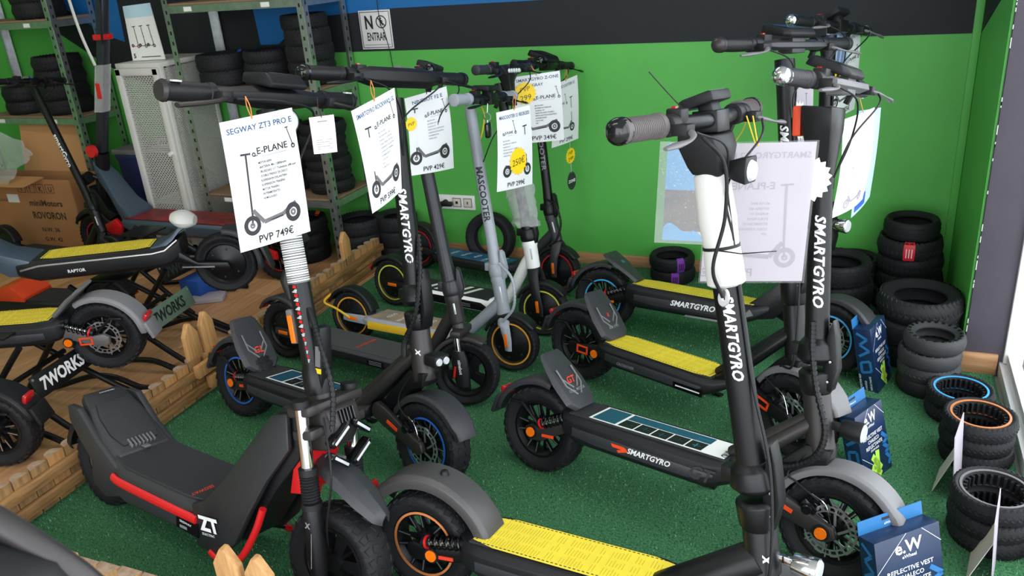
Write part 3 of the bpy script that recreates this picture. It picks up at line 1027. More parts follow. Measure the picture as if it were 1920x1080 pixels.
    if P.get('stem_text'):
        tx, t0, size, wid = P['stem_text']
        sidev = Vector((1, 0, 0))
        ang = P.get('text_ang', .35)
        zero = Vector((math.sin(ang), sd * math.cos(ang), 0))
        zero = (zero - ax * zero.dot(ax)).normalized()
        sv = (-ax).cross(zero) * -1
        sv = zero.cross(-ax)
        sv = sv if sv.x > 0 else -sv
        text_cyl('stem_lettering', tx, sb + ax * (Ls * t0), -ax, sr * P.get('txr', 1.03), zero, sv, size, M_INKW, stem, width=wid, bold=.03, shear=.25)
    if P.get('top_taper'):
        mb = MB()
        mb.loft([[st + ax * a + Vector((x, y, 0)) for x, y in ((-b, -c), (b, -c), (b * 1.2, 0), (b, c), (-b, c), (-b * 1.2, 0))] for a, b, c in ((-.19, .022, .026), (-.14, .024, .028), (-.05, .034, .045), (.0, .036, .05))])
        mb.build('stem_head', stem_m, root, M=S, bevel=.004)
    # bar
    hbk = dict(P.get('bar', {}))
    handlebar(root, S, (P['barc'][0], P['barc'][1]), **hbk)
    # front suspension
    fu = P['L']
    pv = P['pivot']
    mb = MB()
    mb.prism([(cb.x + .03, cb.z + .03), (cb.x + .025, cb.z - .012), (cb.x - .03, cb.z - .035), (pv[0] + .03, pv[1] - .02), (pv[0] - .01, pv[1] - .028), (pv[0] - .03, pv[1]), (pv[0] - .01, pv[1] + .03), (cb.x - .05, cb.z + .01), (cb.x - .03, cb.z + .03)], -.034, .034)
    mb.cyl((pv[0], -W * .5 - .018, pv[1]), (pv[0], W * .5 + .018, pv[1]), .02, seg=18)
    mb.build('fork_bracket', M_BLKM, root, M=S, bevel=.004)
    for s_ in (-1, 1):
        mb = MB()
        y = s_ * (W / 2 + .016)
        e = Vector((fu - pv[0], 0, Rt - pv[1])).normalized()
        nn = Vector((-e.z, 0, e.x))
        A, B = Vector((pv[0], 0, pv[1])), Vector((fu, 0, Rt))
        poly = [A - e * .03 - nn * .012, A - e * .018 - nn * .03, A + e * .03 - nn * .03, B - e * .04 - nn * .022, B + e * .008 - nn * .022, B + e * .024, B + e * .008 + nn * .022, B - e * .04 + nn * .02, A + e * .03 + nn * .028, A - e * .018 + nn * .028, A - e * .03 + nn * .012]
        mb.prism([(p.x, p.z) for p in poly], y - .009, y + .01)
        a = mb.build('front_arm', arm_m, root, M=S, bevel=.004)
        mb = MB()
        yy = y + s_ * .0102
        c_ = A * .62 + B * .38
        rot = Matrix.Rotation(-math.atan2(e.z, e.x), 3, 'Y')
        if P.get('mark_frame'):
            for q, dx, dz in ((nn * .012, .06, .006), (nn * -.012, .06, .006), (e * -.027, .006, .03), (e * .027, .006, .03)):
                mb.box(c_ + q + Vector((0, yy, 0)), (dx, .004, dz), rot)
        else:
            mb.box(c_ + Vector((0, yy, 0)), (.05, .003, .01), rot)
        lab(mb.build('reflective_mark', P.get('mark', M_ORP), a), 'orange red mark on the arm')
        if P.get('front_refl', True):
            mb = MB()
            mb.cyl((fu - .012, yy - s_ * .002, Rt), (fu - .012, yy + s_ * .008, Rt), .017, .0145, 20)
            mb.cyl((fu - .012, yy - s_ * .002, Rt), (fu - .012, yy + s_ * .005, Rt), .0205, .0195, 20, m=1)
            lab(mb.build('round_reflector', [M_ORNG, M_BLK], a), 'round orange reflector')
    fw_ = wheel(root, 'front_wheel', fu, Rt, Rt, W, Rr, P.get('tyre', 'offroad'), P.get('rim', 'spoke'), P.get('stripe'), disc=sd, M=S, spin=1.1)
    mb = MB()
    a0, a1 = P.get('ff_ang', (22, 150))
    fender(mb, (fu, Rt), Rt + .024, W * .56, a1, a0, drop=.022, n=16, lift=.012)
    mb.prism([(fu - .09, Rt + .13), (fu - .06, Rt + .15), (pv[0] + .03, pv[1] + .03), (pv[0] + .0, pv[1] + .02)], -.014, .014)
    mb.build('front_fender', P.get('ffend_mat', M_GREY), root, M=S, bevel=.002)
    # brake caliper with hose
    mb = MB()
    y = sd * (W / 2 + .006)
    mb.box((fu - .055, y, Rt + .045), (.04, .028, .034), Matrix.Rotation(.6, 3, 'Y'))
    mb.cyl((fu - .055, y, Rt + .045), (fu - .055, y + sd * .022, Rt + .045), .013, seg=14)
    mb.box((fu - .03, y + sd * .008, Rt + .075), (.03, .012, .01), Matrix.Rotation(-.5, 3, 'Y'))
    mb.build('brake_caliper', M_BLKG, root, M=S, bevel=.002)
    cable(root, [(cb.x - .02, sd * .03, cb.z + .02), (cb.x - .06, sd * .045, cb.z - .05), (fu - .09, sd * (W / 2 + .012), Rt + .1), (fu - .03, sd * (W / 2 + .02), Rt + .075)], .0024, M=S)
    cable(root, [(fu - .05, sd * (W / 2 + .014), Rt + .085), (fu - .012, sd * (W / 2 + .022), Rt + .07), (fu + .012, sd * (W / 2 + .02), Rt + .01)], .0014, M_CHROME, M=S, name='brake_cable_end')
    if P.get('lamp'):
        lu, lh, st_ = P['lamp']
        mb = MB()
        mb.cyl((lu - .03, 0, lh), (lu + .02, 0, lh), .022, .026, 22)
        mb.box((lu - .045, 0, lh), (.05, .014, .02))
        h_ = mb.build('headlight', M_BLK if st_ != 'chrome' else M_CHROME, root, M=S, bevel=.002)
        mb = MB()
        mb.cyl((lu + .0195, 0, lh), (lu + .024, 0, lh), .023, .019, 22)
        mb.build('lens', M_LENS, h_)
    if P.get('lamp2'):
        lu, lh = P['lamp2']
        mb = MB()
        mb.box((lu, 0, lh), (.05, .06, .034))
        h_ = mb.build('headlight', M_BLK, root, M=S, bevel=.006)
        mb = MB()
        for s_ in (-1, 1):
            mb.cyl((lu + .024, s_ * .014, lh), (lu + .029, s_ * .014, lh), .012, .010, 18)
        mb.build('lens', M_LENS, h_)
    # cables
    bc = Vector((P['barc'][0], 0, P['barc'][1]))
    for s_ in (-1, 1):
        cable(root, [bc + Vector((.045, s_ * .15, -.01)), bc + Vector((.07, s_ * .08, -.04)), bc + Vector((.05, sd * .02, -.12)), st - ax * .16 + Vector((.032, sd * .012, 0))], .0023, M=S)
    if P.get('hose'):
        pts = P['hose']
        cable(root, pts, .0062, M_BLK, wrap=1.0, M=S, name='wrapped_cable')
    else:
        cable(root, [st - ax * .16 + Vector((.03, sd * .01, 0)), sb + ax * .3 + Vector((.03, sd * .012, 0)), sb + ax * .1 + Vector((.05, sd * .03, 0)), cb + Vector((.02, sd * .045, .04)), cb + Vector((-.03, sd * .04, .0))], .0035, M=S)
    if P.get('stand', True):
        kickstand(root, (u0 + u1) / 2 + .06, hb0 + .004, lean)

# ------------------------------------------------------------------ the commuter family
def commuter(root, P):
    Rt, W, L = P.get('R', .108), P.get('W', .05), P['L']
    Rr = Rt * P.get('rk', .76)
    u0, u1, hb0, ht0 = P['deck']
    w = P.get('dw', .075)
    fm = P['frame']
    sm = P.get('stem_mat', fm)
    sd = -1
    cb, ct = Vector((P['column'][0], 0, P['column'][1])), Vector((P['column'][2], 0, P['column'][3]))
    sb, st = Vector((P['stem'][0], 0, P['stem'][1])), Vector((P['stem'][2], 0, P['stem'][3]))
    ax = (st - sb).normalized()
    S = steer_matrix((cb.x, cb.z), ax, R(P.get('steer', 0)))
    sr = P.get('sr', .021)
    mb = MB()
    mb.deck([(u0 - .02, hb0 + .015, ht0 - .008, w * .6), (u0 + .04, hb0, ht0, w), (u1 - .06, hb0, ht0, w), (u1, hb0 + .008, ht0 + .004, w * .62), (u1 + .03, hb0 + .01, ht0 + .012, w * .35)], ch=.012)
    d = mb.build('deck', P.get('deck_mat', fm), root, bevel=.002)
    for s_ in (-1, 1):
        mb = MB()
        mb.prism([(u0 + .03, hb0 + .008), (u1 - .04, hb0 + .008), (u1 - .03, (hb0 + ht0) / 2), (u1 - .06, ht0 - .012), (u0 + .03, ht0 - .012)], s_ * (w - .003), s_ * (w + .002))
        mb.build('side_panel', P.get('side_mat', M_BLK), d, bevel=.001)
    if P.get('id_plate'):
        mb = MB()
        mb.prism([(u1 - .18, hb0 + .012), (u1 - .10, hb0 + .012), (u1 - .10, ht0 - .016), (u1 - .18, ht0 - .016)], -w - .0035, -w - .002)
        for i in range(3):
            mb.box((u1 - .14, -w - .0038, hb0 + .018 + i * .006), (.06, .0006, .0016), m=1)
        mb.build('rating_plate', [M_BLKG, M_INKG], d)
    mb = MB()
    mb.deck([(u0 + .03, ht0 - .002, ht0 + .0025, w * .84), (u1 - .03, ht0 - .002, ht0 + .0025, w * .84)], ch=.001)
    mt = mb.build('deck_mat', P.get('mat_mat', mat('deck_grip_rubber', (30, 30, 33), .8, bump=.5, bscale=250)), root)
    if P.get('mat_text'):
        rows = P['mat_text']
        for i, (tx, m_) in enumerate(rows):
            mb = MB()
            text_flat(mb, tx, (u1 - .06 - (u1 - u0 - .12) * (i + .5) / len(rows), 0, ht0 + .0032), (0, -1, 0), (1, 0, 0), .026, align='C', bold=.02, width=min(.12, .016 * len(tx)))
            mb.build('mat_lettering', m_, mt)
    if P.get('mat_stripes'):
        mb = MB()
        for i in range(5):
            uu = u0 + .1 + i * .05
            mb.prism([(uu, -.05), (uu + .02, -.05), (uu + .05, .05), (uu + .03, .05)], ht0 + .0026, ht0 + .0034, axis='z')
        mb.build('mat_stripes', P['mat_stripes'], mt)
    wheel(root, 'rear_wheel', 0, Rt, Rt, W, Rr, P.get('tyre', 'road'), P.get('rim', 'hub'), P.get('stripe'), disc=-1 if P.get('rdisc') else 0)
    for s_ in (-1, 1):
        y = s_ * (W / 2 + .010)
        mb = MB()
        mb.prism([(-.03, Rt - .014), (.0, Rt - .018), (u0 + .05, hb0 + .006), (u0 + .05, ht0 - .006), (.02, Rt + .016), (-.028, Rt + .014)], y - .005, y + .007)
        a = mb.build('rear_dropout', P.get('drop_mat', P.get('deck_mat', fm)), root, bevel=.003)
        mb = MB()
        mb.box((.02, y + s_ * .0075, Rt), (.05, .003, .014))
        lab(mb.build('side_reflector', M_ORNG, a, bevel=.001), 'orange side reflector')
    mb = MB()
    a0, a1 = P.get('rf_ang', (18, 158))
    fender(mb, (0, Rt), Rt + .016, W * .6, a0, a1, drop=.016, n=18, lift=P.get('rf_lift', .012))
    f = mb.build('rear_fender', P.get('fend_mat', M_BLK), root, bevel=.0015)
    a = R(a1 - 2)
    p = Vector((math.cos(a) * (Rt + .034), 0, Rt + math.sin(a) * (Rt + .034)))
    mb = MB()
    mb.box(p, (.014, .034, .018), Matrix.Rotation(.4, 3, 'Y'))
    mb.build('tail_light', M_REDL, f, bevel=.003)
    if P.get('stay'):
        for s_ in (-1, 1):
            mb = MB()
            y = s_ * (W / 2 + .016)
            mb.tube(bez([(.01, y, Rt), (-Rt * .6, y, Rt + .03), (-Rt - .02, y, Rt + .05), (-Rt * .95, y * .6, Rt + .085)], 5), .005, 8)
            mb.build('fender_stay', P['stay'], f)
    # neck
    mb = MB()
    n0 = Vector((u1 - .04, 0, ht0 - .022))
    mb.tube(bez([n0, Vector((u1 + .03, 0, ht0 + .0)), (cb * .62 + ct * .38) + Vector((-.03, 0, -.035)), cb * .62 + ct * .38], 5), [.024] * 16, 18, flat=1.0)
    mb.build('neck', P.get('neck_mat', fm), root)
    mb = MB()
    r0 = P.get('cr', .026)
    a_ = (ct - cb).normalized()
    LL = (ct - cb).length
    mb.tube([cb, cb + a_ * .01, ct - a_ * .03, ct - a_ * .02, ct], [r0 * .94, r0, r0 * .98, r0 * 1.08, r0 * 1.0], 24)
    hd = mb.build('head_tube', P.get('head_mat', fm), root)
    mb = MB()
    mb.box(cb + a_ * LL * .55 + Vector((r0 * .55, -r0 * .8, 0)), (.008, .006, LL * .4), Matrix.Rotation(math.atan2(a_.x, a_.z), 3, 'Y'))
    mb.build('side_light', M_LENS, hd, bevel=.003)
    # stem
    mb = MB()
    mb.tube([ct - ax * .005, ct + ax * .01, ct + ax * .045, sb + ax * .02], [r0 * 1.05, r0 * 1.15, r0 * 1.08, sr * 1.05], 22)
    mb.box(ct + ax * .03 + Vector((-r0 * .9, 0, 0)), (.035, .03, .03))
    j = mb.build('folding_joint', P.get('joint_mat', sm), root, M=S, bevel=.002)
    mb = MB()
    q = ct + ax * .03 + Vector((sr + .010, 0, 0))
    mb.prism([(q.x - .01, q.z - .04), (q.x + .01, q.z - .04), (q.x + .016, q.z), (q.x + .0, q.z + .06), (q.x - .012, q.z + .07)], -.013, .013)
    mb.build('folding_latch', P.get('latch_mat', sm), root, M=S, bevel=.003)
    mb = MB()
    Ls = (st - sb).length
    mb.tube([ct + ax * .03, ct + ax * .07, sb + ax * .1, st - ax * .02, st], [sr * 1.12, sr * 1.08, sr, sr * .96, sr * .96], 22)
    stem = mb.build('stem', sm, root, M=S)
    if P.get('stem_text'):
        tx, t0, size, wid, tm = P['stem_text']
        ang = .35
        zero = Vector((math.sin(ang), sd * math.cos(ang), 0))
        zero = (zero - ax * zero.dot(ax)).normalized()
        sv = zero.cross(-ax)
        sv = sv if sv.x > 0 else -sv
        text_cyl('stem_lettering', tx, sb + ax * (Ls * t0), -ax, sr * 1.02, zero, sv, size, tm, stem, width=wid, bold=.03, shear=.0)
    handlebar(root, S, (P['barc'][0], P['barc'][1]), **P.get('bar', {}))
    if P.get('t_light'):
        mb = MB()
        bx, bz = P['barc'][0], P['barc'][1]
        mb.loft([[Vector((bx + x, y, bz + z)) for x, z in ((-.03, .0), (-.02, -.02), (.025, -.022), (.035, -.005), (.02, .012), (-.02, .014))] for y in (-.075, -.06, .06, .075)])
        mb.loft([[Vector((bx + x + q * ax.x * -1, y, bz - .02 - q)) for x, y in ((-k_ * .8, -k_), (k_ * .8, -k_), (k_, 0), (k_ * .8, k_), (-k_ * .8, k_), (-k_, 0))] for q, k_ in ((0, .035), (.03, .024), (.07, .019), (.12, .018))])
        tl = mb.build('light_housing', M_BLK, root, M=S, bevel=.003)
        mb = MB()
        for i in range(5):
            mb.cyl((bx + .033, -.044 + i * .022, bz - .006), (bx + .038, -.044 + i * .022, bz - .006), .009, .007, 14)
        mb.build('light_element', M_LENS, tl)
    # fork
    fu = L
    fk = P.get('fork_mat', fm)
    fend_top = Rt * 2 + .03
    if P.get('fork') != 'tele':
        mb = MB()
        lo = cb - ax * .01
        for s_ in (-1, 1):
            y = s_ * (W / 2 + .014)
            rings = []
            for (cx, cz, cy, ru, rv) in ((lo.x, lo.z + .012, s_ * .006, .026, .02), (lo.x + .01, lo.z - .02, y * .8, .024, .014), (fu * .55 + lo.x * .45, Rt + .07, y, .021, .010), (fu - .004, Rt + .02, y, .017, .008), (fu, Rt - .02, y, .014, .007)):
                rings.append([Vector((cx + ru * math.cos(2 * PI * k / 14), cy + rv * math.sin(2 * PI * k / 14), cz)) for k in range(14)])
            mb.loft(rings)
        fo = mb.build('fork', fk, root, M=S, bevel=0)
        for s_ in (-1, 1):
            mb = MB()
            mb.box((fu * .8 + lo.x * .2, s_ * (W / 2 + .0245), Rt + .022), (.013, .004, .05), Matrix.Rotation(-.12, 3, 'Y'))
            lab(mb.build('fork_reflector', M_ORNG, fo, bevel=.0015), 'orange reflector on the fork leg')
    else:
        mb = MB()
        y0 = W / 2 + .026
        mb.box((cb.x + .012, 0, cb.z - .03), (.04, 2 * y0 + .03, .026))
        mb.cyl(cb, cb - ax * .04, .024, seg=20)
        fo = mb.build('fork_crown', M_CHAR, root, M=S, bevel=.008)
        for s_ in (-1, 1):
            mb = MB()
            A, B = Vector((cb.x + .012, s_ * y0, cb.z - .03)), Vector((fu, s_ * y0, Rt))
            mb.cyl(A, A + (B - A) * .55, .0125, seg=16)
            mb.build('fork_tube', M_CHROME, root, M=S)
            mb = MB()
            e = (B - A).normalized()
            C_ = A + (B - A) * .38
            rings = []
            for t, ru, rv in ((0, .022, .019), (.03, .03, .02), (.08, .031, .02), (.13, .024, .016), ((B - C_).length + .018, .018, .012)):
                p = C_ + e * t
                rings.append([p + Vector((ru * math.cos(2 * PI * k / 16), rv * math.sin(2 * PI * k / 16), 0)) for k in range(16)])
            mb.loft(rings)
            lg = mb.build('fork_leg', M_BLK, root, M=S)
            if s_ < 0 and P.get('fork_text'):
                mb = MB()
                text_flat(mb, P['fork_text'], C_ + e * .03 + Vector((.0, -.0208, 0)), (e.x, 0, e.z), (-e.z * -1, 0, -e.x * 1) if False else (.99, 0, .1), .017, bold=.02)
                mb.build('fork_lettering', M_INKW, lg)
                mb = MB()
                mb.box(C_ + e * .075 + Vector((-.017, -.0195, 0)), (.007, .003, .04), Matrix.Rotation(.1, 3, 'Y'))
                mb.build('red_mark', M_RED, lg)
    wheel(root, 'front_wheel', fu, Rt, Rt, P.get('Wf', W), P.get('Rrf', Rr), P.get('ftyre', P.get('tyre', 'road')), P.get('frim', P.get('rim', 'hub')), P.get('stripe'), M=S, spin=.7)
    mb = MB()
    fender(mb, (fu, Rt), Rt + .014, W * .58, 158, P.get('ff0', 38), drop=.016, n=14)
    mb.build('front_fender', P.get('ffend_mat', P.get('fend_mat', M_BLK)), root, M=S, bevel=.0015)
    bc = Vector((P['barc'][0], 0, P['barc'][1]))
    cable(root, [bc + Vector((.04, .13, -.01)), bc + Vector((.07, .06, -.05)), bc + Vector((.03, -.01, -.13)), st - ax * .2 + Vector((.022, -.006, 0))], .0022, M=S)
    if P.get('hose'):
        cable(root, P['hose'], .0042, P.get('hose_mat', M_BLK), wrap=1.0, M=S, name='wrapped_cable')
    kickstand(root, (u0 + u1) / 2, hb0 + .004, P['lean'])

# ------------------------------------------------------------------ the room
def struct(o):
    o['kind'] = 'structure'
    return o
WY, WX = 3.703, 0.37
RX = 0.49      # window plane
# floors
mb = MB(); mb.box((1.2, 0.6, -.06), (14, 14, .1))
struct(mb.build('floor', M_CONC))
nx, ny = 34, 40
mb = MB()
x0, x1, y0, y1 = -2.27, RX - .01, 1.04, WY
vs = []
rg = random.Random(5)
for j in range(ny + 1):
    for i in range(nx + 1):
        vs.append((x0 + (x1 - x0) * i / nx, y0 + (y1 - y0) * j / ny, rg.uniform(-.0006, .0006)))
mb.add(vs, [(j * (nx + 1) + i, j * (nx + 1) + i + 1, (j + 1) * (nx + 1) + i + 1, (j + 1) * (nx + 1) + i) for j in range(ny) for i in range(nx)])
mb.prism([(x0, y0), (x1, y0), (x1, y1), (x0, y1)], -.011, -.002, axis='z')
turf = struct(mb.build('floor_turf', M_CARPET))
# short turf blades: uncountable, one object
mb = MB()
rg = random.Random(11)
for i in range(60000):
    t = rg.random()
    x = x0 + .02 + (x1 - x0 - .03) * rg.random()
    y = y0 + .02 + (y1 - y0 - .05) * (t ** 1.25)
    a = rg.uniform(0, PI)
    h = rg.uniform(.004, .009)
    dx, dy = math.cos(a) * .0016, math.sin(a) * .0016
    lx, ly = rg.uniform(-.004, .004), rg.uniform(-.004, .004)
    mb.v += [(x - dx, y - dy, -.001), (x + dx, y + dy, -.001), (x + lx, y + ly, h)]
    n = len(mb.v)
    mb.f.append((n - 3, n - 2, n - 1))
    mb.m.append(rg.choice((0, 0, 1, 2)))
me = bpy.data.meshes.new('turf_blades')
me.from_pydata(mb.v, [], mb.f)
for m in (mat('turf_blade_mid', (82, 140, 94), .75, spec=.2), mat('turf_blade_dark', (40, 92, 62), .75, spec=.2), mat('turf_blade_light', (122, 172, 130), .7, spec=.2)):
    me.materials.append(m)
me.polygons.foreach_set('material_index', mb.m)
o = meshobj('turf_blades', me, None)
tag(o, 'short green artificial grass covering the fenced display area', 'grass', kind='stuff')
# laminate boards on the raised display side
lam = struct((lambda b: b.build('floor_laminate', M_LAM[2]))(MB().box((-4.4, 2.0, -.0108), (4.3, 5.2, .02))))
board = {}
for k in range(3):
    t = MB().box((0, 0, 0), (.0965, .5985, .006)).build('board', M_LAM[k], bevel=.0012, segs=1)
    board[k] = t.data
    bpy.data.objects.remove(t)
rg = random.Random(2)
nb = 0
for i in range(22):
    x = -2.33 - .098 * i
    off = rg.random() * .6
    for j in range(7):
        y = 0.6 + off + j * .6 - .3
        if y < .7 or y > 3.6: continue
        if nb >= 290: break
        b = meshobj('board', board[rg.choice((0, 1, 1, 2))], lam, Matrix.Translation((x, y, .0035)))
        nb += 1
# walls
mb = MB(); mb.box(((-6.4 + WX) / 2, WY + .06, 1.3), (WX + 6.4 + .3, .12, 2.7))
wb = struct(mb.build('wall_back', M_GREEN))
def paint(name, pts, m, dy=.0015):
    mb = MB(); mb.prism(pts, WY - dy, WY + .002)
    return mb.build(name, m, wb)
paint('painted_black_band', [(-4.9, 2.6), (-4.9, 1.427), (-4.52, 1.204), (-4.236, 1.035), (-4.0, .935), (-3.62, .80), (-3.30, .93), (-3.30, 1.069), (WX, 1.069), (WX, 2.6)], M_BLACKP)
paint('painted_blue_stripe', [(-5.2, 1.80), (-4.51, 1.397), (-4.167, 1.203), (-4.04, 1.163), (-4.026, 1.396), (-3.98, 2.0), (-5.2, 2.4)], M_BLUEP, .0025)
paint('painted_blue_stripe', [(-3.12, 2.0), (-3.069, 1.31), (-3.06, 1.12), (-2.94, 1.12), (-2.76, 1.245), (-2.2, 1.272), (WX, 1.276), (WX, 2.0)], M_BLUEP, .0025)
mb = MB(); mb.box((WX + .06, (WY + 2.97) / 2, 1.3), (.12, WY - 2.97, 2.7))
wr = struct(mb.build('wall_right', M_GREEN))
mb = MB(); mb.prism([(WY, 1.069), (WY, 2.6), (3.0, 2.6), (3.0, 1.33), (3.26, 1.225)], WX - .0015, WX + .002, axis='x')
mb.build('painted_black_wedge', M_BLACKP, wr)
for i, xx in enumerate((.338,)):
    mb = MB(); mb.box((xx + .016, WY - .006, .75), (.030, .012, 1.5))
    mb.build('corner_batten', M_GREEN, wb, bevel=.003)
mb = MB(); mb.box(((.377 + .60) / 2, 2.955 + .1, 1.3), (.223, .2, 2.7))
pil = struct(mb.build('trim_1', M_PILLAR, bevel=.004))
rg = random.Random(4)
mb = MB()
for i in range(26):
    z = rg.uniform(.1, 1.5)
    mb.box((.3775, 2.9545, z), (.0022, .0012, rg.uniform(.006, .035)))
tag(mb.build('chipped_edge', M_WHITEP, pil), kind='stuff')
mb = MB(); mb.box(((.372 + .485) / 2, 2.950, .0385), (.112, .014, .077))
struct(mb.build('baseboard_pillar', M_BASE, bevel=.002))
mb = MB(); mb.box((-1.0, WY - .008, .028), (2.72, .016, .056))
struct(mb.build('baseboard_back', M_BASE, bevel=.002))
mb = MB(); mb.box((-6.3, 1.1, 1.3), (.12, 5.3, 2.7))
struct(mb.build('wall_left', M_GREEN))
mb = MB(); mb.box((-2.9, 1.1, 2.66), (7.3, 5.4, .1))
struct(mb.build('ceiling', M_CEIL))
# shop window on the right
win = struct((lambda b: b.build('window_1', M_WHITEP, bevel=.003))(MB().box((RX + .035, .85, .024), (.07, 4.24, .048))))
for yy, ww in ((2.955, .03), (1.0, .05), (-1.1, .05)):
    MB().box((RX + .04, yy, 1.3), (.06, ww, 2.5)).build('mullion', M_WHITEP, win, bevel=.003)
MB().box((RX + .04, .85, 2.52), (.06, 4.2, .06)).build('window_head', M_WHITEP, win, bevel=.003)
MB().box((RX + .035, .85, .07), (.03, 4.2, .03)).build('glazing_bead', M_WHITEP, win, bevel=.003)
MB().box((RX + .045, .9, 1.3), (.006, 4.1, 2.4)).build('pane', M_GLASS, win)
# storefront behind the photographer
struct((lambda b: b.build('wall_front_light_block', M_WHITEP))(MB().box((-4.25, -1.5, 1.3), (4.1, .12, 2.7))))  # unseen wall, added to block storefront light and darken the left side
w2 = struct((lambda b: b.build('window_2', M_WHITEP, bevel=.003))(MB().box((-.85, -1.5, .05), (2.7, .08, .1))))
for xx in (-2.16, -.85, .46):
    MB().box((xx, -1.5, 1.3), (.06, .07, 2.5)).build('mullion', M_WHITEP, w2)
# unseen ceiling lamps, added as interior fill light
for i, (lx, ly) in enumerate(((-4.3, .6), (-1.5, .6), (-4.3, 2.4), (-1.5, 2.4))):
    t = empty('fill_ceiling_lamp', Matrix.Translation((lx, ly, 2.57)), ('added unseen ceiling fill lamp above the ' + ('raised display floor near the street', 'fenced turf near the street', 'raised display floor near the shelves', 'fenced turf near the green wall')[i]), 'lamp', 'added ceiling fill lamps')
    MB().box((0, 0, .015), (1.24, .14, .05)).build('fill_lamp_body', M_WHITEP, t, bevel=.004)
    MB().box((0, 0, -.013), (1.2, .10, .008)).build('fill_lamp_panel', mat('fill_lamp_glow', (255, 250, 240), .5, emit=6.0), t)
    area('ceiling_fill_light', (lx, ly, 2.54), (0, 0, 0), 1.2, .1, 6, (1, .97, .93))

# ------------------------------------------------------------------ wall fittings
t = empty('no_entry_sign', Matrix.Translation((-2.32, WY - .003, 1.174)), 'white no-entry sign with black border on the black band, pedestrian crossed out', 'sign')
MB().box((0, -.002, 0), (.184, .004, .188)).build('board', mat('sign_white', (214, 212, 212), .4), t, bevel=.001)
mb = MB()
for dx, dz, sx, sz in ((0, .086, .172, .003), (0, -.086, .172, .003), (-.0845, 0, .003, .172), (.0845, 0, .003, .172), (0, -.073, .15, .0018)):
    mb.box((dx, -.0045, dz), (sx, .0008, sz))
mb.build('border', M_INK, t)
mb = MB()
text_flat(mb, 'N', (-.062, -.0048, .006), (1, 0, 0), (0, 0, 1), .088, bold=.03, width=.048)
text_flat(mb, 'ENTRAR', (0.0, -.0048, -.052), (1, 0, 0), (0, 0, 1), .056, align='C', bold=.02, width=.112)
mb.build('lettering', M_INK, t)
mb = MB()
cx, cz = .036, .037
mb.lathe([(.026, 0), (.031, 0), (.031, .001), (.026, .001)], c=(cx, -.0055, cz), seg=36)
rt = Matrix.Rotation(R(45), 3, 'Y')
mb.box((cx, -.005, cz), (.056, .001, .005), rt)
mb.lathe([(.0005, 0), (.0045, 0), (.0045, .001), (.0005, .001)], c=(cx - .002, -.0055, cz + .017), seg=12)
for p, q in (((-.002, .011), (0, -.003)), ((0, -.003), (.008, -.018)), ((0, -.003), (-.009, -.018)), ((-.002, .009), (.009, .001)), ((-.002, .009), (-.01, .0))):
    d = Vector((q[0] - p[0], 0, q[1] - p[1]))
    mb.box((cx + (p[0] + q[0]) / 2, -.005, cz + (p[1] + q[1]) / 2), (d.length, .001, .0045), Matrix.Rotation(-math.atan2(d.z, d.x), 3, 'Y'))
mb.build('crossed_out_walker', M_INK, t)
t = empty('socket_panel', Matrix.Translation((-1.99, WY - .002, .288)), 'white wall socket panel with a black plug in it', 'socket')
MB().box((0, -.005, 0), (.27, .01, .078)).build('plate', M_WHITEP, t, bevel=.003)
for i, x in enumerate((-.095, -.032, .031, .094)):
    f = MB().box((x, -.0115, 0), (.05, .003, .05)).build('module_frame', M_GREY if i > 1 else M_WHITEP, t, bevel=.003)
    MB().box((x, -.0135, 0), (.042, .002, .042)).build('module', M_BEIGE if i > 1 else M_WHITEP, f, bevel=.002)
    if i > 1: MB().box((x, -.0148, 0), (.014 if i == 2 else .006, .002, .014)).build('port', M_INK, f)
mb = MB()
mb.tube([(-.032, -.014, 0), (-.032, -.05, 0)], [.017, .014], 16)
mb.box((-.02, -.04, -.002), (.07, .022, .024))
mb.build('plug', M_BLK, t, bevel=.004)
cable(None, [(-2.02, WY - .045, .285), (-2.08, WY - .05, .22), (-2.16, WY - .03, .10), (-2.24, WY - .03, .03)], .003).name = 'charger_cable'
tag(bpy.data.objects['charger_cable'], 'thin black charger cable hanging from the wall socket', 'cable')
c_ = cable(None, [(-2.28, WY - .008, 1.9), (-2.29, WY - .012, 1.27), (-2.27, WY - .010, 1.16), (-2.25, WY - .008, 1.0), (-2.24, WY - .008, .5), (-2.24, WY - .01, .06)], .0018)
c_.name = 'wall_cable'
tag(c_, 'thin black cable running down over the no-entry sign', 'cable')

# ------------------------------------------------------------------ fence round the turf
def half_log(mb, w, h, th=.034, point=False):
    """half-round picket: flat back at y=0, bulge to +y, base at z=0"""
    n = 7
    sec = [(-w / 2 + w * i / n, th * math.sqrt(max(0, 1 - (2 * i / n - 1) ** 2))) for i in range(n + 1)]
    if not point:
        mb.loft([[(x, y, z) for x, y in sec] for z in (0, h)])
    else:
        mb.loft([[(x, y, 0) for x, y in sec], [(x, y, h - .06) for x, y in sec], [(x * .12, y * .5, h) for x, y in sec]])
_pk = {}
def picket_mesh(w, h, point, k):
    key = (w, round(h, 3), point, k)
    if key not in _pk:
        mb = MB()
        half_log(mb, w, h, point=point)
        t = mb.build('picket', [(M_PINE, M_PINED)[k], M_CUT])
        if not point:
            for p in t.data.polygons:
                if p.normal.z > .9: p.material_index = 1
        _pk[key] = t.data
        bpy.data.objects.remove(t)
    return _pk[key]
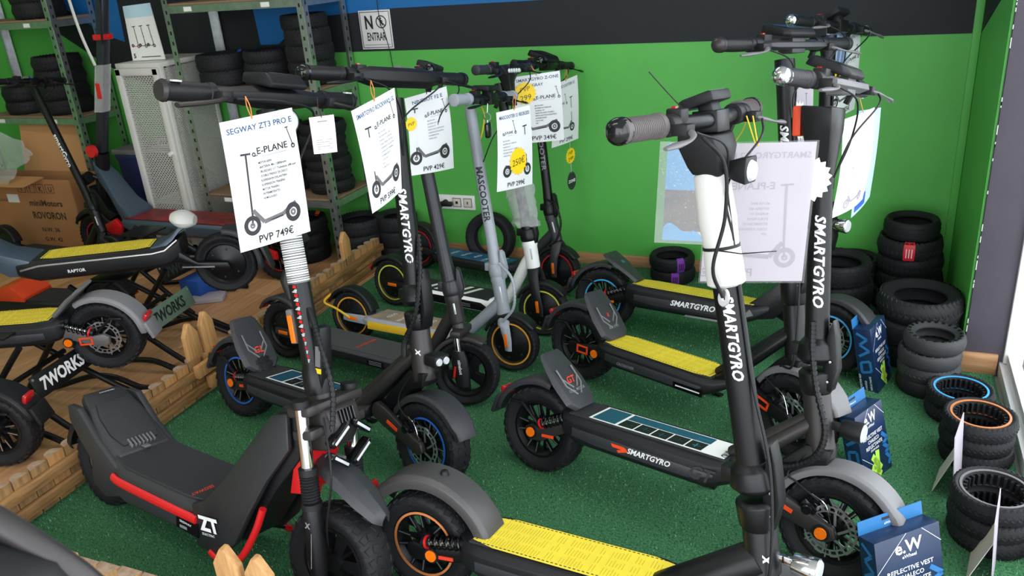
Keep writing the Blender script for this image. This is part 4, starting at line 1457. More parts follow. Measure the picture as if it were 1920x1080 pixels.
def fence(name, p, q, label, side, posts=(), rails=(.042, .108), pw=.062):
    """pickets from p to q; rails on the turf side"""
    p, q = Vector((p[0], p[1], 0)), Vector((q[0], q[1], 0))
    d = q - p
    L = d.length
    yaw = math.atan2(d.y, d.x)
    t = empty(name, Matrix.Translation(p) @ Matrix.Rotation(yaw, 4, 'Z'), label, 'fence', 'wooden edging fences')
    rg = random.Random(int(L * 100))
    n = int(L / (pw + .004))
    for i in range(n):
        x = (i + .5) * L / n
        h = .158 + rg.uniform(-.006, .006)
        M = Matrix.Translation((x, side * .022, 0)) @ Matrix.Rotation(0 if side > 0 else PI, 4, 'Z')
        meshobj('picket', picket_mesh(round(pw, 3), rg.choice((.152, .157, .162)), False, rg.choice((0, 1))), t, M)
    for z in rails:
        MB().box((L / 2, side * .011 , z), (L, .021, .034)).build('rail', M_PINEH, t, bevel=.003)
    for x, h in posts:
        MB().prism([(x - .034, .0), (x + .034, .0), (x + .034, h - .045), (x + .006, h), (x - .006, h), (x - .034, h - .045)], side * .022, side * .044).build('pointed_post', M_PINE, t, bevel=.003)
    return t
fl = fence('picket_fence', (-2.215, 1.12), (-2.285, 3.44), 'low wooden picket edging between the turf and the laminate floor', 1, posts=((.93, .30), (1.02, .31), (2.02, .29)), pw=.058)
for zz, xx in ((.125, .90), (.06, .95)):
    MB().box((xx + .04, -.013, zz), (.13, .022, .05)).build('joining_block', M_PINE, fl, bevel=.003)
ff = fence('picket_fence', (-2.2, 1.095), (.3, 1.095), 'low half-log picket edging along the front of the turf', -1, posts=((.965, .325), (1.052, .32)), pw=.068)

# ------------------------------------------------------------------ loose tyres
def tyre(x, y, z, Rt, W, style, label, group=None, rk=.7, solid=False, rub=None, yaw=0.0, tilt=None, band=None, stripe=None, name='tyre'):
    me = tyre_mesh(Rt, W, Rt * rk, style, rub, solid)
    M = Matrix.Translation((x, y, z)) @ Matrix.Rotation(yaw, 4, 'Z') @ (Matrix.Rotation(PI / 2, 4, 'X') if tilt is None else tilt)
    o = meshobj(name, me, None, M)
    tag(o, label, 'tyre', group)
    if stripe:
        meshobj('rim_stripe', stripe_mesh(Rt * rk + .007, W * 1.16, stripe), o)
    if band:
        # printed paper band wrapped round the section
        m, a = band
        mb = MB()
        w2 = W / 2 + .003
        Ro, Ri = Rt + .003, Rt * rk - .002
        rings = []
        for i in range(7):
            th = a - .17 + .34 * i / 6
            c_, s_ = math.cos(th), math.sin(th)
            rings.append([Vector((c_ * r_, v, s_ * r_)) for r_, v in ((Ri, -w2 * .5), ((Ri + Ro) / 2, -w2), (Ro - .006, -w2 * .8), (Ro + .001, 0), (Ro - .006, w2 * .8), ((Ri + Ro) / 2, w2), (Ri, w2 * .5))])
        vs = [p for r_ in rings for p in r_]
        mb.add(vs, [(i * 7 + j, i * 7 + j + 1, (i + 1) * 7 + j + 1, (i + 1) * 7 + j) for i in range(6) for j in range(6)])
        b = mb.build('label_band', m, o)
        mb = MB()
        for k_ in range(3):
            th = a - .08 + .08 * k_
            rt = Matrix.Rotation(-th, 3, 'Y')
            mb.box(rt @ Vector((Ro + .0025, 0, 0)), (.001, W * .5, .003), rt)
        mb.build('label_print', M_INKW if m is not M_PURP else M_INK, b)
    return o
def stack(x, y, z, items, where, group, yaw0=0.0):
    """items: (R, W, style, dict) from the bottom up"""
    rg = random.Random(int(abs(x * 1000) + abs(y * 100)))
    n = len(items)
    ords = {0: 'bottom tyre', 1: 'second tyre up', 2: 'third tyre up', 3: 'fourth tyre up', 4: 'fifth tyre up', 5: 'sixth tyre up', 6: 'seventh tyre up'}
    for i, (Rt, W, st, kw) in enumerate(items):
        kw = dict(kw)
        extra = kw.pop('extra', '')
        place_ = 'top tyre' if i == n - 1 else ords[i]
        lb = (place_ + ' ' + (extra + ' ' if extra else '') + 'in ' + where)
        tyre(x + rg.uniform(-.007, .007), y + rg.uniform(-.007, .007), z + W / 2, Rt, W, st, lb, group, yaw=rg.uniform(0, 6) if 'band' not in kw else 0.0, **kw)
        z += W * .97
D = {}
stack(.205, 3.50, 0, [(.125, .085, 'road', D), (.125, .08, 'road', D), (.125, .08, 'road', D), (.122, .075, 'road', dict(solid=True, band=(M_REDT, 1.62), extra='with a red paper band')), (.105, .075, 'slick', D)], 'the tall corner stack', 'tyres stacked in the corner')
stack(.0, 3.57, 0, [(.108, .046, 'slick', D)] * 4, 'the thin-tyre stack at the back wall', 'thin tyres by the back wall')
stack(-.79, 3.58, 0, [(.105, .066, 'slick', dict(band=(M_PURP, 1.25), extra='with a purple band')), (.105, .066, 'slick', dict(band=(M_PURP, .95), extra='with a purple band'))], 'the pair below the hanging brochure', 'purple banded tyres')
stack(.225, 3.03, 0, [(.143, .088, 'square', dict(rk=.62)), (.143, .088, 'square', dict(rk=.62)), (.143, .088, 'road', dict(rk=.62))], 'the wide stack in front of the corner stack', 'large tyres in the corner')
stack(.262, 2.80, 0, [(.099, .056, 'wave', D), (.099, .054, 'road', dict(rub=M_RUBG)), (.099, .054, 'wave', dict(rub=M_RUBG)), (.096, .056, 'wave', dict(rub=M_RUBG, extra='with a ring of drilled holes', rk=.62))], 'the dusty stack by the pillar', 'dusty tyres by the pillar')
# holes in the honeycomb tyre
ht = [o for o in bpy.data.objects if o.get('label', '').find('drilled holes') >= 0][0]
mb = MB()
for i in range(22):
    a = 2 * PI * i / 22
    p = Vector((math.cos(a) * .079, 0, math.sin(a) * .079))
    for s_ in (-1, 1):
        mb.cyl(p + Vector((0, s_ * .0255, 0)), p + Vector((0, s_ * .0282, 0)), .006, seg=10)
tag(mb.build('drilled_holes', M_BLKG, ht), kind='stuff')
stack(.345, 2.645, 0, [(.1, .05, 'road', dict(solid=True)), (.1, .05, 'road', dict(solid=True, stripe=M_CYAN, extra='with a light blue rim ring', rk=.72))], 'the pair by the window post', 'tyres by the window')
stack(.372, 2.40, 0, [(.1, .05, 'road', dict(solid=True)), (.1, .05, 'road', dict(solid=True)), (.1, .05, 'road', dict(solid=True, stripe=M_COPR, extra='with a copper rim ring', rk=.72))], 'the copper-ringed trio at the window sill', 'tyres by the window')
stack(.378, 2.03, 0, [(.102, .05, 'road', dict(solid=True)), (.102, .05, 'road', dict(solid=True)), (.102, .052, 'road', dict(solid=True, stripe=M_GREY, extra='with a grey rim ring', rk=.72))], 'the window trio nearest the viewer', 'tyres by the window')
tyre(-1.752, WY - .075, .125, .135, .07, 'square', 'knobbly black tyre leaning upright against the green wall under the sockets', None, rk=.62, tilt=Matrix.Rotation(R(-9), 4, 'X'))
stack(-2.275, 3.583, 0, [(.115, .085, 'square', D), (.115, .085, 'square', D), (.112, .08, 'square', dict(rk=.6))], 'the knobbly stack behind the yellow-rimmed scooter', 'knobbly tyres by the shelf')
stack(-.06, 3.30, 0, [(.13, .09, 'square', D)] * 3, 'the knobbly stack behind the tall black stems', 'knobbly tyres behind the stems')

# ------------------------------------------------------------------ cards
class Quad:
    def __init__(s, c, bow=.004, asp=1.414):
        s.c = [Vector(p) for p in c]
        s.asp = asp
        X = (s.c[1] - s.c[0]).normalized()
        Y = (s.c[0] - s.c[3]).normalized()
        s.n = X.cross(Y).normalized()
        s.bow = bow
    def p(s, u, v, lift=0.0):
        a, b, c, d = s.c
        q = (a * (1 - u) + b * u) * (1 - v) + (d * (1 - u) + c * u) * v
        return q + s.n * (lift + s.bow * math.sin(PI * u) * (0.4 + v) + s.bow * 1.5 * math.sin(3.0 * v + .5))
    def sheet(s, mb, u0=0, v0=0, u1=1, v1=1, lift=0.0, th=.0008, nu=6, nv=8, m=0):
        vs, fs = [], []
        for k in (0, 1):
            for j in range(nv + 1):
                for i in range(nu + 1):
                    vs.append(s.p(u0 + (u1 - u0) * i / nu, v0 + (v1 - v0) * j / nv, lift - k * th))
        N = (nu + 1) * (nv + 1)
        for j in range(nv):
            for i in range(nu):
                a = j * (nu + 1) + i
                fs.append((a, a + 1, a + nu + 2, a + nu + 1))
                fs.append((N + a + nu + 1, N + a + nu + 2, N + a + 1, N + a))
        per = [i for i in range(nu + 1)] + [(j) * (nu + 1) + nu for j in range(1, nv + 1)] + [nv * (nu + 1) + i for i in range(nu - 1, -1, -1)] + [j * (nu + 1) for j in range(nv - 1, 0, -1)]
        for i in range(len(per)):
            a, b = per[i], per[(i + 1) % len(per)]
            fs.append((a, a + N, b + N, b))
        mb.add(vs, fs, m)
    def text(s, mb, txt, u, v, size, bold=.012, align='L', width=None, shear=0.0, lift=.0009, m=0, mirror=False, slope=0.0):
        vs, fs, w = glyphs(txt, bold, shear, 1.0)
        k = size if width is None else width / max(w, 1e-6)
        off = {'L': 0, 'C': -w * k / 2, 'R': -w * k}[align]
        out = []
        for x, y in vs:
            xx = x * k + off
            if mirror: xx = -xx
            out.append(s.p(u + xx, v - (y * size) / s.asp - slope * xx, lift))
        mb.add(out, fs, m)
    def poly(s, mb, pts, lift=.0008, m=0):
        mb.add([s.p(a, b, lift) for a, b in pts], [tuple(range(len(pts)))], m)
    def line(s, mb, pts, w=.012, lift=.0009, m=0):
        for i in range(len(pts) - 1):
            a, b = Vector(pts[i]), Vector(pts[i + 1])
            a2, b2 = Vector((a.x, a.y * s.asp)), Vector((b.x, b.y * s.asp))
            d = (b2 - a2).normalized()
            n = Vector((-d.y, d.x)) * w / 2
            q = [a2 - n, b2 - n, b2 + n, a2 + n]
            s.poly(mb, [(p.x, p.y / s.asp) for p in q], lift, m)
    def ring(s, mb, u, v, r0, r1, lift=.0009, m=0, seg=20, star=0.0):
        vs, fs = [], []
        for i in range(seg):
            a = 2 * PI * i / seg
            k = 1 + (star if i % 2 else 0)
            vs += [s.p(u + math.cos(a) * r0, v + math.sin(a) * r0 / s.asp, lift), s.p(u + math.cos(a) * r1 * k, v + math.sin(a) * r1 * k / s.asp, lift)]
        for i in range(seg):
            a, b = 2 * i, 2 * ((i + 1) % seg)
            fs.append((a, a + 1, b + 1, b))
        mb.add(vs, fs, m)
def mini_scooter(q, mb, u, v, k, flip=False, m=0, m2=1, wheel_r=.115):
    """printed picture of a scooter; (u,v) front wheel centre, k wheelbase"""
    f = -1 if flip else 1
    rw = wheel_r * k / .6
    A = q.asp
    q.ring(mb, u, v, rw * .55, rw, m=m)
    q.ring(mb, u, v, rw * .12, rw * .3, m=m2)
    q.ring(mb, u + f * k, v - .02, rw * .5, rw, m=m)
    q.ring(mb, u + f * k, v - .02, rw * .12, rw * .35, m=m2)
    q.line(mb, [(u, v), (u + f * .03 * k, v - .12 * k), (u + f * .09 * k, v - .95 * k)], .024 * k / .6, m=m)
    q.line(mb, [(u - f * .03 * k, v - .95 * k), (u + f * .2 * k, v - .94 * k)], .022 * k / .6, m=m)
    q.line(mb, [(u + f * .06 * k, v - .2 * k), (u + f * .28 * k, v - .01 * k), (u + f * .75 * k, v - .05 * k), (u + f * 1.1 * k, v - .16 * k)], .05 * k / .6, m=m2)
    q.line(mb, [(u + f * .28 * k, v + .005 * k), (u + f * .75 * k, v - .03 * k)], .02 * k / .6, m=m)
def star(q, root, u, v, r_, rows, name='price_burst', m=None, lift=.002, lines_m=None):
    mb = MB()
    vs = [q.p(u, v, lift)]
    seg = 36
    for i in range(seg):
        a = 2 * PI * i / seg
        rr = r_ * (1.0 if i % 2 else .84)
        vs.append(q.p(u + math.cos(a) * rr, v + math.sin(a) * rr / q.asp, lift))
    mb.add(vs, [(0, i + 1, (i + 1) % seg + 1) for i in range(seg)])
    b = mb.build(name, m or M_YELSTK, root)
    if rows:
        mb = MB()
        for i, (tx, sz) in enumerate(rows):
            q.text(mb, tx, u, v + (i - (len(rows) - 1) / 2) * r_ * .72 / q.asp + sz * .36 / q.asp, sz, align='C', lift=lift + .0006, bold=-.005, slope=.1)
        mb.build('burst_lettering', M_INK, b)
    return b
def price_card(corners, label, title, lines, price, pic=(.22, .83, .62, False), logo=(.36, .285, .56), tcol=None, ty=.10, tsize=.085, title2=None, lx=.40, ly=.36, bow=.004, string=None, group='hanging price cards', psize=.12, px=.5, py=.965, lsize=.034, lstep=.037, picm=(None, None)):
    q = Quad(corners, bow)
    base = q.p(.5, 1.0)
    root = empty('price_card', Matrix.Translation(base), label, 'price card', group)
    inv = Matrix.Translation(-base)
    def fin(mb, name, m, par=None, ang=38):
        if not mb.v: return None
        o = mb.build(name, m, None, ang=ang)
        o.data.transform(inv)
        o.parent = par or root
        return o
    mb = MB(); q.sheet(mb)
    sh = fin(mb, 'sheet', M_PAPER)
    mb = MB()
    if title:
        q.text(mb, title, .06 if len(title) > 14 else .5, ty, tsize, align='L' if len(title) > 14 else 'C', width=min(.9, .06 * len(title)), bold=.012)
    if title2: q.text(mb, title2, .5, ty + .085, tsize, align='C', width=min(.9, .06 * len(title2)), bold=.012)
    fin(mb, 'title_lettering', tcol or M_INKB)
    if logo:
        mb = MB()
        u, v, w = logo
        q.text(mb, 'E-PLANE', u + .04, v, .10 * w / .56, width=w - .12, bold=.012)
        q.ring(mb, u, v - .004, .012, .024, m=0)
        q.line(mb, [(u, v + .01), (u + .05, v + .006)], .008)
        q.ring(mb, u + w, v - .005, .014, .028)
        q.line(mb, [(u + w, v - .01), (u + w - .055, v - .15)], .01)
        q.line(mb, [(u + w - .08, v - .15), (u + w - .03, v - .152)], .01)
        q.line(mb, [(u + .1, v + .022), (u + w - .1, v + .022)], .003)
        fin(mb, 'shop_logo', M_INK)
    mb = MB()
    for i, tx in enumerate(lines):
        q.text(mb, tx, lx, ly + i * lstep, lsize, bold=.012, width=min(.56, .0185 * len(tx)))
    fin(mb, 'specification_lettering', M_INKG if lsize < .034 else M_INK)
    mb = MB()
    if pic:
        mini_scooter(q, mb, pic[0], pic[1], pic[2], pic[3])
    fin(mb, 'printed_scooter', [picm[0] or M_DGREY, picm[1] or M_GREY])
    mb = MB()
    if price: q.text(mb, price, px, py, psize, align='C', bold=.012, width=.062 * len(price) * psize / .12)
    fin(mb, 'price_lettering', M_INK)
    if string:
        a = q.p(.5 if len(string) < 3 else string[2], .02, .001)
        mb = MB()
        b, m = Vector(string[0]), string[1]
        for s_ in (-1, 1):
            mb.tube(bez([a, (a + b) / 2 + q.n * .006 * s_ + Vector((0, 0, .002)), b], 4), .0012, 6)
        fin(mb, 'string', m, ang=60)
    return root, q, fin
def burst_on(root, q, fin, u, v, r_, rows, m=None, lift=.002):
    before = set(bpy.data.objects)
    b = star(q, None, u, v, r_, rows, m=m, lift=lift)
    inv = Matrix.Translation(-root.matrix_world.translation)
    b.data.transform(inv)
    b.parent = root
    for c in b.children:
        c.data.transform(inv)
    return b

# ------------------------------------------------------------------ scooters on the turf
GR = 'electric scooters on the turf'
def scooter(name, x, y, yaw, lean, label, group=GR, z=0.0, pitch=0.0):
    return empty(name, place(x, y, yaw, lean, z, pitch), label, 'scooter', group)

# front right: big yellow-labelled scooter with a foam-wrapped stem
r = scooter('electric_scooter', -.937, 1.406, -4.0, 9, 'black scooter nearest the viewer with yellow deck film and white foam round its stem')
SM = ('SMARTGYRO')
offroad(r, dict(L=.875, lean=9, steer=-10.5, deck=(.145, .66, .125, .205, .205), top='yellow', lab=(.16, .63), column=(.822, .255, .80, .395), stem=(.797, .42, .655, 1.13), barc=(.653, 1.195), pivot=(.70, .19),
    kick=None, rfend='arch', rfR=.195, rfend_mat=mat('rear_fender_grey', (66, 64, 64), .42), stripe=M_COPR, neck='big', frame=M_BLKM, arm=M_BLKM, mark=M_INKR, sr=.0275, cr=.036, stem_text=(SM, .63, .030, .172),
    side_text=((SM, .34, .15, .03, M_INKW, .3),), x_mark='x', lamp=(.905, .33, 'chrome'), front_refl=True, head_mat=M_BLKM, shock=True,
    bar=dict(w=.285, gl=.12, gr=.0205, grip='rib', gripmat=mat('taupe_rubber', (88, 80, 80), .6), disp='box', sweep=.03, endcap=M_BLKG, levermat=M_GREY, thick=.014, tilt=-.35), refl_u=.045, mark_u=.085))
# foam sleeve, tie and little lamp on its stem
M0 = steer_matrix((.822, .255), (Vector((.655, 0, 1.13)) - Vector((.797, 0, .42))).normalized(), R(-10.5))
sb, st, ax = stem_frame((.797, .42), (.655, 1.13))
mb = MB()
P = lambda t: sb + ax * t
mb.tube([P(.47), P(.475), P(.52), P(.54), P(.55), P(.60), P(.65), P(.685), P(.69)], [.030, .037, .0365, .035, .0335, .0365, .0345, .033, .029], 26)
lab(mb.build('foam_sleeve', M_FOAM, r, M=M0), 'white foam sleeve tied round the stem')
mb = MB()
mb.tube([P(.543), P(.549)], [.0355, .0355], 26)
mb.tube([P(.546) + Vector((0, -.034, 0)), P(.55) + Vector((.06, -.05, .0)), P(.565) + Vector((.13, -.055, .0))], [.0016, .0012, .0008], 6)
lab(mb.build('cable_tie', M_BLK, r, M=M0), 'black cable tie with a loose tail')
mb = MB()
mb.loft([[P(t) + Vector((x, y, 0)) for x, y in ((-a, -b), (a, -b), (a * 1.2, 0), (a, b), (-a, b), (-a * 1.2, 0))] for t, a, b in ((.685, .026, .028), (.70, .032, .034), (.74, .04, .046), (.765, .034, .05))])
mb.build('stem_head', M_BLK, r, M=M0, bevel=.004)
mb = MB()
mb.loft([[P(.70) + Vector((.035 + x, y, z)) for y, z in ((-.026 * k, -.026 * k), (.026 * k, -.026 * k), (.03 * k, .0), (.026 * k, .024 * k), (-.026 * k, .024 * k), (-.03 * k, 0))] for x, k in ((0, .5), (.02, .8), (.045, 1.0))])
hl = mb.build('headlight', M_BLK, r, M=M0, bevel=.003)
mb = MB(); mb.cyl(P(.70) + Vector((.079, 0, -.002)), P(.70) + Vector((.086, 0, -.002)), .021, .017, 20)
mb.build('lens', M_LENS, hl)
mb = MB()
mb.tube(bez([P(.77) + Vector((-.01, -.03, .02)), P(.81) + Vector((-.03, -.06, .02)), P(.86) + Vector((-.05, -.10, .02))], 5), .0011, 6)
mb.build('tie_tail', M_BLK, r, M=M0)
cable(r, [P(.77) + Vector((.05, -.12, .0)), P(.72) + Vector((.07, -.09, 0)), P(.62) + Vector((.05, -.075, 0)), P(.52) + Vector((.01, -.07, 0)), P(.455) + Vector((.004, -.034, 0))], .0036, M_BLK, M=M0)
mb = MB(); mb.lathe([(.004, 0), (.010, 0), (.012, .004), (.004, .004)], c=(0, 0, 0), axis='y', seg=18)
cg = mb.build('cable_grommet', M_ALU, r, M=M0 @ Matrix.Translation(P(.452) + Vector((.003, -.031, 0))) @ Matrix.Scale(1.7, 4, ax))

# GT dual motor
r = scooter('electric_scooter', -.849, 1.973, -14.5, 13, 'black dual-motor scooter with white instruction sticker on its deck, second from the front right')
offroad(r, dict(L=.879, lean=13, steer=-2, deck=(.118, .64, .155, .232, .235), top='sticker', lab=(.19, .60), column=(.822, .30, .787, .462), stem=(.782, .485, .709, 1.136), barc=(.738, 1.188), pivot=(.70, .19),
    kick=(.024, .325, 'gt'), kick_text=(('GT', .62, .03, M_INKR), ('DUAL MOTOR', .40, .0125, M_INKG)), neck='double', frame=M_CHAR, arm=M_CHAR, head_mat=M_CHAR, sr=.0265, cr=.034, stem_text=(SM, .62, .034, .222),
    side_text=((SM, .34, .185, .022, M_INKW, .3), ('GT', .52, .178, .05, M_DGREY, .3)), lamp=(.89, .385, 'plain'), ffend_mat=M_GREY, top_taper=True, shock=True,
    hose=[(.765, -.03, .63), (.778, -.04, .56), (.80, -.045, .48), (.835, -.045, .38), (.82, -.05, .31), (.76, -.05, .265), (.70, -.045, .26)],
    bar=dict(w=.275, gl=.12, gr=.018, grip='rib', disp='visor', sweep=.03, endcap=M_CHROME, gripmat=M_DGREY, levermat=M_GREY, barmat=M_GREY, thick=.014, wide=.6)))
mb = MB()
mb.prism([(.66 - .37, .198), (.70 - .37, .198), (.715 - .37, .188), (.685 - .37, .178), (.68 - .37, .184), (.695 - .37, .189), (.665 - .37, .19)], -.0975, -.094)
lab(mb.build('orange_chevron', M_ORP, r), 'orange chevron mark on the deck side')
mb = MB()
mb.box((.66, -.012, 1.10), (.02, .034, .07), Matrix.Rotation(-.1, 3, 'Y'))
lab(mb.build('stem_hook', M_ORP, r, bevel=.004), 'orange folding hook behind the stem head')

# EVO: second yellow film, middle right
r = scooter('electric_scooter', -.907, 2.559, -21.2, 9, 'black scooter with yellow deck film and orange rear marks, behind the dual-motor one')
offroad(r, dict(L=.834, lean=9, steer=-13, deck=(.128, .60, .118, .187, .185), top='yellow', lab=(.135, .56), column=(.812, .285, .775, .48), stem=(.768, .53, .652, 1.168), barc=(.668, 1.209), pivot=(.69, .17),
    kick=(.045, .285, 'evo'), kick_text=(('800 EVO', .30, .015, M_INKG), ('II', .66, .02, M_INKR)), neck='double', frame=M_BLKM, arm=M_BLKM, head_mat=M_BLKM, joint_mat=M_BLKM, sr=.0265, cr=.033, stem_text=(SM, .72, .034, .215),
    side_text=(('CROSSOVER', .22, .14, .013, M_INKG, .3),), mark=M_ORP, mark_frame=True, refl_u=.098, mark_u=.04, ffend_mat=M_GREY, shock=False, front_refl=False,
    bar=dict(w=.275, gl=.125, gr=.018, grip='plain', disp='visor', sweep=.015, endcap=M_CHAR, gripmat=M_BLK, levermat=M_GREY, barmat=M_DGREY, thick=.014, wide=.6, tilt=.1)))
mb = MB(); mb.prism([(.45, .127), (.56, .127), (.56, .15), (.45, .15)], -.0965, -.0945)
mb.box((.505, -.0967, .139), (.09, .0008, .004), m=1)
mb.build('warning_plate', [M_BLKG, M_INKW], r)

# back right: blue rims
r = scooter('electric_scooter', -.953, 2.99, -9.2, 12, 'black scooter with sky-blue wheel rims and yellow deck film, farthest back on the right')
offroad(r, dict(L=.916, lean=12, R=.128, steer=-16, deck=(.125, .655, .128, .215, .203), top='yellow', lab=(.14, .63), column=(.84, .285, .825, .42), stem=(.83, .45, .775, 1.17), barc=(.80, 1.202), pivot=(.75, .19),
    kick=(.02, .29, 'flat'), kick_text=(('/\\/\\', .75, .022, M_TEAL),), neck='plate', frame=M_BLKM, arm=M_BLKM, head_mat=M_BLKM, sr=.025, stripe=M_CYAN, side_text=((SM, .32, .165, .03, M_INKW, .3),), mark=M_ORNG, refl_u=None, mark_u=.045,
    ffend_mat=M_DGREY, lamp=(.90, .53, 'chrome'), front_refl=False,
    bar=dict(w=.265, gl=.12, gr=.017, grip='plain', disp='box', sweep=.02, endcap=M_CHROME, levermat=M_GREY, barmat=M_BLKM, tilt=-.5)))
mb = MB(); mb.prism([(.38, .130), (.56, .130), (.555, .137), (.385, .137)], -.0975, -.094)
mb.build('silver_edge_strip', M_ALU, r)
mb = MB(); mb.prism([(.585, .15), (.64, .175), (.625, .195)], -.0935, -.088)
lab(mb.build('front_corner_mark', M_GREY, r), 'grey triangular mark at the deck corner')

# GL, left middle
r = scooter('electric_scooter', -2.004, 1.976, -11.8, 12, 'black scooter with dark blue wheel rims and GL kick plate, behind the red-trimmed one')
offroad(r, dict(L=.879, lean=12, steer=-7, deck=(.085, .62, .118, .19, .20), top='sticker', lab=(.18, .56), column=(.842, .33, .815, .49), stem=(.812, .51, .702, 1.15), barc=(.715, 1.213), pivot=(.70, .20),
    kick=(.0, .30, 'gl'), kick_text=(('GL', .45, .034, M_INKR),), neck='double', frame=M_CHAR, arm=M_CHAR, head_mat=M_CHAR, sr=.0275, cr=.034, stripe=M_BLUER, stem_text=(SM, .608, .034, .222), text_ang=.66, mark=M_ORP, mark_u=.06, refl_u=-.005, lamp2=(.895, .405),
    ffend_mat=M_DGREY, front_refl=False, x_mark='x',
    hose=[(.80, .01, .76), (.835, -.015, .66), (.835, -.03, .54), (.80, -.04, .45), (.80, -.045, .40)],
    bar=dict(w=.30, gl=.125, gr=.019, grip='plain', disp='', sweep=.03, endcap=M_BLKG, levermat=M_BLKM, barmat=M_BLK, thick=.016, wide=1.25)))

# ninebot-like grey commuter with telescopic fork
r = scooter('electric_scooter', -2.135, 2.409, -9.0, 8, 'dark grey scooter with grey rubber deck and sprung fork, behind the GL one')
commuter(r, dict(L=.90, R=.122, W=.062, Wf=.062, lean=8, steer=18, deck=(.15, .69, .085, .135), dw=.09, column=(.864, .30, .842, .40), stem=(.834, .43, .695, 1.05), barc=(.765, 1.14), frame=M_CHAR, stem_mat=mat('stem_dark_grey', (46, 46, 50), .38, .3), sr=.024, cr=.028,
    deck_mat=M_DGREY, mat_mat=mat('grey_deck_rubber', (66, 66, 68), .8, bump=.6, bscale=160), mat_text=(('', M_INKR), ('ninebot', M_INKR), ('', M_INKR)), side_mat=M_BLK, fork='tele', fork_text='ninebot', tyre='road', rim='hub', frim='star', rk=.70, fend_mat=M_DGREY, ffend_mat=M_CHAR, rf_ang=(10, 150), rf_lift=.02, ff0=60, id_plate=True,
    bar=dict(w=.27, gl=.12, gr=.018, grip='plain', disp='box', sweep=.02, gripmat=M_GREY, bell=True)))

# grey mascooter-like
r = scooter('electric_scooter', -1.952, 2.626, -6.0, 8, 'light grey scooter with amber wheel rings and yellow edging, in the middle of the turf')
commuter(r, dict(L=.774, R=.108, W=.05, lean=8, steer=3, deck=(.10, .55, .08, .132), dw=.075, column=(.737, .215, .708, .37), stem=(.706, .385, .60, .99), barc=(.675, 1.022), frame=M_LGREY, sr=.0215, cr=.026, deck_mat=M_LGREY,
    mat_mat=mat('printed_wood_mat', (176, 142, 108), .6, rgb2=(120, 116, 118), vscale=14), mat_text=(('FULL', M_INKW), ('GRIP', M_INKW), ('SUSPENSION', M_INKW), ('BOOLINER', M_INKW), ('GOLD', M_INKW)), side_mat=mat('yellow_side_decal', (222, 178, 40), .45), tyre='road', stripe=M_AMB, fend_mat=M_BLK, stay=mat('yellow_metal', (222, 178, 50), .4),
    stem_text=('MASCOOTER', .645, .034, .205, M_INK), latch_mat=M_LGREY, hose=[(.735, -.03, .42), (.79, -.04, .37), (.80, -.045, .27), (.75, -.04, .20)], hose_mat=M_LGREY,
    bar=dict(w=.23, gl=.10, gr=.019, grip='plain', disp='box', sweep=.01, gripmat=M_LGREY, levermat=M_BLKM, thick=.013, tilt=.0)))
cable(r, [(.60, .05, 1.02), (.60, .10, .96), (.60, .09, .90), (.62, .03, .86)], .0028, M_YTIE, name='yellow_cord')

# white front, yellow-green rings, bubble wrap round its stem
r = scooter('electric_scooter', -1.97, 3.0, -9.6, 6, 'white and black scooter with yellow-green wheel rings and bubble wrap round the folding joint')
commuter(r, dict(L=.806, R=.11, W=.05, lean=6, steer=7, deck=(.12, .60, .075, .13), dw=.08, column=(.757, .285, .738, .40), stem=(.735, .42, .608, 1.02), barc=(.64, 1.075), frame=M_WHT, stem_mat=M_BLKM, deck_mat=M_WHT, fork_mat=M_BLK, sr=.021, cr=.030, side_mat=M_BLKG, id_plate=True,
    mat_stripes=M_WHT, tyre='road', stripe=M_YELR, fend_mat=M_BLK, t_light=True, latch_mat=M_BLKM, neck_mat=M_WHT, drop_mat=M_BLK,
    bar=dict(w=.24, gl=.10, gr=.017, grip='plain', disp='', sweep=.01, levermat=M_BLKM, gripmat=M_DGREY)))
sb, st, ax = stem_frame((.735, .42), (.608, 1.02))
mb = MB()
rg = random.Random(8)
rings = []
for i in range(22):
    t = .04 + .27 * i / 21
    c = sb + ax * t
    k = .034 + .022 * math.sin(PI * i / 21) ** .5 + (.018 if i in (0, 1, 20, 21) else 0)
    rings.append([c + Vector((math.cos(2 * PI * j / 28), math.sin(2 * PI * j / 28), 0)) * k * (1 + rg.uniform(-.14, .14)) + Vector((0, 0, rg.uniform(-.006, .006))) for j in range(28)])
mb.loft(rings, caps=False)
lab(mb.build('bubble_wrap', M_BUBBLE, r, ang=70), 'clear bubble wrap round the stem')

# red rings, back row
r = scooter('electric_scooter', -2.085, 3.461, -12.2, 9, 'dark grey scooter with red wheel rings and blue printed deck, closest to the green wall')
commuter(r, dict(L=.841, R=.11, W=.052, lean=9, steer=2, deck=(.12, .60, .06, .108), dw=.08, column=(.828, .25, .785, .37), stem=(.782, .39, .68, .98), barc=(.74, 1.03), frame=M_DGREY, stem_mat=M_BLKM, deck_mat=M_BLK, sr=.021,
    mat_mat=mat('blue_printed_mat', (34, 96, 150), .5, rgb2=(28, 66, 110), vscale=20), mat_text=(('ALL ROAD', M_INKW), ('SUSPENSION', M_INKW), ('GRIP', M_INKW), ('POWER', M_INKW), ('LIGHT', M_INKW)), tyre='road', stripe=M_REDR, fend_mat=M_BLK, fork_mat=M_DGREY, stem_text=('MASCOOTER', .70, .030, .24, M_INKG),
    hose=[(.775, -.02, .44), (.83, -.03, .42), (.86, -.03, .34), (.84, -.03, .26), (.80, -.03, .23)],
    bar=dict(w=.25, gl=.10, gr=.016, grip='plain', disp='visor', sweep=.01, levermat=M_BLKM, bell=True)))

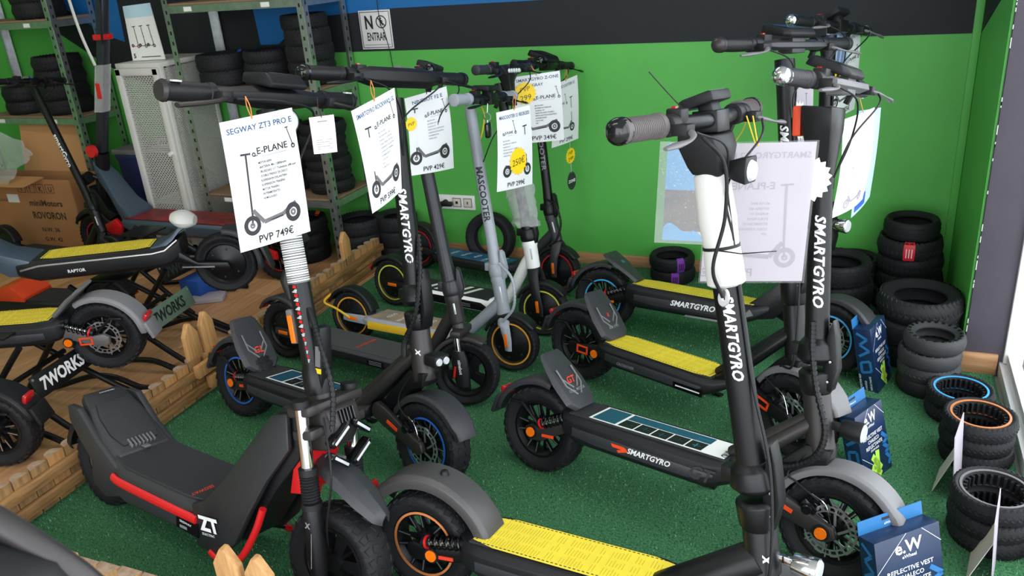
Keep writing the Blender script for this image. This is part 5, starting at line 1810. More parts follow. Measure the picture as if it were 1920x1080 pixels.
# ------------------------------------------------------------------ red-trimmed scooter, front left
r = scooter('electric_scooter', -2.061, 1.426, -10.0, 12, 'large black scooter with red side rails and chrome fork, front left on the turf')
Rt = .142
wheel(r, 'rear_wheel', 0, Rt, Rt, .085, .088, 'offroad', 'star')
mb = MB()
mb.deck([(.07, .17, .265, .07), (.14, .11, .222, .10), (.22, .095, .205, .112), (.50, .095, .205, .110), (.56, .10, .208, .092), (.66, .11, .225, .07)], ch=.018)
d = mb.build('deck', mat('graphite_plastic', (42, 42, 45), .48, bump=.08, bscale=300), r, bevel=.004)
mb = MB()
sec = []
mb.deck([(.135, .222, .2275, .084), (.22, .203, .210, .098), (.50, .203, .210, .098), (.595, .209, .2145, .086)], ch=.002)
m_ribs = mat('ribbed_rubber', (40, 40, 44), .7, bump=.8, bscale=90, stretch=(1, 9, 1))
dm = mb.build('deck_mat', m_ribs, r)
mb = MB()
text_flat(mb, 'SEGWAY', (.50, -.02, .2108), (0, -1, 0), (1, 0, 0), .02, bold=.02, shear=.3, width=.075)
mb.build('mat_lettering', M_INKR, dm)
# tail: rising kick panel with side cheeks
mb = MB()
rings = []
for u, z, ww in ((.17, .226, .09), (.10, .262, .094), (.04, .305, .088), (-.02, .345, .074), (-.055, .352, .06)):
    rings.append([Vector((u, -ww, z - .02)), Vector((u, -ww * .86, z)), Vector((u, ww * .86, z)), Vector((u, ww, z - .02)), Vector((u + .01, ww * .8, z - .045)), Vector((u + .01, -ww * .8, z - .045))])
mb.loft(rings)
tl = mb.build('tail_panel', d.data.materials[0], r, bevel=.004)
mb = MB()
rings = []
for u, z, ww in ((.145, .2385, .055), (.10, .264, .066), (.045, .3035, .064), (.005, .331, .05)):
    rings.append([Vector((u, -ww, z)), Vector((u, ww, z)), Vector((u + .004, ww, z + .004)), Vector((u + .004, -ww, z + .004))])
mb.loft(rings)
mb.build('kick_mat', m_ribs, tl, bevel=.001)
mb = MB()
for i in range(7):
    mb.box((.148, -.036 + i * .012, .2425), (.03, .004, .012), Matrix.Rotation(.5, 3, 'Y'))
mb.box((.17, 0, .23), (.02, .02, .004))
mb.build('kick_ribs', M_GREY, tl, bevel=.001)
mb = MB()
text_flat(mb, 'SEGWAY', (-.03, .03, .3535), (0, -1, 0), (1, 0, 0), .011, bold=.02, width=.05)
mb.build('tail_lettering', M_INKW, tl)
for s_ in (-1, 1):
    mb = MB()
    poly = [(-.05, .335), (.0, .335), (.09, .255), (.2, .19), (.215, .12), (.12, .09), (.06, .115), (.055, .19), (.0, .24), (-.045, .29)]
    mb.prism(poly, s_ * .082, s_ * .105)
    mb.build('side_cheek', d.data.materials[0], r, bevel=.005)
    mb = MB()
    mb.prism([(-.01, .125), (.06, .10), (.13, .12), (.13, .15), (.02, .165)], s_ * .055, s_ * .072)
    mb.build('swing_arm', M_BLKM, r, bevel=.004)
mb = MB()
fender(mb, (0, Rt), Rt + .022, .062, 70, 175, drop=.03, n=14)
rf = mb.build('rear_fender', M_BLK, r, bevel=.003)
MB().box((-.155, 0, .2), (.012, .06, .04), Matrix.Rotation(.3, 3, 'Y')).build('tail_light', M_REDL, rf, bevel=.004)
for s_ in (-1, 1):
    mb = MB()
    mb.tube(bez([(.175, s_ * .111, .172), (.22, s_ * .113, .166), (.40, s_ * .113, .162), (.55, s_ * .110, .158)], 6), .009, 12, flat=1.5)
    mb.build('red_side_rail', M_RED, r)
    mb = MB()
    mb.tube(bez([(.60, s_ * .108, .085), (.66, s_ * .112, .072), (.72, s_ * .108, .11), (.765, s_ * .10, .19), (.79, s_ * .094, .26)], 6), .0095, 12)
    mb.build('red_front_rail', M_RED, r)
    mb = MB()
    mb.prism([(.545, .085), (.64, .08), (.70, .14), (.75, .235), (.80, .33), (.87, .43), (.86, .52), (.80, .50), (.70, .37), (.64, .29), (.58, .225), (.53, .20)], s_ * .09, s_ * .112)
    mb.v = [(x, y * (1 - .32 * min(1, max(0, (z - .20) / .26))), z) for x, y, z in mb.v]
    q = mb.build('neck_panel', mat('dark_panel', (34, 34, 37), .42, bump=.05, bscale=300), r, bevel=.006)
    if s_ < 0:
        mb = MB()
        text_flat(mb, 'ZT', (.572, -.1135, .142), (1, 0, .12), (-.12, 0, 1), .052, bold=.05, shear=-.2, width=.068)
        text_flat(mb, 'ELECTRIC', (.575, -.1135, .128), (1, 0, .12), (-.12, 0, 1), .009, bold=.01, width=.05)
        lab(mb.build('side_lettering', M_INKW, q), 'white ZT lettering')
        mb = MB(); mb.cyl((.79, -.080, .385), (.79, -.087, .385), .007, seg=14)
        mb.build('bolt_cover', M_BLKG, q)
mb = MB()
mb.prism([(.60, .11), (.68, .12), (.80, .30), (.88, .40), (.90, .50), (.83, .53), (.72, .40), (.62, .24)], -.058, .058)
mb.build('neck_frame', M_BLK, r, bevel=.006)
MB().prism([(.84, .30), (.885, .31), (.915, .46), (.875, .50)], -.052, .052).build('red_inner_panel', M_RED, r, bevel=.004)
mb = MB(); mb.prism([(.47, .118), (.56, .112), (.56, .15), (.47, .156)], -.1165, -.113)
text_flat(mb, 'SEGWAY', (.485, -.1172, .138), (1, 0, -.05), (.05, 0, 1), .009, m=1, width=.05)
mb.box((.50, -.1168, .125), (.03, .0008, .008), m=2)
mb.build('rating_plate', [M_BLKG, M_INKW, M_INKG], r)
a0, a1 = Vector((.90, 0, .53)), Vector((.725, 0, 1.24))
ax = (a1 - a0).normalized()
S = steer_matrix((.905, .50), ax, R(3))
mb = MB()
for z_, k_ in ((.0, 1), (-.055, .9)):
    mb.box(a0 + ax * (z_ + .01) + Vector((.015, 0, 0)), (.07 * k_, .19, .024), Matrix.Rotation(-.24, 3, 'Y'))
mb.cyl(a0 - ax * .07, a0 + ax * .05, .027, seg=24)
mb.build('fork_crown', M_CHAR, r, M=S, bevel=.006)
hub = Vector((.960, 0, Rt))
for s_ in (-1, 1):
    A = a0 + ax * .02 + Vector((.018, s_ * .083, 0))
    B = hub + Vector((0, s_ * .075, 0))
    D_ = B - A
    mb = MB(); mb.cyl(A, A + D_ * .5, .0155, seg=20)
    mb.build('fork_tube', M_CHROME, r, M=S)
    MB().cyl(A - D_ * .045, A, .021, seg=20).build('fork_cap', M_BLK, r, M=S)
    mb = MB()
    n = 9
    path, rad = [], []
    for i in range(n * 2 + 1):
        path.append(A + D_ * (.40 + .16 * i / (n * 2)))
        rad.append(.0225 if i % 2 else .0185)
    mb.tube([A + D_ * .355, A + D_ * .395] + path + [A + D_ * .565, A + D_ * .60], [.0225, .0225] + rad + [.025, .025], 20)
    mb.build('fork_gaiter', M_BLK, r, M=S)
    mb = MB()
    mb.tube([A + D_ * .59, A + D_ * .64, A + D_ * .95, B + D_.normalized() * .02], [.022, .025, .022, .018], 20)
    lg = mb.build('fork_leg', M_BLKM, r, M=S)
    if s_ < 0:
        mb = MB()
        text_flat(mb, 'x', A + D_ * .70 + Vector((-.004, -.0252, 0)), (1, 0, .05), (0, 0, 1), .03, bold=.02)
        mb.box(A + D_ * .84 + Vector((.006, -.0235, 0)), (.0012, .0012, .09))
        mb.build('fork_lettering', M_INKG, lg)
wheel(r, 'front_wheel', hub.x, Rt, Rt, .085, .088, 'offroad', 'star', disc=1, M=S)
# beak fender
mb = MB()
rings = []
for u, z, ww in ((.90, .40, .03), (.94, .395, .05), (.99, .375, .056), (1.04, .345, .052), (1.085, .31, .034), (1.10, .297, .012)):
    rings.append([Vector((u, -ww, z - .022)), Vector((u, -ww * .7, z - .004)), Vector((u, 0, z + .006)), Vector((u, ww * .7, z - .004)), Vector((u, ww, z - .022)), Vector((u - .003, ww * .65, z - .012)), Vector((u - .003, 0, z - .002)), Vector((u - .003, -ww * .65, z - .012))])
mb.loft(rings)
bk = mb.build('front_fender', M_DGREY, r, M=S, bevel=.002)
MB().box((.955, -.0, .405), (.03, .022, .016)).build('fender_badge', M_GREY, bk, bevel=.003)
mb = MB()
mb.prism([(.90, .54), (.965, .545), (.985, .50), (.96, .44), (.91, .43), (.89, .48)], -.05, .05)
ns = mb.build('front_cowl', M_CHAR, r, M=S, bevel=.008)
mb = MB()
for i in range(5):
    mb.box((.972, -.022 + i * .011, .522), (.018, .003, .03), Matrix.Rotation(-.35, 3, 'Y'))
mb.build('cowl_grille', M_BLKG, ns)
for s_ in (-1, 1):
    for sg in (-1, 1):
        c = Vector((.985, s_ * .038, .455 + sg * .032))
        rt = Matrix.Rotation(s_ * sg * -.62, 3, 'X')
        a = MB().box(c, (.026, .072, .017), rt).build('light_arm', M_BLKG, ns, bevel=.004)
        lm = MB().box(c + Vector((.0135, 0, 0)), (.003, .056, .007), rt).build('light_strip_' if False else 'light_strip', M_LENS, ns, bevel=.001)
# stem
mb = MB()
Ls = (a1 - a0).length
mb.tube([a0 + ax * .03, a0 + ax * .05, a0 + ax * .09, a0 + ax * .10, a0 + ax * .16, a0 + ax * .2, a1 - ax * .02], [.032, .034, .033, .028, .028, .0255, .0255], 26)
stem = mb.build('stem', M_BLKM, r, M=S)
mb = MB()
q = a0 + ax * .11 + Vector((.032, 0, 0))
mb.prism([(q.x - .012, q.z - .06), (q.x + .012, q.z - .06), (q.x + .006, q.z + .09), (q.x - .018, q.z + .09)], -.02, .02)
lt = mb.build('folding_latch', M_BLKM, r, M=S, bevel=.004)
MB().box(q + Vector((.0, -.0205, .02)), (.014, .002, .05)).build('latch_label', M_GREY, lt)
MB().box(q + Vector((.002, -.0205, -.015)), (.016, .002, .012)).build('yellow_mark', M_YTIE, lt)
for i, (t0, t1) in enumerate(((.30, .47),)):
    mb = MB()
    mb.tube([a0 + ax * t0, a0 + ax * t1], [.0262, .0262], 26)
    sl = lab(mb.build('label_film', mat('grey_film', (96, 96, 98), .35), stem), 'printed film wrapped round the stem')
    mb = MB()
    t = t0 + .004
    rg = random.Random(9)
    while t < t1 - .004:
        h_ = rg.uniform(.0016, .0042)
        mb.tube([a0 + ax * t, a0 + ax * (t + h_)], [.0265, .0265], 26)
        t += h_ + rg.uniform(.0018, .0042)
    tag(mb.build('printed_bars', M_INKW, sl), kind='stuff')
mb, mr = MB(), MB()
for i in range(9):
    t = .285 - i * .021
    c = a0 + ax * t
    for k in range(3):
        mb.box(c + Vector((.009 - .003 + k * .002, -.0255, -.003 + k * .003)), (.012 - k * .003, .002, .0016))
    mr.box(c + Vector((.006, -.0258, .010)), (.009, .0016, .007))
mb.build('warning_lettering', M_INKW, stem)
mr.build('warning_mark', M_RED, stem)
mb = MB(); mb.box(a0 + ax * .19 + Vector((-.036, -.012, 0)), (.022, .014, .085), Matrix.Rotation(-.24, 3, 'Y'))
rb = mb.build('reflector_holder', M_GREY, stem, bevel=.005)
mb = MB(); mb.box(a0 + ax * .185 + Vector((-.034, -.02, 0)), (.016, .004, .068), Matrix.Rotation(-.24, 3, 'Y'))
rfl = mb.build('stem_reflector', M_ORNG, stem, bevel=.002)
mb = MB(); mb.tube([a0 + ax * .255 + Vector((-.034, 0, 0)), a0 + ax * .30 + Vector((-.04, 0, 0)), a0 + ax * .325 + Vector((-.03, 0, 0))], [.011, .016, .012], 14)
mb.build('bag_hook', M_BLK, stem)
# bar of the red-trimmed scooter
bc = a1 + ax * .012 + Vector((.03, 0, 0))
Mb = S
mb = MB()
mb.loft([[bc + Vector((x * k, y, z * k)) for x, z in ((-.03, -.014), (0, -.026), (.03, -.014), (.032, .008), (.0, .022), (-.03, .012))] for y, k in ((-.17, .62), (-.12, .8), (-.05, 1.1), (.05, 1.1), (.12, .8), (.17, .62))])
mb.tube([bc + Vector((-.02, -.285, 0)), bc + Vector((-.006, -.16, 0)), bc + Vector((-.006, .16, 0)), bc + Vector((-.02, .285, 0))], .0165, 20)
hb = mb.build('handlebar', M_BLK, r, M=Mb, bevel=.003)
for s_ in (-1, 1):
    d0 = Vector((.014, -s_ * .15, 0)).normalized()
    xx = Vector((0, 0, 1)).cross(d0).normalized()
    yy = d0.cross(xx)
    Mg = Matrix(((xx.x, yy.x, d0.x, bc.x - .021), (xx.y, yy.y, d0.y, s_ * .29), (xx.z, yy.z, d0.z, bc.z), (0, 0, 0, 1)))
    meshobj('grip', grip_mesh(.125, .0205, 'plain'), hb, Mg)
    MB().cyl(bc + Vector((-.021, s_ * .2925, 0)), bc + Vector((-.02, s_ * .284, 0)), .020, .024, 22).build('end_cap', M_CHAR, hb)
    MB().box(bc + Vector((-.006, s_ * .262, .0205)), (.012, .022, .004)).build('indicator_lens', M_LENS, hb, bevel=.001)
    mb = MB(); y0 = s_ * .165
    mb.box(bc + Vector((.02, y0, -.006)), (.035, .03, .022))
    mb.build('brake_lever_mount', M_BLK, hb, bevel=.003)
    mb = MB()
    mb.tube([bc + Vector(p) for p in bez([(.03, y0, -.008), (.05, y0 + s_ * .03, -.014), (.056, y0 + s_ * .07, -.02), (.05, y0 + s_ * .14, -.028)], 5)], [.009] * 11 + [.010] * 5, 10, flat=.55)
    mb.build('brake_lever', M_CHAR, hb)
mb = MB()
mb.loft([[bc + Vector((x, y, z)) for x, z in ((-.045, .03), (.05, .018), (.056, .028), (.03, .052), (-.04, .052))] for y in (-.055, -.045, .045, .055)])
dd = mb.build('display', M_BLK, hb, bevel=.004)
MB().box(bc + Vector((-.006, 0, .0528)), (.06, .075, .001)).build('screen', M_BLKG, dd)
mb = MB()
mb.lathe([(.001, -.02), (.016, -.02), (.026, -.004), (.028, .008), (.001, .008)], c=(0, 0, 0), axis='z', seg=24)
hl = mb.build('headlight', M_BLK, hb, M=Matrix.Translation(bc + Vector((.045, 0, -.055))) @ Matrix.Rotation(PI / 2, 4, 'Y'))
MB().cyl((0, 0, .008), (0, 0, .013), .025, .019, 24).build('lens', M_LENS, hl)
cable(r, [bc + Vector((.045, -.15, -.01)), bc + Vector((.075, -.03, -.012)), bc + Vector((.06, .07, -.04)), bc + Vector((.045, .03, -.16)), bc + Vector((.06, -.01, -.27))], .003, M=Mb)
cable(r, [a0 + ax * .24 + Vector((.028, -.01, 0)), a0 + ax * .18 + Vector((.06, -.03, 0)), a0 + ax * .07 + Vector((.09, -.045, 0)), a0 + ax * -.03 + Vector((.08, -.06, 0))], .005, wrap=1, M=S, name='wrapped_cable')
cable(r, [a0 + ax * .0 + Vector((.06, -.06, 0)), (1.02, -.10, .42), (.99, -.08, .28), (.965, -.05, .2)], .0026, M=S)
kickstand(r, .62, .10, 12)

# ------------------------------------------------------------------ hanging price cards and papers
root, q, fin = price_card(((-1.234, 1.318, 1.213), (-1.185, 1.497, 1.21), (-1.187, 1.491, .921), (-1.238, 1.307, .93)), 'white price card for 749 euros hanging from the front left handlebar', 'SEGWAY ZT3 PRO E',
    ['MOTOR 650W', '-BATERÍA 48v 12800mAh', '-RUEDAS 11" Tubeless offroad', '-DOBLE FRENO DE DISCO', 'SUSPENSIÓN DELANTERA', 'SUSPENSIÓN TRASERA', 'MOTOR TRASERO', 'INTERMITENTES', 'HOMOLOGADO'], 'PVP 749€',
    pic=(.20, .815, .58, False), string=((-1.21, 1.385, 1.255), M_STRING, .42), bow=.002, lsize=.036, lstep=.0345, picm=(M_DGREY, M_GREY))
root, q, fin = price_card(((-1.136, 1.650, 1.172), (-1.093, 1.787, 1.203), (-1.097, 1.773, .944), (-1.129, 1.672, .910)), 'white price card for 599 euros hanging beside the blue-rimmed scooter stem', 'SMARTGYRO ROCKWAY GL',
    ['MOTOR 600W', 'BATERÍA 48V 15Ah', 'RUEDAS 10" OFFROAD', 'DOBLE FRENO DE DISCO', 'SUSPENSIÓN DELANTERA', 'SUSPENSIÓN TRASERA', 'INTERMITENTES', 'CLAVE NFC', 'APP', 'HOMOLOGADO'], 'PVP 599€',
    pic=(.20, .80, .62, False), lx=.46, ly=.32, logo=(.42, .25, .48), string=((-1.10, 1.70, 1.235), M_STRING), lsize=.03, picm=(M_DGREY, M_GREY))
root, q, fin = price_card(((-1.391, 2.328, 1.078), (-1.321, 2.492, 1.089), (-1.32, 2.494, .806), (-1.387, 2.312, .825)), 'white price card for 429 euros with a small yellow burst at its left edge', 'NINEBOT F2 E',
    ['MOTOR 450W', 'BATERÍA 36V 10Ah', 'RUEDAS 10"', 'FRENO DISCO DELANTERO', 'SUSPENSIÓN DELANTERA', 'INTERMITENTES', 'HOMOLOGADO'], 'PVP 429€',
    pic=(.12, .78, .66, False), lx=.42, ly=.35, logo=(.40, .28, .50), string=((-1.35, 2.41, 1.14), M_BLK), bow=.006, lsize=.03)
burst_on(root, q, fin, .06, .33, .13, (('PVP', .09),))
root, q, fin = price_card(((-1.134, 2.472, 1.005), (-1.078, 2.629, 1.0), (-1.08, 2.621, .722), (-1.14, 2.447, .74)), 'white price card for 299 euros with a yellow 250 burst on the light grey scooter', 'MASCOOTER S1 RECKLESS',
    ['MOTOR 350W', 'BATERÍA 36V 10000mAh', 'RUEDAS 8,5"', 'FRENO DE DISCO Y EABS', 'INTERMITENTES', 'HOMOLOGADO'], 'PVP 299€',
    pic=(.83, .78, .58, True), lx=.14, ly=.38, logo=(.16, .29, .34), string=((-1.10, 2.56, 1.05), M_STRING), lsize=.03, picm=(M_DGREY, M_LGREY))
burst_on(root, q, fin, .55, .655, .26, (('250€', .17),))
root, q, fin = price_card(((-1.345, 3.118, 1.019), (-1.188, 3.251, 1.023), (-1.183, 3.254, .734), (-1.34, 3.123, .744)), 'white price card for 349 euros with a yellow 299 burst, back row', 'SMARTGYRO Z-ONE',
    ['MOTOR 400W', 'BATERÍA 36V 8000mAh', '-RUEDAS 10"', 'FRENO DE DISCO TRASERO', 'FRENO ELÉCTRICO DELANTERO', 'INTERMITENTES', 'CLAVE NFC', 'APP'], 'PVP 349€', title2='GRAY',
    pic=(.12, .80, .68, False), lx=.40, ly=.46, logo=(.40, .36, .54), string=((-1.28, 3.17, 1.055), M_STRING), ty=.085, lsize=.036, psize=.13, px=.56)
burst_on(root, q, fin, .22, .25, .24, (('PVP', .13), ('299', .16)), lift=.006)
root, q, fin = price_card(((-1.262, 3.354, .946), (-1.203, 3.51, .965), (-1.205, 3.506, .682), (-1.268, 3.326, .679)), 'white price card half hidden behind the 349 euro card', 'MASCOOTER S1',
    ['MOTOR 350W', 'BATERÍA 36V', 'RUEDAS 8,5"'], 'PVP 299€', pic=(.72, .76, .5, True), lx=.14, ly=.45, logo=(.1, .36, .4), string=((-1.22, 3.43, 1.0), M_STRING), lsize=.03)
q2 = Quad(((-1.235, 3.40, .655), (-1.215, 3.475, .658), (-1.215, 3.475, .583), (-1.235, 3.40, .58)), 0, 1.0)
b = star(q2, None, .5, .5, .5, (('PVP', .3), ('249', .34)), name='price_burst')
tag(b, 'yellow 249 burst sticker hanging below the half hidden price card', 'sticker')
b2 = MB()
q3 = Quad(((-1.232, 3.405, .545), (-1.214, 3.47, .545), (-1.214, 3.47, .46), (-1.232, 3.405, .46)), 0, 1.3)
vs = [q3.p(.5, .5, 0)] + [q3.p(.5 + .5 * math.cos(2 * PI * i / 28), .5 + .5 * math.sin(2 * PI * i / 28), 0) for i in range(28)]
vs2 = [v - q3.n * .0012 for v in vs]
b2.add(vs + vs2, [(0, i + 1, (i + 1) % 28 + 1) for i in range(28)] + [(29, 29 + (i + 1) % 28 + 1, 29 + i + 1) for i in range(28)] + [(i + 1, i + 30, (i + 1) % 28 + 30, (i + 1) % 28 + 1) for i in range(28)])
o = b2.build('round_tag', M_DGREY)
tag(o, 'round dark grey paper tag hanging under the yellow 249 burst', 'tag')
mb = MB(); q3.text(mb, 'ZONE', .5, .58, .28, align='C', bold=.04, lift=.001)
mb.build('tag_lettering', M_INKW, o)
mb = MB(); mb.tube([(-1.225, 3.44, .70), (-1.225, 3.44, .655), (-1.224, 3.438, .58), (-1.223, 3.437, .54)], .0012, 6)
tag(mb.build('tag_string', M_PAPERB), 'thin pale thread joining the 249 burst and the round tag', 'thread')

# price card seen from behind, sheet backlit so its print shows through
C7 = [Vector(p) for p in ((-.276, 1.608, 1.118), (-.09, 1.711, 1.102), (-.101, 1.705, .804), (-.296, 1.601, .828))]
q = Quad(C7, .0)
base = q.p(.5, 1)
root = empty('price_card', Matrix.Translation(base), 'laminated price card seen from its back with faint mirrored print, on the nearest scooter', 'price card', 'hanging price cards')
def put(mb, name, m, par=None):
    o = mb.build(name, m, None)
    o.data.transform(Matrix.Translation(-base))
    o.parent = par or root
    return o
mb = MB(); q.sheet(mb, nu=2, nv=2); put(mb, 'sheet', M_PAPERB)
mb = MB()
q.text(mb, 'SMARTGYRO K2 PRO', .96, .105, .085, mirror=True, width=.9, bold=.02)
q.text(mb, 'E-PLANE', .64, .32, .10, mirror=True, width=.42, bold=.02)
for i, tx in enumerate(('MOTOR 800W', 'BATERÍA 48V', 'RUEDAS 10"', 'DOBLE FRENO', 'INTERMITENTES', 'DOBLE SUSPENSIÓN', 'APP')):
    q.text(mb, tx, .60, .43 + i * .037, .034, mirror=True, width=.0185 * len(tx), bold=.02)
q.text(mb, 'PVP 749€', .50, .96, .12, mirror=True, width=.50, bold=.02)
mini_scooter(q, mb, .80, .82, .56, True, 0, 0)
put(mb, 'show_through_print', M_INKF)
mb = MB(); q.sheet(mb, -.02, -.012, 1.02, 1.012, lift=.002, th=.0006, nu=2, nv=2); put(mb, 'laminate', M_SLEEVE)
mb = MB()
vs = [q.p(.97, .265, -.004)]
for i in range(36):
    a = 2 * PI * i / 36
    rr = .23 * (1.0 if i % 2 else .84)
    vs.append(q.p(.97 + math.cos(a) * rr, .265 + math.sin(a) * rr / 1.414, -.004))
n = len(vs)
vs += [v - q.n * .0008 for v in vs]
mb.add(vs, [(0, i + 1, (i + 1) % 36 + 1) for i in range(36)] + [(n, n + (i + 1) % 36 + 1, n + i + 1) for i in range(36)])
put(mb, 'burst_back', M_SERR)
mb = MB()
a = q.p(.42, .02, .001)
for s_ in (-1, 1):
    mb.tube([a + Vector((s_ * .002, 0, 0)), Vector((-.212 + s_ * .006, 1.635, 1.168))], .0014, 6)
put(mb, 'yellow_tie', M_YTIE)

# brochure in a plastic sleeve
q = Quad(((-.434, 1.912, 1.046), (-.283, 2.023, 1.018), (-.294, 2.015, .768), (-.447, 1.902, .806)), .0, 1.3)
base = q.p(.5, 1)
root = empty('brochure_sleeve', Matrix.Translation(base), 'clear plastic sleeve with a blue brochure showing a landscape, behind the foam-wrapped stem', 'brochure')
mb = MB(); q.sheet(mb); put(mb, 'brochure_sheet', M_SKY)
mb = MB(); q.sheet(mb, 0, .47, 1, .92, lift=.0012, th=.0004); put(mb, 'landscape_print', M_WOODS)
mb = MB(); q.sheet(mb, 0, .90, 1, 1, lift=.0014, th=.0004); put(mb, 'road_print', M_BEIGE)
mb = MB()
q.poly(mb, [(0, 1), (0, .86)] + [(i / 10 * .6, .84 + .14 * (i / 10) ** 2 - .03 * math.sin(i)) for i in range(1, 11)] + [(.6, 1)], lift=.0024)
put(mb, 'blue_wave_print', M_SKY)
mb = MB(); q.text(mb, 'CATÁLOGO', .22, .06, .07, bold=.04, lift=.0016, width=.42); q.text(mb, 'SMARTGYRO', .22, .12, .07, bold=.04, lift=.0016, width=.42)
q.text(mb, 'www.smartgyro.es', .22, .16, .03, lift=.0016, width=.3)
put(mb, 'title_lettering', M_INKW)
mb = MB(); q.sheet(mb, -.12, -.02, 1.1, 1.03, lift=.006, th=.0006); put(mb, 'plastic_sleeve', M_BAG)
mb = MB(); mb.tube(bez([q.p(.9, 0, .002), (-.262, 1.93, 1.08), (-.24, 1.80, 1.14)], 4), .0014, 6); put(mb, 'hanging_string', M_YTIE)

# white cards on the tall stems at the right
for nm, cs, lb_ in (('paper_card', ((-.071, 2.489 - .05, .995), (.008, 2.635, .992), (.008, 2.637, .71), (-.071, 2.441, .706)), 'blank white card hanging from the dual-motor scooter, seen edge-on to its print'),
                    ('blue_leaflet', ((-.030, 2.60, .988), (.030, 2.735, .972), (.026, 2.735, .69), (-.022, 2.63, .65)), 'pale blue leaflet hanging right behind the blank white card')):
    q = Quad(cs, .008 if nm == 'paper_card' else .003)
    base = q.p(.5, 1)
    root = empty(nm, Matrix.Translation(base), lb_, 'card', None)
    mb = MB(); q.sheet(mb); put(mb, 'sheet', M_PAPER if nm == 'paper_card' else mat('pale_blue_print', (168, 206, 236), .45))
    if nm == 'paper_card':
        mb = MB(); mini_scooter(q, mb, .30, .90, .4, False, 0, 0); put(mb, 'faint_picture', M_INKF)
        mb = MB(); mb.tube([q.p(.6, .01, .001), (-.03, 2.55, 1.04)], .0012, 6); put(mb, 'string', M_STRING)
    else:
        mb = MB(); q.sheet(mb, .1, .84, .6, .97, lift=.001, th=.0003); put(mb, 'blue_print', M_BLUET)
root, q, fin = price_card(((-.154, 3.177, 1.104), (-.058, 3.373, 1.143), (-.051, 3.389, .839), (-.136, 3.214, .831)), 'white price card for 975 euros with a yellow burst, top right corner', 'SMARTGYRO CROSSOVER',
    ['MOTOR 1000W', 'BATERÍA 52V 20Ah', 'RUEDAS 10" OFFROAD', 'FRENOS DE DISCO', 'DOBLE SUSPENSIÓN', 'INTERMITENTES', 'CLAVE NFC'], 'PVP 975€', title2='MAX 3 JR', pic=(.2, .80, .5, False), lx=.50, ly=.42, logo=(.52, .34, .42), string=((-.10, 3.26, 1.17), M_STRING), ty=.085, lsize=.036)
burst_on(root, q, fin, .28, .42, .22, (('PVP', .14), ('95€', .14)))
q = Quad(((-.165, 3.165, 1.185), (-.085, 3.265, 1.17), (-.085, 3.26, 1.02), (-.175, 3.155, 1.0)), .003, 1.5)
base = q.p(.5, 1)
root = empty('leaflet_bag', Matrix.Translation(base), 'small clear bag of blue leaflets hanging at the top right handlebar', 'bag')
mb = MB(); q.sheet(mb, .08, .1, .92, .95); put(mb, 'leaflet', mat('pale_blue_print', (168, 206, 236), .45))
mb = MB()
for i in range(4): q.poly(mb, [(.2 + i * .16, .9), (.2 + i * .16, .55 + .05 * (i % 2)), (.3 + i * .16, .55 + .05 * (i % 2)), (.3 + i * .16, .9)], lift=.001)
q.poly(mb, [(.15, .2), (.85, .2), (.85, .28), (.15, .28)], lift=.001)
put(mb, 'blue_print', M_BLUET)
mb = MB(); q.sheet(mb, 0, 0, 1, 1, lift=.004, th=.0005); put(mb, 'clear_bag', M_BAG)
q = Quad(((-.245, 2.895, 1.04), (-.18, 2.93, 1.035), (-.172, 2.935, .80), (-.235, 2.90, .81)), .003)
base = q.p(.5, 1)
root = empty('price_card', Matrix.Translation(base), 'grey price card back with show-through print between the two tall right stems', 'price card', 'hanging price cards')
mb = MB(); q.sheet(mb); put(mb, 'sheet', M_PAPERB)
mb = MB(); q.text(mb, 'SMARTGYRO', .95, .12, .1, mirror=True, width=.85); mini_scooter(q, mb, .7, .7, .5, True, 0, 0); put(mb, 'show_through_print', M_INKG)
star(q, None, .35, .62, .42, None, name='burst_back', m=M_SERR)
o = bpy.data.objects[-1] if False else [o for o in bpy.data.objects if o.name.startswith('burst_back') and o.parent is None][0]
o.data.transform(Matrix.Translation(-base)); o.parent = root
# pinkish care tag
q = Quad(((-1.098, 1.438, 1.200), (-1.062, 1.478, 1.199), (-1.064, 1.474, 1.118), (-1.098, 1.436, 1.121)), .002, 1.7)
base = q.p(.5, 1)
root = empty('hang_tag', Matrix.Translation(base), 'small pinkish paper tag hanging from the middle of the front left handlebar', 'tag')
mb = MB(); q.sheet(mb); put(mb, 'sheet', mat('pink_paper', (226, 206, 206), .6))
mb = MB()
for i in range(5): q.poly(mb, [(.18, .62 + i * .06), (.82 - .1 * (i % 2), .62 + i * .06), (.82 - .1 * (i % 2), .635 + i * .06), (.18, .635 + i * .06)], lift=.0008)
q.poly(mb, [(.3, .12), (.7, .12), (.7, .15), (.3, .15)], lift=.0008)
put(mb, 'printed_lines', M_INKG)
mb = MB(); mb.tube([q.p(.5, .04, .001), q.p(.4, -.25, .003), q.p(.45, -.5, .0)], .001, 6); put(mb, 'string', M_BLK)

# key fob hanging by the grey scooter
t = empty('key_fob', Matrix.Translation((-1.085, 2.30, 1.005)), 'black key fob with metal ring hanging in front of the light grey scooter stem', 'key fob')
MB().box((0, 0, -.02), (.016, .036, .046), Matrix.Rotation(.1, 3, 'Z')).build('fob_body', M_BLKG, t, bevel=.006)
mb = MB(); mb.lathe([(.011, -.0012), (.0135, -.0012), (.0135, .0012), (.011, .0012)], c=(0, 0, .022), axis='y', seg=20)
mb.tube([(0, 0, .004), (0, 0, .012)], .003, 8); mb.tube([(0, 0, .03), (.0, .01, .06)], .0012, 6)
mb.build('ring', M_CHROME, t)

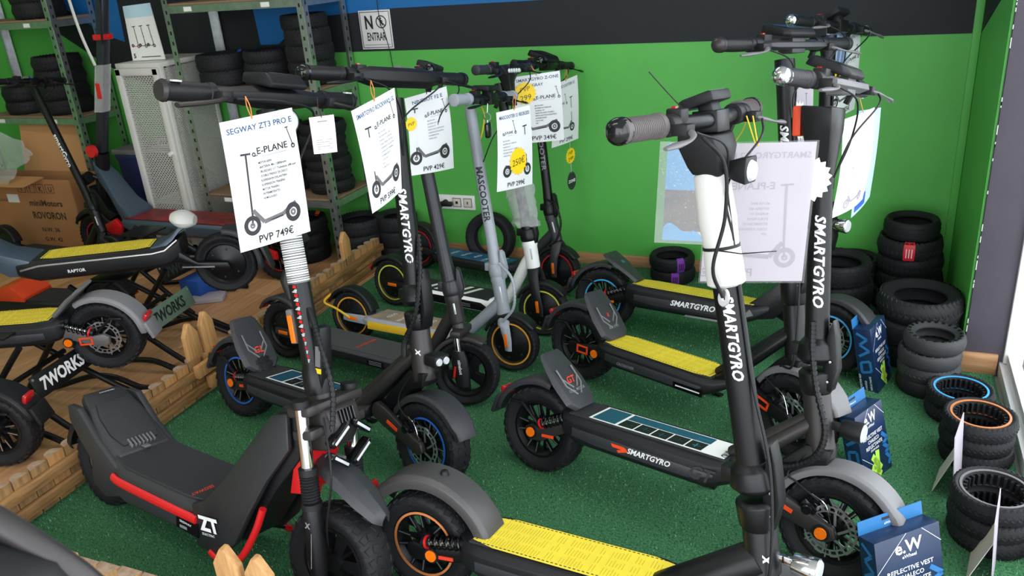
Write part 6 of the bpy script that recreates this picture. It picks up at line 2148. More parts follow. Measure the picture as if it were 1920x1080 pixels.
# ------------------------------------------------------------------ boxed vests
def vest_box(x, y, ang, w, h, dpt, lean, label):
    M = Matrix.Translation((x, y, 0)) @ Matrix.Rotation(R(ang), 4, 'Z') @ Matrix.Rotation(R(lean), 4, 'X')
    t = empty('vest_box', M, label, 'box', 'boxed reflective vests')
    MB().box((w / 2, dpt / 2, h / 2), (w, dpt, h)).build('carton', M_BOXB, t, bevel=.0012)
    mb = MB(); mb.box((w / 2, dpt - .001, h + .016), (w, .0015, .034))
    tb = mb.build('hanging_tab', M_BOXL, t)
    mb = MB(); mb.box((w / 2, dpt - .0025, h + .022), (w * .26, .001, .006)); mb.build('tab_slot', M_INK, tb)
    mb = MB(); text_flat(mb, 'eWheel.es', (w / 2, dpt - .0024, h + .007), (1, 0, 0), (0, 0, 1), .009, align='C'); mb.build('tab_lettering', M_INKW, tb)
    F = lambda u, v, l=.0006: (u * w, -l, (1 - v) * h)
    mb = MB()
    for a, b, c, d in ((.0, .16, .42, 0), (.62, 0, 1, .12), (.55, 1, 1, .62)):
        pass
    def ln(mb, p, q, wd, l=.0007):
        p, q = Vector(F(*p, l)), Vector(F(*q, l))
        d = (q - p).normalized(); n = Vector((-d.z, 0, d.x)) * wd / 2
        mb.add([p - n, q - n, q + n, p + n], [(0, 1, 2, 3)])
    mb = MB(); ln(mb, (0, .34), (.48, .0), .0012); ln(mb, (.72, 0), (1, .2), .0012); ln(mb, (.02, .6), (.5, .86), .0012); ln(mb, (.5, .86), (.52, 1), .0012)
    mb.build('thin_lines', M_INKW, t)
    mb = MB()
    pts = [(.80, .44), (.98, .55), (.80, .60), (.98, .70), (.84, .74), (.98, .84), (.90, .92)]
    for i in range(len(pts) - 1): ln(mb, pts[i], pts[i + 1], .012, .0005)
    mb.build('big_blue_lettering', M_BOXL, t)
    mb = MB()
    text_flat(mb, 'e.W', F(.5, .20), (1, 0, 0), (0, 0, 1), .042, align='C', bold=.02, width=w * .42)
    text_flat(mb, 'eWheel', F(.5, .26), (1, 0, 0), (0, 0, 1), .012, align='C', width=w * .22)
    for i, tx in enumerate(('REFLECTIVE VEST', 'CHALECO', 'REFLECTANTE')):
        text_flat(mb, tx, F(.5, .40 + i * .075), (1, 0, 0), (0, 0, 1), .0155, align='C', bold=.01, width=w * (.72, .40, .60)[i])
    text_flat(mb, 'EWRV003', F(.5, .60), (1, 0, 0), (0, 0, 1), .009, align='C', width=w * .3)
    mb.build('front_lettering', M_INKW, t)
    mb = MB()
    for p, q_, wd in (((.36, .66), (.62, .90), .02), ((.56, .62), (.50, .94), .02), ((.30, .80), (.60, .97), .016), ((.44, .70), (.40, .86), .014)):
        ln(mb, p, q_, wd, .0009)
    mb.build('vest_picture', M_LIME, t)
    # left spine
    mb = MB()
    for k, pts in enumerate(([(.2, .06), (.75, .16), (.3, .24), (.8, .34), (.2, .42)], [(.25, .52), (.75, .50), (.78, .66), (.25, .68), (.25, .52)])):
        for i in range(len(pts) - 1):
            (a, b), (c, d) = pts[i], pts[i + 1]
            p, q_ = Vector((-.0006, dpt * (1 - a), h * (1 - b))), Vector((-.0006, dpt * (1 - c), h * (1 - d)))
            dd = (q_ - p).normalized(); n = Vector((0, -dd.z, dd.y)) * .0045
            mb.add([p - n, q_ - n, q_ + n, p + n], [(0, 1, 2, 3)])
    mb.build('spine_blue_lettering', M_BOXL, t)
    mb = MB()
    for i, tx in enumerate(('REFLECTIVE VEST', 'CHALECO', 'REFLECTANTE')):
        text_flat(mb, tx, (-.0007, dpt * (.85 - i * .28), h * .04), (0, 0, 1), (0, 1, 0), .009, bold=.01, width=h * (.26, .15, .22)[i])
    mb.build('spine_lettering', M_INKW, t)
    return t
vest_box(.132, 1.585, 43, .185, .225, .05, -15, 'navy reflective vest box nearest the viewer at the bottom edge')
vest_box(.085, 2.15, 62, .145, .215, .05, -15, 'navy reflective vest box in the middle with a bright glare on top')
vest_box(.112, 2.71, 72, .14, .235, .06, -12, 'navy reflective vest box farthest back beside the blue-rimmed wheel')

# folded paper price tents, turned away from the viewer
def tent(x, y, label, h=.195, w=.15, yaw=78):
    t = empty('tent_card', Matrix.Translation((x, y, 0)) @ Matrix.Rotation(R(yaw), 4, 'Z'), label, 'tent card', 'folded tent cards by the tyres')
    MB().box((0, 0, h / 2), (w, .0022, h), Matrix.Rotation(R(-5), 3, 'X')).build('front_board', M_PAPERB, t)
    mb = MB()
    mb.add([(-.05, .004, h * .60), (.05, .004, h * .60), (.062, .045, 0), (-.062, .045, 0), (-.05, .006, h * .60), (.05, .006, h * .60), (.062, .047, 0), (-.062, .047, 0)], [(0, 1, 2, 3), (7, 6, 5, 4), (0, 4, 5, 1), (1, 5, 6, 2), (2, 6, 7, 3), (3, 7, 4, 0)])
    mb.build('back_strut', M_BEIGE, t)
    return t
tent(.312, 2.235, 'folded cream tent card in front of the copper-ringed tyres')
tent(.370, 1.885, 'folded cream tent card in front of the nearest tyre trio', yaw=80)

# ------------------------------------------------------------------ shelf units with tyres
def angle_post(root, x, y, h, sx, sy, holes=True):
    mb = MB()
    mb.box((x + sx * .018, y, h / 2), (.036, .0022, h))
    mb.box((x, y + sy * .018, h / 2), (.0022, .036, h))
    p = mb.build('upright', M_GALV, root)
    mb = MB()
    n = int(h / .05)
    for i in range(n):
        z = .03 + i * .05
        mb.box((x + sx * .02, y - sy * .0016, z), (.010, .0012, .018))
        mb.box((x - sx * .0016, y + sy * .02, z + .01), (.0012, .010, .018))
    tag(mb.build('punched_slots', M_INK, p), kind='stuff')
def shelf_unit(x0, x1, y0, y1, levels, label, h=1.95):
    t = empty('shelf_unit', Matrix.Translation(((x0 + x1) / 2, (y0 + y1) / 2, 0)), label, 'shelf', 'metal shelf units')
    cx, cy = (x0 + x1) / 2, (y0 + y1) / 2
    for x, sx in ((x0, 1), (x1, -1)):
        for y, sy in ((y0, 1), (y1, -1)):
            angle_post(t, x - cx, y - cy, h, sx, sy)
    for z in levels:
        mb = MB()
        mb.box((0, 0, z - .002), (x1 - x0, y1 - y0, .004))
        for yy in (y0 - cy, y1 - cy): mb.box((0, yy, z - .018), (x1 - x0, .003, .036))
        for xx in (x0 - cx, x1 - cx): mb.box((xx, 0, z - .018), (.003, y1 - y0, .036))
        s = mb.build('shelf_board', M_GALV, t)
        mb = MB(); mb.box((.0, 0, z + .006), (x1 - x0 - .01, y1 - y0 - .01, .010))
        mb.build('board_liner', mat('brown_board', (130, 104, 80), .8), s)
        for xx in ((x0 - cx) * .62, (x1 - cx) * .5): MB().box((xx, y0 - cy - .0025, z - .018), (.05, .001, .022)).build('shelf_label', M_WHITEP, s)
    return t
shelf_unit(-3.325, -2.47, 3.33, 3.68, (.375, .93, 1.36), 'galvanised shelf unit full of tyres beside the no-entry sign')
shelf_unit(-5.0, -4.20, 3.38, 3.68, (.26, .78, 1.32), 'galvanised shelf unit with tyres at the far left wall')
gs = 'tyres on the right shelf unit'
S_, Q_, K_ = 'road', 'square', {}
stack(-3.17, 3.52, .945, [(.135, .08, Q_, K_), (.135, .085, Q_, dict(band=(M_BLUET, -1.2), extra='with a blue band'))], 'the left pile on the middle shelf', gs)
stack(-2.88, 3.52, .945, [(.125, .055, 'square', K_), (.125, .06, S_, dict(band=(M_BLUET, -1.9), extra='with a blue band')), (.125, .06, S_, K_)], 'the centre pile on the middle shelf', gs)
stack(-2.61, 3.52, .945, [(.12, .055, S_, K_), (.12, .06, S_, K_), (.12, .08, Q_, K_), (.115, .08, Q_, K_), (.115, .07, Q_, K_)], 'the tall right pile on the middle shelf', gs)
stack(-3.12, 3.53, .39, [(.115, .065, 'slick', K_)], 'the single low place at the left of the lower shelf', gs)
stack(-2.86, 3.50, .39, [(.12, .06, S_, K_), (.12, .06, S_, K_), (.12, .06, S_, K_), (.12, .06, S_, dict(band=(M_BLUET, -1.2), extra='with a blue band')), (.12, .06, S_, K_), (.12, .06, S_, dict(band=(M_BLUET, -1.7), extra='with a wide blue band'))], 'the left pile on the lower shelf', gs)
stack(-2.60, 3.50, .39, [(.12, .062, S_, K_), (.12, .062, S_, K_), (.12, .062, S_, K_), (.12, .062, S_, K_), (.12, .062, S_, K_), (.12, .062, S_, K_)], 'the right pile on the lower shelf', gs)
stack(-2.78, 3.45, .006, [(.125, .08, S_, K_), (.125, .08, S_, K_), (.125, .08, S_, dict(band=(M_ORT, -1.3), extra='with an orange band'))], 'the pile on the floor under the shelf', gs)
stack(-2.46, 3.50, .006, [(.125, .08, S_, K_), (.125, .08, S_, K_), (.125, .08, S_, K_)], 'the floor pile right of the shelf post', gs)
g2 = 'tyres on the left shelf unit'
stack(-4.42, 3.52, .795, [(.14, .085, S_, dict(band=(M_BLUET, -1.9), extra='with a blue band')), (.14, .085, S_, K_), (.14, .085, S_, K_), (.135, .08, S_, K_)], 'the middle pile of the left unit', g2)
stack(-4.75, 3.52, .795, [(.13, .08, S_, K_), (.13, .08, S_, K_)], 'the short pile at the far left of the left unit', g2)
stack(-4.45, 3.52, 1.335, [(.14, .085, S_, K_), (.14, .085, S_, K_)], 'the pile on the top board of the left unit', g2)
stack(-4.45, 3.52, .275, [(.14, .08, S_, K_), (.14, .08, S_, K_)], 'the pile on the lowest board of the left unit', g2)

# ------------------------------------------------------------------ white mesh cabinet
cx0, cx1, cy0, cy1, ch = -3.70, -3.395, 3.29, 3.66, 1.09
t = empty('mesh_cabinet', Matrix.Translation(((cx0 + cx1) / 2, (cy0 + cy1) / 2, 0)), 'white metal cabinet with perforated door and side beside the tyre shelves', 'cabinet')
w, d_ = cx1 - cx0, cy1 - cy0
def perf(root, name, org, U, V, lu, lv, m, thick=.0018, cell=.016, parent=None):
    """perforated sheet: frame with a lattice of slanted slits"""
    U, V = Vector(U), Vector(V)
    N = U.cross(V)
    mb = MB()
    nu_, nv_ = int(lu / cell), int(lv / cell)
    def bar(p, q, wd):
        d = (q - p).normalized(); n = N.cross(d) * wd / 2
        mb.add([p - n, q - n, q + n, p + n, p - n - N * thick, q - n - N * thick, q + n - N * thick, p + n - N * thick], [(0, 1, 2, 3), (7, 6, 5, 4), (0, 4, 5, 1), (2, 6, 7, 3)])
    org = Vector(org)
    for i in range(-nv_, nu_):
        for sgn in (1,):
            a0, b0 = i * cell, 0.0
            a1, b1 = i * cell + lv, lv
            if a0 < 0: b0 -= a0; a0 = 0
            if a1 > lu: b1 -= (a1 - lu); a1 = lu
            if b1 > b0 + .002:
                bar(org + U * a0 + V * b0, org + U * a1 + V * b1, .0055)
                bar(org + U * (lu - a0) + V * b0, org + U * (lu - a1) + V * b1, .0055)
    return tag(mb.build(name, m, root), kind='stuff')
mb = MB()
f = .028
for x in (-w / 2 + f / 2, w / 2 - f / 2):
    for y in (-d_ / 2 + f / 2, d_ / 2 - f / 2):
        mb.box((x, y, ch / 2), (f, f, ch))
mb.box((0, 0, ch - .010), (w + .004, d_ + .004, .024)); mb.box((0, 0, .05), (w, d_, .03))
for z in (.62, .33): mb.box((0, 0, z), (w - .02, d_ - .02, .012))
mb.box((0, d_ / 2 - .002, ch / 2), (w - .01, .003, ch - .05))
mb.build('cabinet_body', mat('cabinet_white', (206, 204, 198), .45), t, bevel=.002)
perf(t, 'side_mesh', (w / 2 - .004, -d_ / 2 + f, .07), (0, 1, 0), (0, 0, 1), d_ - 2 * f, ch - .10, mat('cabinet_white', (206, 204, 198), .45))
dr = MB()
for x in (-w / 2 + .022, w / 2 - .022): dr.box((x, -d_ / 2 - .011, ch / 2 + .02), (.036, .02, ch - .09))
for z in (.085, ch - .04): dr.box((0, -d_ / 2 - .011, z), (w - .01, .02, .036))
dr = dr.build('cabinet_door', mat('cabinet_white', (206, 204, 198), .45), t, bevel=.002)
perf(dr, 'door_mesh', (-w / 2 + .03, -d_ / 2 - .008, .1), (1, 0, 0), (0, 0, 1), w - .06, ch - .16, mat('cabinet_white', (206, 204, 198), .45), cell=.02)
MB().cyl((w / 2 - .03, -d_ / 2 - .02, .62), (w / 2 - .03, -d_ / 2 - .04, .62), .011, seg=14).build('door_knob', M_WHITEP, dr)
def thingbox(name, x, y, z, sx, sy, sz, m, label, cat, m2=None, group=None):
    t = empty(name, Matrix.Translation((x, y, z)), label, cat, group)
    MB().box((0, 0, sz / 2), (sx, sy, sz)).build('carton', m, t, bevel=.0015)
    MB().box((0, -sy / 2 - .0004, sz * .55), (sx * .6, .0008, sz * .4)).build('printed_label', m2 or M_INKG, t)
    return t
thingbox('accessory_box', -3.58, 3.42, .626, .10, .09, .05, M_WHITEP, 'small white carton on the upper shelf inside the mesh cabinet, left one', 'box', group='cartons in the cabinet')
thingbox('accessory_box', -3.46, 3.42, .626, .08, .09, .045, M_WHITEP, 'small white carton on the upper shelf inside the mesh cabinet, right one', 'box', group='cartons in the cabinet')
thingbox('accessory_box', -3.50, 3.42, .336, .11, .09, .045, M_RED, 'small red carton on the lower shelf inside the mesh cabinet', 'box', M_WHITEP, group='cartons in the cabinet')
t = empty('helmet', Matrix.Translation((-3.52, 3.52, .336)), 'black helmet at the back of the lower cabinet shelf', 'helmet')
MB().lathe([(.001, .14), (.05, .13), (.08, .10), (.092, .05), (.088, .0), (.078, .0), (.08, .05), (.001, .12)], axis='z', seg=28).build('shell', M_BLKG, t)
# poster board with three scooters standing on the cabinet
q = Quad(((-3.640, 3.375, 1.372), (-3.470, 3.395, 1.380), (-3.455, 3.40, 1.095), (-3.655, 3.37, 1.095)), .0)
base = q.p(.5, 1)
root = empty('display_poster', Matrix.Translation(base), 'white poster board with three small scooters standing on top of the mesh cabinet', 'poster')
mb = MB(); q.sheet(mb, th=.004, nu=2, nv=2); put(mb, 'board', M_WHITEP)
mb = MB(); q.sheet(mb, .0, .0, 1, .22, lift=.001, th=.0004, nu=2, nv=2); put(mb, 'blue_header', mat('pale_teal', (176, 208, 220), .5))
mb = MB()
for u0_, m_ in ((.28, 0), (.52, 0), (.78, 0)):
    mini_scooter(q, mb, u0_, .74, .18, True, 0, 1 if u0_ < .3 else 0, wheel_r=.15)
    q.line(mb, [(u0_ - .01, .70), (u0_ - .04, .38)], .02)
    q.line(mb, [(u0_ - .10, .38), (u0_ + .02, .375)], .02)
put(mb, 'printed_scooters', [M_INK, M_RED])
mb = MB(); q.text(mb, '5', .06, .95, .16, bold=.04); q.poly(mb, [(.3, .93), (.9, .93), (.9, .945), (.3, .945)]); put(mb, 'lettering', M_INK)

# ------------------------------------------------------------------ big cardboard box with bubble wrap
def carton():
    h = .46
    M = Matrix.Translation((-4.60, 3.265, .007)) @ Matrix.Rotation(R(3), 4, 'Z')
    t = empty('cardboard_box', M, 'large open cardboard carton with upright flap behind the parked scooters', 'box')
    w, d = .84, .19
    mb = MB()
    for y in (-d / 2, d / 2): mb.box((0, y, h / 2), (w, .006, h))
    for x in (-w / 2, w / 2): mb.box((x, 0, h / 2), (.006, d, h))
    mb.box((0, 0, .006), (w, d, .008))
    mb.build('carton', M_CARD, t)
    mb = MB(); mb.box((.12, d / 2 + .03, h + .13), (w * .62, .006, .28), Matrix.Rotation(-.2, 3, 'X')); mb.build('back_flap', M_CARDIN, t)
    mb = MB(); mb.box((-.1, -d / 2 - .06, h - .0), (w * .75, .15, .006), Matrix.Rotation(.12, 3, 'X')); mb.build('front_flap', M_CARDIN, t)
    mb = MB(); Y = -d / 2 - .0038
    text_flat(mb, 'R7', (-.30, Y, .36), (1, 0, 0), (0, 0, 1), .11, bold=.04, width=.14)
    mb.build('red_lettering', mat('dark_red_ink', (150, 58, 44), .7), t)
    mb = MB()
    text_flat(mb, 'ELECTRIC SCOOTER', (-.34, Y, .32), (1, 0, 0), (0, 0, 1), .022, bold=.03, width=.28)
    text_flat(mb, 'miniMotors', (.06, Y, .30), (1, 0, 0), (0, 0, 1), .05, bold=.03, width=.26)
    text_flat(mb, 'ROVORON', (.06, Y, .22), (1, 0, 0), (0, 0, 1), .06, bold=.03, width=.26)
    text_flat(mb, 'N.W. 36', (.10, Y, .14), (1, 0, 0), (0, 0, 1), .035, bold=.02, width=.14)
    text_flat(mb, 'G.W. 42', (.10, Y, .08), (1, 0, 0), (0, 0, 1), .035, bold=.02, width=.14)
    for i in range(4):
        x = .03 + i * .075
        for a, b, sx, sz in ((x, .43, .06, .003), (x, .38, .06, .003), (x - .03, .405, .003, .05), (x + .03, .405, .003, .05)):
            mb.box((a, Y, b), (sx, .0006, sz))
        text_flat(mb, 'Y!KU'[i], (x - .014, Y, .388), (1, 0, 0), (0, 0, 1), .042, bold=.03)
    mb.build('printed_lettering', mat('brown_ink', (60, 42, 32), .7), t)
    mb = MB(); mb.box((-.06, Y, .34), (.09, .001, .05)); mb.build('address_label', M_WHITEP, t)
carton()
mb = MB()
rg = random.Random(12)
vs, fs = [], []
A = [Vector(p) for p in ((-4.98, 3.22, .80), (-4.50, 3.26, .60), (-4.50, 3.12, .46), (-5.0, 3.10, .44))]
n = 12
for j in range(n + 1):
    for i in range(n + 1):
        a, b = i / n, j / n
        p = (A[0] * (1 - a) + A[1] * a) * (1 - b) + (A[3] * (1 - a) + A[2] * a) * b
        vs.append(p + Vector((rg.uniform(-.01, .01), .06 * math.sin(3 * a + 2 * b) + rg.uniform(-.015, .015), rg.uniform(-.012, .012))))
mb.add(vs, [(j * (n + 1) + i, j * (n + 1) + i + 1, (j + 1) * (n + 1) + i + 1, (j + 1) * (n + 1) + i) for j in range(n) for i in range(n)])
tag(mb.build('packing_film', M_BUBBLE, ang=80), 'crumpled clear packing film hanging over the cardboard carton', 'film')

# ------------------------------------------------------------------ display racks with name plates
def rack(x, y, yaw, label, plate_m, ink_m, plate=(.0, .28)):
    """local +x faces the turf; plate across y, crossed legs and bent floor tubes"""
    t = empty('scooter_rack', Matrix.Translation((x, y, .007)) @ Matrix.Rotation(R(yaw), 4, 'Z'), label, 'rack', 'black scooter racks')
    for s_ in (-1, 1):
        mb = MB()
        mb.tube(bez([(-.34, s_ * .10, .33), (-.12, s_ * .12, .20), (.10, s_ * .14, .06), (.19, s_ * .15, .014)], 5), .0115, 12)
        mb.build('leg', M_BLKM, t)
        mb = MB()
        mb.tube(bez([(-.02, s_ * .10, .33), (-.10, s_ * .11, .24), (-.24, s_ * .12, .08), (-.30, s_ * .13, .014)], 5), .0115, 12)
        mb.build('leg', M_BLKM, t)
        mb = MB()
        mb.tube(bez([(-.30, s_ * .13, .014), (-.20, s_ * .17, .013), (-.05, s_ * .20, .05), (.06, s_ * .20, .05), (.16, s_ * .20, .014), (.22, s_ * .20, .012)], 6), .0115, 12)
        mb.build('floor_tube', M_BLKM, t)
    mb = MB(); mb.tube([(-.18, -.10, .335), (-.18, .10, .335)], .013, 12); mb.box((-.18, 0, .348), (.16, .16, .008))
    mb.build('top_cradle', M_BLKM, t, bevel=.002)
    mb = MB(); mb.tube([(-.07, -.13, .2), (-.07, .13, .2)], .010, 12); mb.build('cross_bar', M_BLKM, t)
    rt = Matrix.Rotation(R(-18), 3, 'Y')
    c = Vector((.04, 0, .195))
    pl = MB().box(c, (.003, .30, .085), rt).build('name_plate', plate_m, t, bevel=.001)
    mb = MB()
    X, Y_ = Vector((0, 1, 0)), rt @ Vector((0, 0, 1))
    text_flat(mb, '7WORKS', c + rt @ Vector((.0022, 0, -.022)) + Vector((0, -.12, 0)), X, Y_, .062, bold=.035, shear=.15, width=.215)
    mb.build('plate_lettering', ink_m, pl)
    for yy in (-.14, .14):
        MB().cyl(c + rt @ Vector((.001, 0, .03)) + Vector((0, yy, 0)), c + rt @ Vector((.005, 0, .03)) + Vector((0, yy, 0)), .005, seg=10).build('plate_screw', M_ALU, pl)
    return t
rack(-2.69, 2.32, 10, 'black tube rack with silver green WORKS plate under the slate scooter', mat('plate_sage', (122, 142, 130), .35, .4), M_INK)
rack(-2.67, 1.77, 10, 'black tube rack with black WORKS plate under the grey-fendered scooter', M_BLKM, M_INKW)
rack(-3.05, 2.78, 0, 'black tube rack without visible plate behind the slate scooter', M_BLKM, M_DGREY)

# ------------------------------------------------------------------ scooters on the laminate side
GL_ = 'electric scooters on the laminate floor'
r = scooter('electric_scooter', -2.55, 1.93, 180 + 24, 0, 'scooter with grey rear fender, red lamp and yellow deck film on the black-plate rack', GL_, z=.150)
offroad(r, dict(L=.88, lean=0, side=1, deck=(.14, .66, .14, .225, .225), top='yellow', lab=(.17, .62), column=(.822, .26, .80, .40), stem=(.797, .42, .70, 1.13), barc=(.68, 1.178), pivot=(.70, .19), rfend='std', rf_ang=(60, 178), rfend_mat=mat('light_grey_fender', (120, 118, 122), .45),
    arm=mat('grey_arm', (98, 92, 92), .45, .2), frame=M_BLKM, mark=M_ORP, mark_frame=True, mark_u=.055, refl_u=.12, rdisc=True, lamp_a=160, ffend_mat=M_GREY, kick=(.05, .30, 'flat'), kick_mat=M_GREY, stand=False,
    bar=dict(w=.29, disp='box')))
r = scooter('electric_scooter', -2.60, 1.47, 180 + 20, 0, 'black scooter with angular fender and red lamp at the left edge', GL_, z=.008)
offroad(r, dict(L=.9, lean=0, side=1, R=.14, deck=(.15, .68, .13, .21, .21), top='', column=(.84, .26, .81, .40), stem=(.80, .42, .70, 1.13), barc=(.68, 1.178), pivot=(.72, .19), rf_ang=(40, 165), rfend_mat=M_BLK, arm=M_BLKM, frame=M_BLKM, refl_u=None, lamp_a=142, stand=False, bar=dict(w=.29, disp='box')))
# slate scooter: flush hub, silver line along the deck
r = scooter('electric_scooter', -2.456, 2.50, 180 + 30, 0, 'slate blue scooter with yellow deck film, silver side line and foam on its rear end', GL_, z=.235)
Rt = .130
wheel(r, 'rear_wheel', 0, Rt, Rt, .07, .09, 'road', 'hub')
for s_ in (-1, 1):
    mb = MB()
    mb.prism([(-.03, Rt - .012), (.0, Rt - .02), (.12, Rt + .02), (.21, Rt + .05), (.22, Rt + .10), (.17, Rt + .09), (.10, Rt + .03), (-.02, Rt + .018)], s_ * .046, s_ * .066)
    a = mb.build('swing_arm', M_BLKM, r, bevel=.004)
    MB().box((.10, s_ * .067, Rt + .012), (.13, .002, .006), Matrix.Rotation(-.1, 3, 'Y')).build('arm_line', M_ALU, a)
mb = MB(); fender(mb, (0, Rt), Rt + .026, .046, 95, 195, drop=.022, n=14)
mb.prism([(-.19, Rt - .05), (-.175, Rt - .01), (-.14, Rt + .1), (-.16, Rt + .1)], -.04, .04)
mb.build('rear_fender', M_DGREY, r, bevel=.002)
mb = MB()
mb.deck([(.155, .19, .27, .06), (.20, .165, .252, .088), (.25, .16, .245, .095), (.72, .16, .245, .095), (.80, .18, .245, .08)], ch=.016)
d = mb.build('deck', M_BLK, r, bevel=.004)
mb = MB()
rings = []
for u, z, ww in ((.27, .248, .085), (.23, .254, .08), (.18, .285, .066), (.15, .315, .05), (.13, .325, .04)):
    rings.append([Vector((u, -ww, z - .02)), Vector((u, -ww * .85, z)), Vector((u, ww * .85, z)), Vector((u, ww, z - .02))])
mb.loft(rings); mb.build('rear_rise', M_SLATE, r, bevel=.003)
for s_ in (-1, 1):
    mb = MB(); mb.tube([(.16, s_ * .07, .268), (.21, s_ * .094, .236), (.26, s_ * .098, .230), (.70, s_ * .098, .230), (.78, s_ * .088, .215)], .0055, 8, flat=.8)
    mb.build('silver_line', M_ALU, d)
mb = MB(); text_flat(mb, 'RAPTOR', (.60, .0965, .188), (-1, 0, 0), (0, 0, 1), .018, bold=.03, width=.07); mb.build('side_lettering', M_INKW, d)
yellow_label(r, .275, .71, .062, lambda u: .2465)
mb = MB()
mb.loft([[Vector((u, y, z)) for y, z in ((-b, c), (b, c), (b, e), (-b, e))] for u, b, c, e in ((.74, .08, .18, .248), (.84, .07, .185, .28), (1.08, .045, .36, .46), (1.2, .04, .46, .58))])
nk = mb.build('neck_frame', M_SLATE, r, bevel=.008)
mb = MB(); mb.box((1.0, .062, .335), (.012, .006, .13), Matrix.Rotation(.9, 3, 'Y')); lab(mb.build('neck_reflector', M_ORNG, nk, bevel=.002), 'long orange reflector on the neck')
mb = MB(); mb.cyl((1.2, 0, .36), (1.17, 0, .62), .032, seg=22); mb.build('head_tube', M_SLATE, r)
mb = MB(); mb.cyl((1.17, 0, .62), (1.09, 0, 1.05), .025, seg=22); mb.build('stem', M_BLKM, r)
cable(r, [(1.13, .03, .80), (1.08, .07, .62), (1.06, .07, .50), (1.12, .05, .42)], .008, wrap=1, name='wrapped_cable')
for s_ in (-1, 1):
    mb = MB(); mb.prism([(1.17, .34), (1.23, .36), (1.27, .30), (1.20, Rt + .02), (1.17, Rt)], s_ * .046, s_ * .064); mb.build('front_arm', M_BLKM, r, bevel=.004)
wheel(r, 'front_wheel', 1.20, Rt, Rt, .07, .09, 'road', 'hub')
mb = MB(); fender(mb, (1.20, Rt), Rt + .026, .046, 150, 40, drop=.022, n=14); mb.build('front_fender', M_DGREY, r, bevel=.002)
handlebar(r, None, (1.07, 1.07), w=.29, disp='box')
mb = MB()
rings = []
for i in range(7):
    u = .09 + .09 * i / 6
    k = .026 * math.sin(PI * (i + .8) / 7.6) + .010
    rings.append([Vector((u, math.cos(2 * PI * j / 14) * k * 2.0, .335 + math.sin(2 * PI * j / 14) * k + .02 * (i - 3) / 6)) for j in range(14)])
mb.loft(rings); lab(mb.build('foam_block', M_FOAM, r), 'white foam protector on the tail')

# red deck scooter against the cabinet
r = scooter('electric_scooter', -2.72, 3.15, 180, 0, 'scooter with red deck top, red front arm and film-wrapped square stem beside the cabinet', GL_, z=.008)
Rt = .148
wheel(r, 'rear_wheel', 0, Rt, Rt, .09, .096, 'offroad', 'spoke', M_REDR)
wheel(r, 'front_wheel', 1.24, Rt, Rt, .09, .096, 'road', 'star', M_REDR)
for s_ in (-1, 1):
    MB().prism([(-.03, Rt - .02), (.16, Rt + .02), (.22, Rt + .06), (.2, Rt + .11), (.14, Rt + .07), (-.03, Rt + .02)], s_ * .055, s_ * .078).build('swing_arm', M_RED, r, bevel=.004)
    a = MB().prism([(1.27, Rt - .02), (1.27, Rt + .022), (1.10, Rt + .11), (1.03, Rt + .14), (.99, Rt + .10), (1.02, Rt + .045), (1.10, Rt + .03)], s_ * .055, s_ * .08).build('front_arm', M_RED, r, bevel=.004)
    mb = MB(); e = Vector((-.88, 0, .42)).normalized()
    if s_ > 0:
        text_flat(mb, 'ZWOLF', Vector((1.22, .0805, Rt + .012)), e, (-e.z * -1 * 0 + .42, 0, .88), .036, bold=.04, width=.10)
        mb.build('arm_lettering', M_INK, a)
mb = MB(); mb.deck([(.12, .24, .31, .06), (.18, .215, .30, .10), (.90, .215, .30, .10), (.98, .23, .30, .08)], ch=.02)
d = mb.build('deck', M_SLATE, r, bevel=.004)
MB().deck([(.16, .298, .306, .088), (.94, .298, .306, .088)], ch=.002).build('deck_mat', mat('red_marbled_mat', (150, 34, 36), .5, rgb2=(84, 22, 26), vscale=14), r)
mb = MB(); text_flat(mb, 'ZWOLF', (.62, .1015, .245), (-1, 0, 0), (0, 0, 1), .03, bold=.03, width=.1); mb.build('side_lettering', M_DGREY, d)
MB().prism([(.14, .22), (.22, .22), (.28, .26), (.22, .29), (.14, .29)], .099, .104).build('red_corner_panel', M_REDL, d)
mb = MB()
mb.loft([[Vector((u, y, z)) for y, z in ((-b, c), (b, c), (b, e), (-b, e))] for u, b, c, e in ((.90, .085, .26, .32), (.98, .075, .28, .38), (1.06, .055, .42, .52), (1.13, .04, .50, .60))])
nk = mb.build('neck_frame', M_SLATE, r, bevel=.01)
MB().prism([(1.04, .30), (1.10, .33), (1.16, .44), (1.20, .46), (1.20, .36), (1.12, .26)], -.05, .05).build('neck_lower', M_BLKM, r, bevel=.006)
MB().cyl((1.17, 0, .34), (1.085, 0, .64), .038, seg=24).build('head_tube', M_BLKM, r)
mb = MB(); mb.loft([[Vector((u + x, y, z)) for x, y in ((-.025, -.022), (.025, -.022), (.03, 0), (.025, .022), (-.025, .022), (-.03, 0))] for u, z in ((1.082, .64), (.87, 1.20), (.79, 1.45))])
st_ = mb.build('stem', mat('dark_slate', (44, 48, 56), .4, .3), r, bevel=.004)
mb = MB(); mb.loft([[Vector((u + x, y, z)) for x, y in ((-.029, -.026), (.029, -.026), (.034, 0), (.029, .026), (-.029, .026), (-.034, 0))] for u, z in ((.999, .86), (.946, 1.0), (.908, 1.10))])
fl_ = mb.build('stem_film', M_BUBBLE, st_)
MB().box((.957, .0262, .97), (.03, .001, .08), Matrix.Rotation(-.1, 3, 'Y')).build('red_print', M_RED, st_)
MB().box((.86, 0, 1.235), (.075, .064, .028)).build('red_clamp', M_RED, r, bevel=.005)
mb = MB(); mb.tube(bez([(.93, .03, 1.10), (.96, .04, 1.26), (.98, .04, 1.45), (.98, .04, 1.6)], 5), .010, 10, flat=.4); lab(mb.build('hanging_sleeve', M_FOAM, r), 'pale grey plastic sleeve strip')
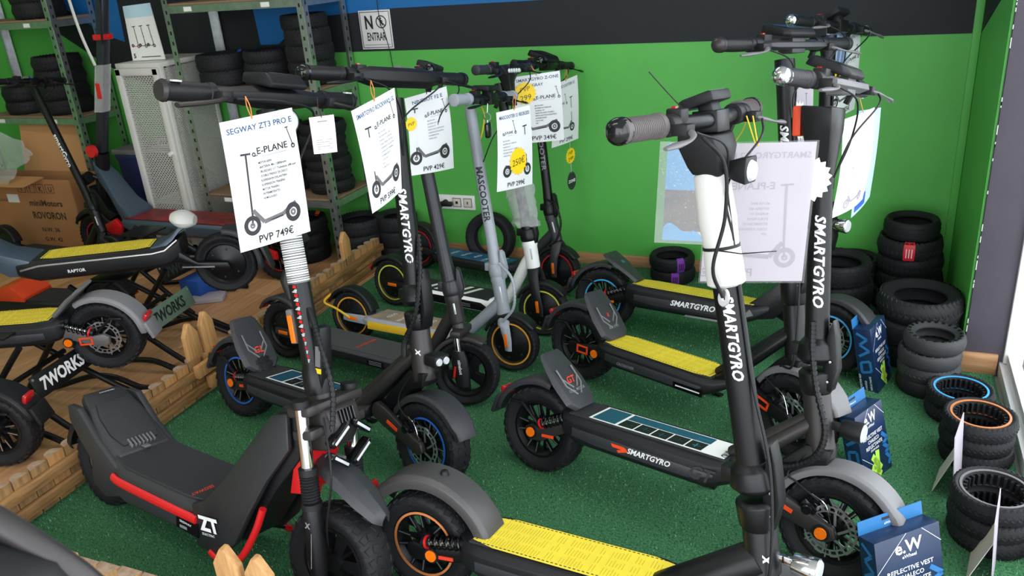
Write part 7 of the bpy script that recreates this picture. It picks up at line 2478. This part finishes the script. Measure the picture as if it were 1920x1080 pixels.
mb = MB(); fender(mb, (1.24, Rt), Rt + .03, .056, 150, 30, drop=.026, n=16); mb.build('front_fender', M_BLK, r, bevel=.003)
mb = MB(); fender(mb, (0, Rt), Rt + .03, .056, 40, 160, drop=.026, n=16); mb.build('rear_fender', M_DGREY, r, bevel=.003)
mb = MB(); mb.cyl((1.14, .07, .52), (1.19, .07, .50), .032, seg=20); mb.tube([(1.14, .05, .52), (1.12, .03, .5)], .012, 10); mb.build('horn', M_BLKM, r)
handlebar(r, None, (.79, 1.47), w=.3, disp='box')
MB().cyl((1.08, .05, .66), (1.08, .075, .66), .032, seg=20).build('red_knob', M_RED, r)
cable(r, [(.79, .03, 1.42), (.80, .045, 1.30), (.83, .04, 1.20)], .004, wrap=1, name='wrapped_cable')

# slim black smartgyro leaning left, seen above the carton
r = scooter('electric_scooter', -4.57, 2.96, 0, 8, 'slim black scooter whose lettered stem leans across the cardboard carton', GL_, z=.008)
commuter(r, dict(L=.86, R=.108, W=.048, lean=8, steer=0, deck=(.12, .62, .07, .12), column=(.80, .24, .76, .36), stem=(.757, .37, .455, 1.0), barc=(.44, 1.04), frame=M_BLKM, sr=.020, stem_text=('smartGyro', .62, .036, .19, M_INKW),
    bar=dict(w=.22, gl=.10, gr=.016, grip='plain', disp='', sweep=.02), t_light=False))
mb = MB(); mb.lathe([(.001, .012), (.02, .01), (.03, 0), (.001, 0)], c=(.455, -.03, 1.055), axis='z', seg=24); mb.build('round_display', M_CHROME, r)
# low scooter with orange flank under the slate one
r = scooter('electric_scooter', -3.12, 2.42, 188, 0, 'low black scooter with orange flank panel and white lettering under the slate one', GL_, z=.008)
commuter(r, dict(L=.90, R=.125, W=.06, lean=2, steer=0, deck=(.10, .62, .08, .16), dw=.09, column=(.80, .26, .78, .36), stem=(.77, .37, .71, .60), barc=(.70, .62), frame=M_BLKM, fend_mat=M_BLK, rk=.7, rim='spoke', bar=dict(w=.2, disp='', lever=False)))
mb = MB(); text_flat(mb, 'smartGyro', (.50, .093, .10), (-1, 0, 0), (0, 0, 1), .034, bold=.02, width=.15); mb.build('flank_lettering', M_INKW, r)
MB().prism([(.56, .155), (.56, .21), (.46, .225), (.40, .175), (.40, .155)], -.085, .085).build('orange_panel', M_ORP, r, bevel=.003)

# dark blue bins behind the red deck scooter
t = empty('storage_bin', Matrix.Translation((-3.88, 3.52, .008)), 'dark blue plastic bin between carton and mesh cabinet', 'bin')
MB().loft([[Vector((x * k, y * k, z)) for x, y in ((-.13, -.11), (.13, -.11), (.13, .11), (-.13, .11))] for z, k in ((0, .86), (.52, 1), (.54, 1.06), (.56, 1.06))]).build('tub', M_DARKBLUE, t, bevel=.008)
MB().box((0, 0, .575), (.29, .25, .03)).build('lid', M_GREY, t, bevel=.006)
t = empty('cable_crate', Matrix.Translation((-3.02, 2.86, .008)), 'small blue carton with white papers on the laminate below the slate scooter tail', 'box')
MB().box((0, 0, .05), (.12, .14, .10)).build('carton', M_BLUET, t, bevel=.002)
MB().box((.09, -.05, .012), (.16, .10, .022), Matrix.Rotation(.5, 3, 'Z')).build('paper', M_PAPERB, t, bevel=.002)
c_ = cable(None, [(-3.5, 2.7, .014), (-3.2, 2.62, .014), (-3.05, 2.75, .014), (-2.95, 2.95, .05), (-2.9, 3.0, .2)], .003)
c_.name = 'floor_cable'; tag(c_, 'thin black cable snaking over the laminate floor', 'cable')

# blurred dark grip in the lower left corner, very near the viewer
t = empty('near_handlebar', Matrix.Translation((-.49, .20, .0)), 'out-of-focus black handlebar close to the viewer in the bottom left corner', 'handlebar')
mb = MB(); mb.tube([(.035, .045, 0.006), (.03, .04, 1.05), (.02, .03, 1.10)], [.022, .02, .02], 18); mb.build('stem', M_BLKM, t)
mb = MB(); mb.tube(bez([(-.14, -.07, 1.185), (-.05, -.01, 1.182), (.03, .032, 1.155), (.085, .06, 1.10)], 6), [.03] * 8 + [.034] * 6 + [.026] * 5, 20); mb.build('bar', M_BLK, t)
mb = MB(); mb.tube(bez([(-.10, -.02, 1.215), (-.02, .03, 1.225), (.05, .055, 1.17), (.09, .07, 1.10)], 6), .009, 12); mb.build('brake_lever', M_CHAR, t)
mb = MB(); mb.lathe([(.001, .018), (.014, .016), (.02, 0), (.001, 0)], c=(.085, .058, 1.10), axis='z', seg=20); mb.build('green_button', mat('dark_green_plastic', (22, 92, 60), .4), t)
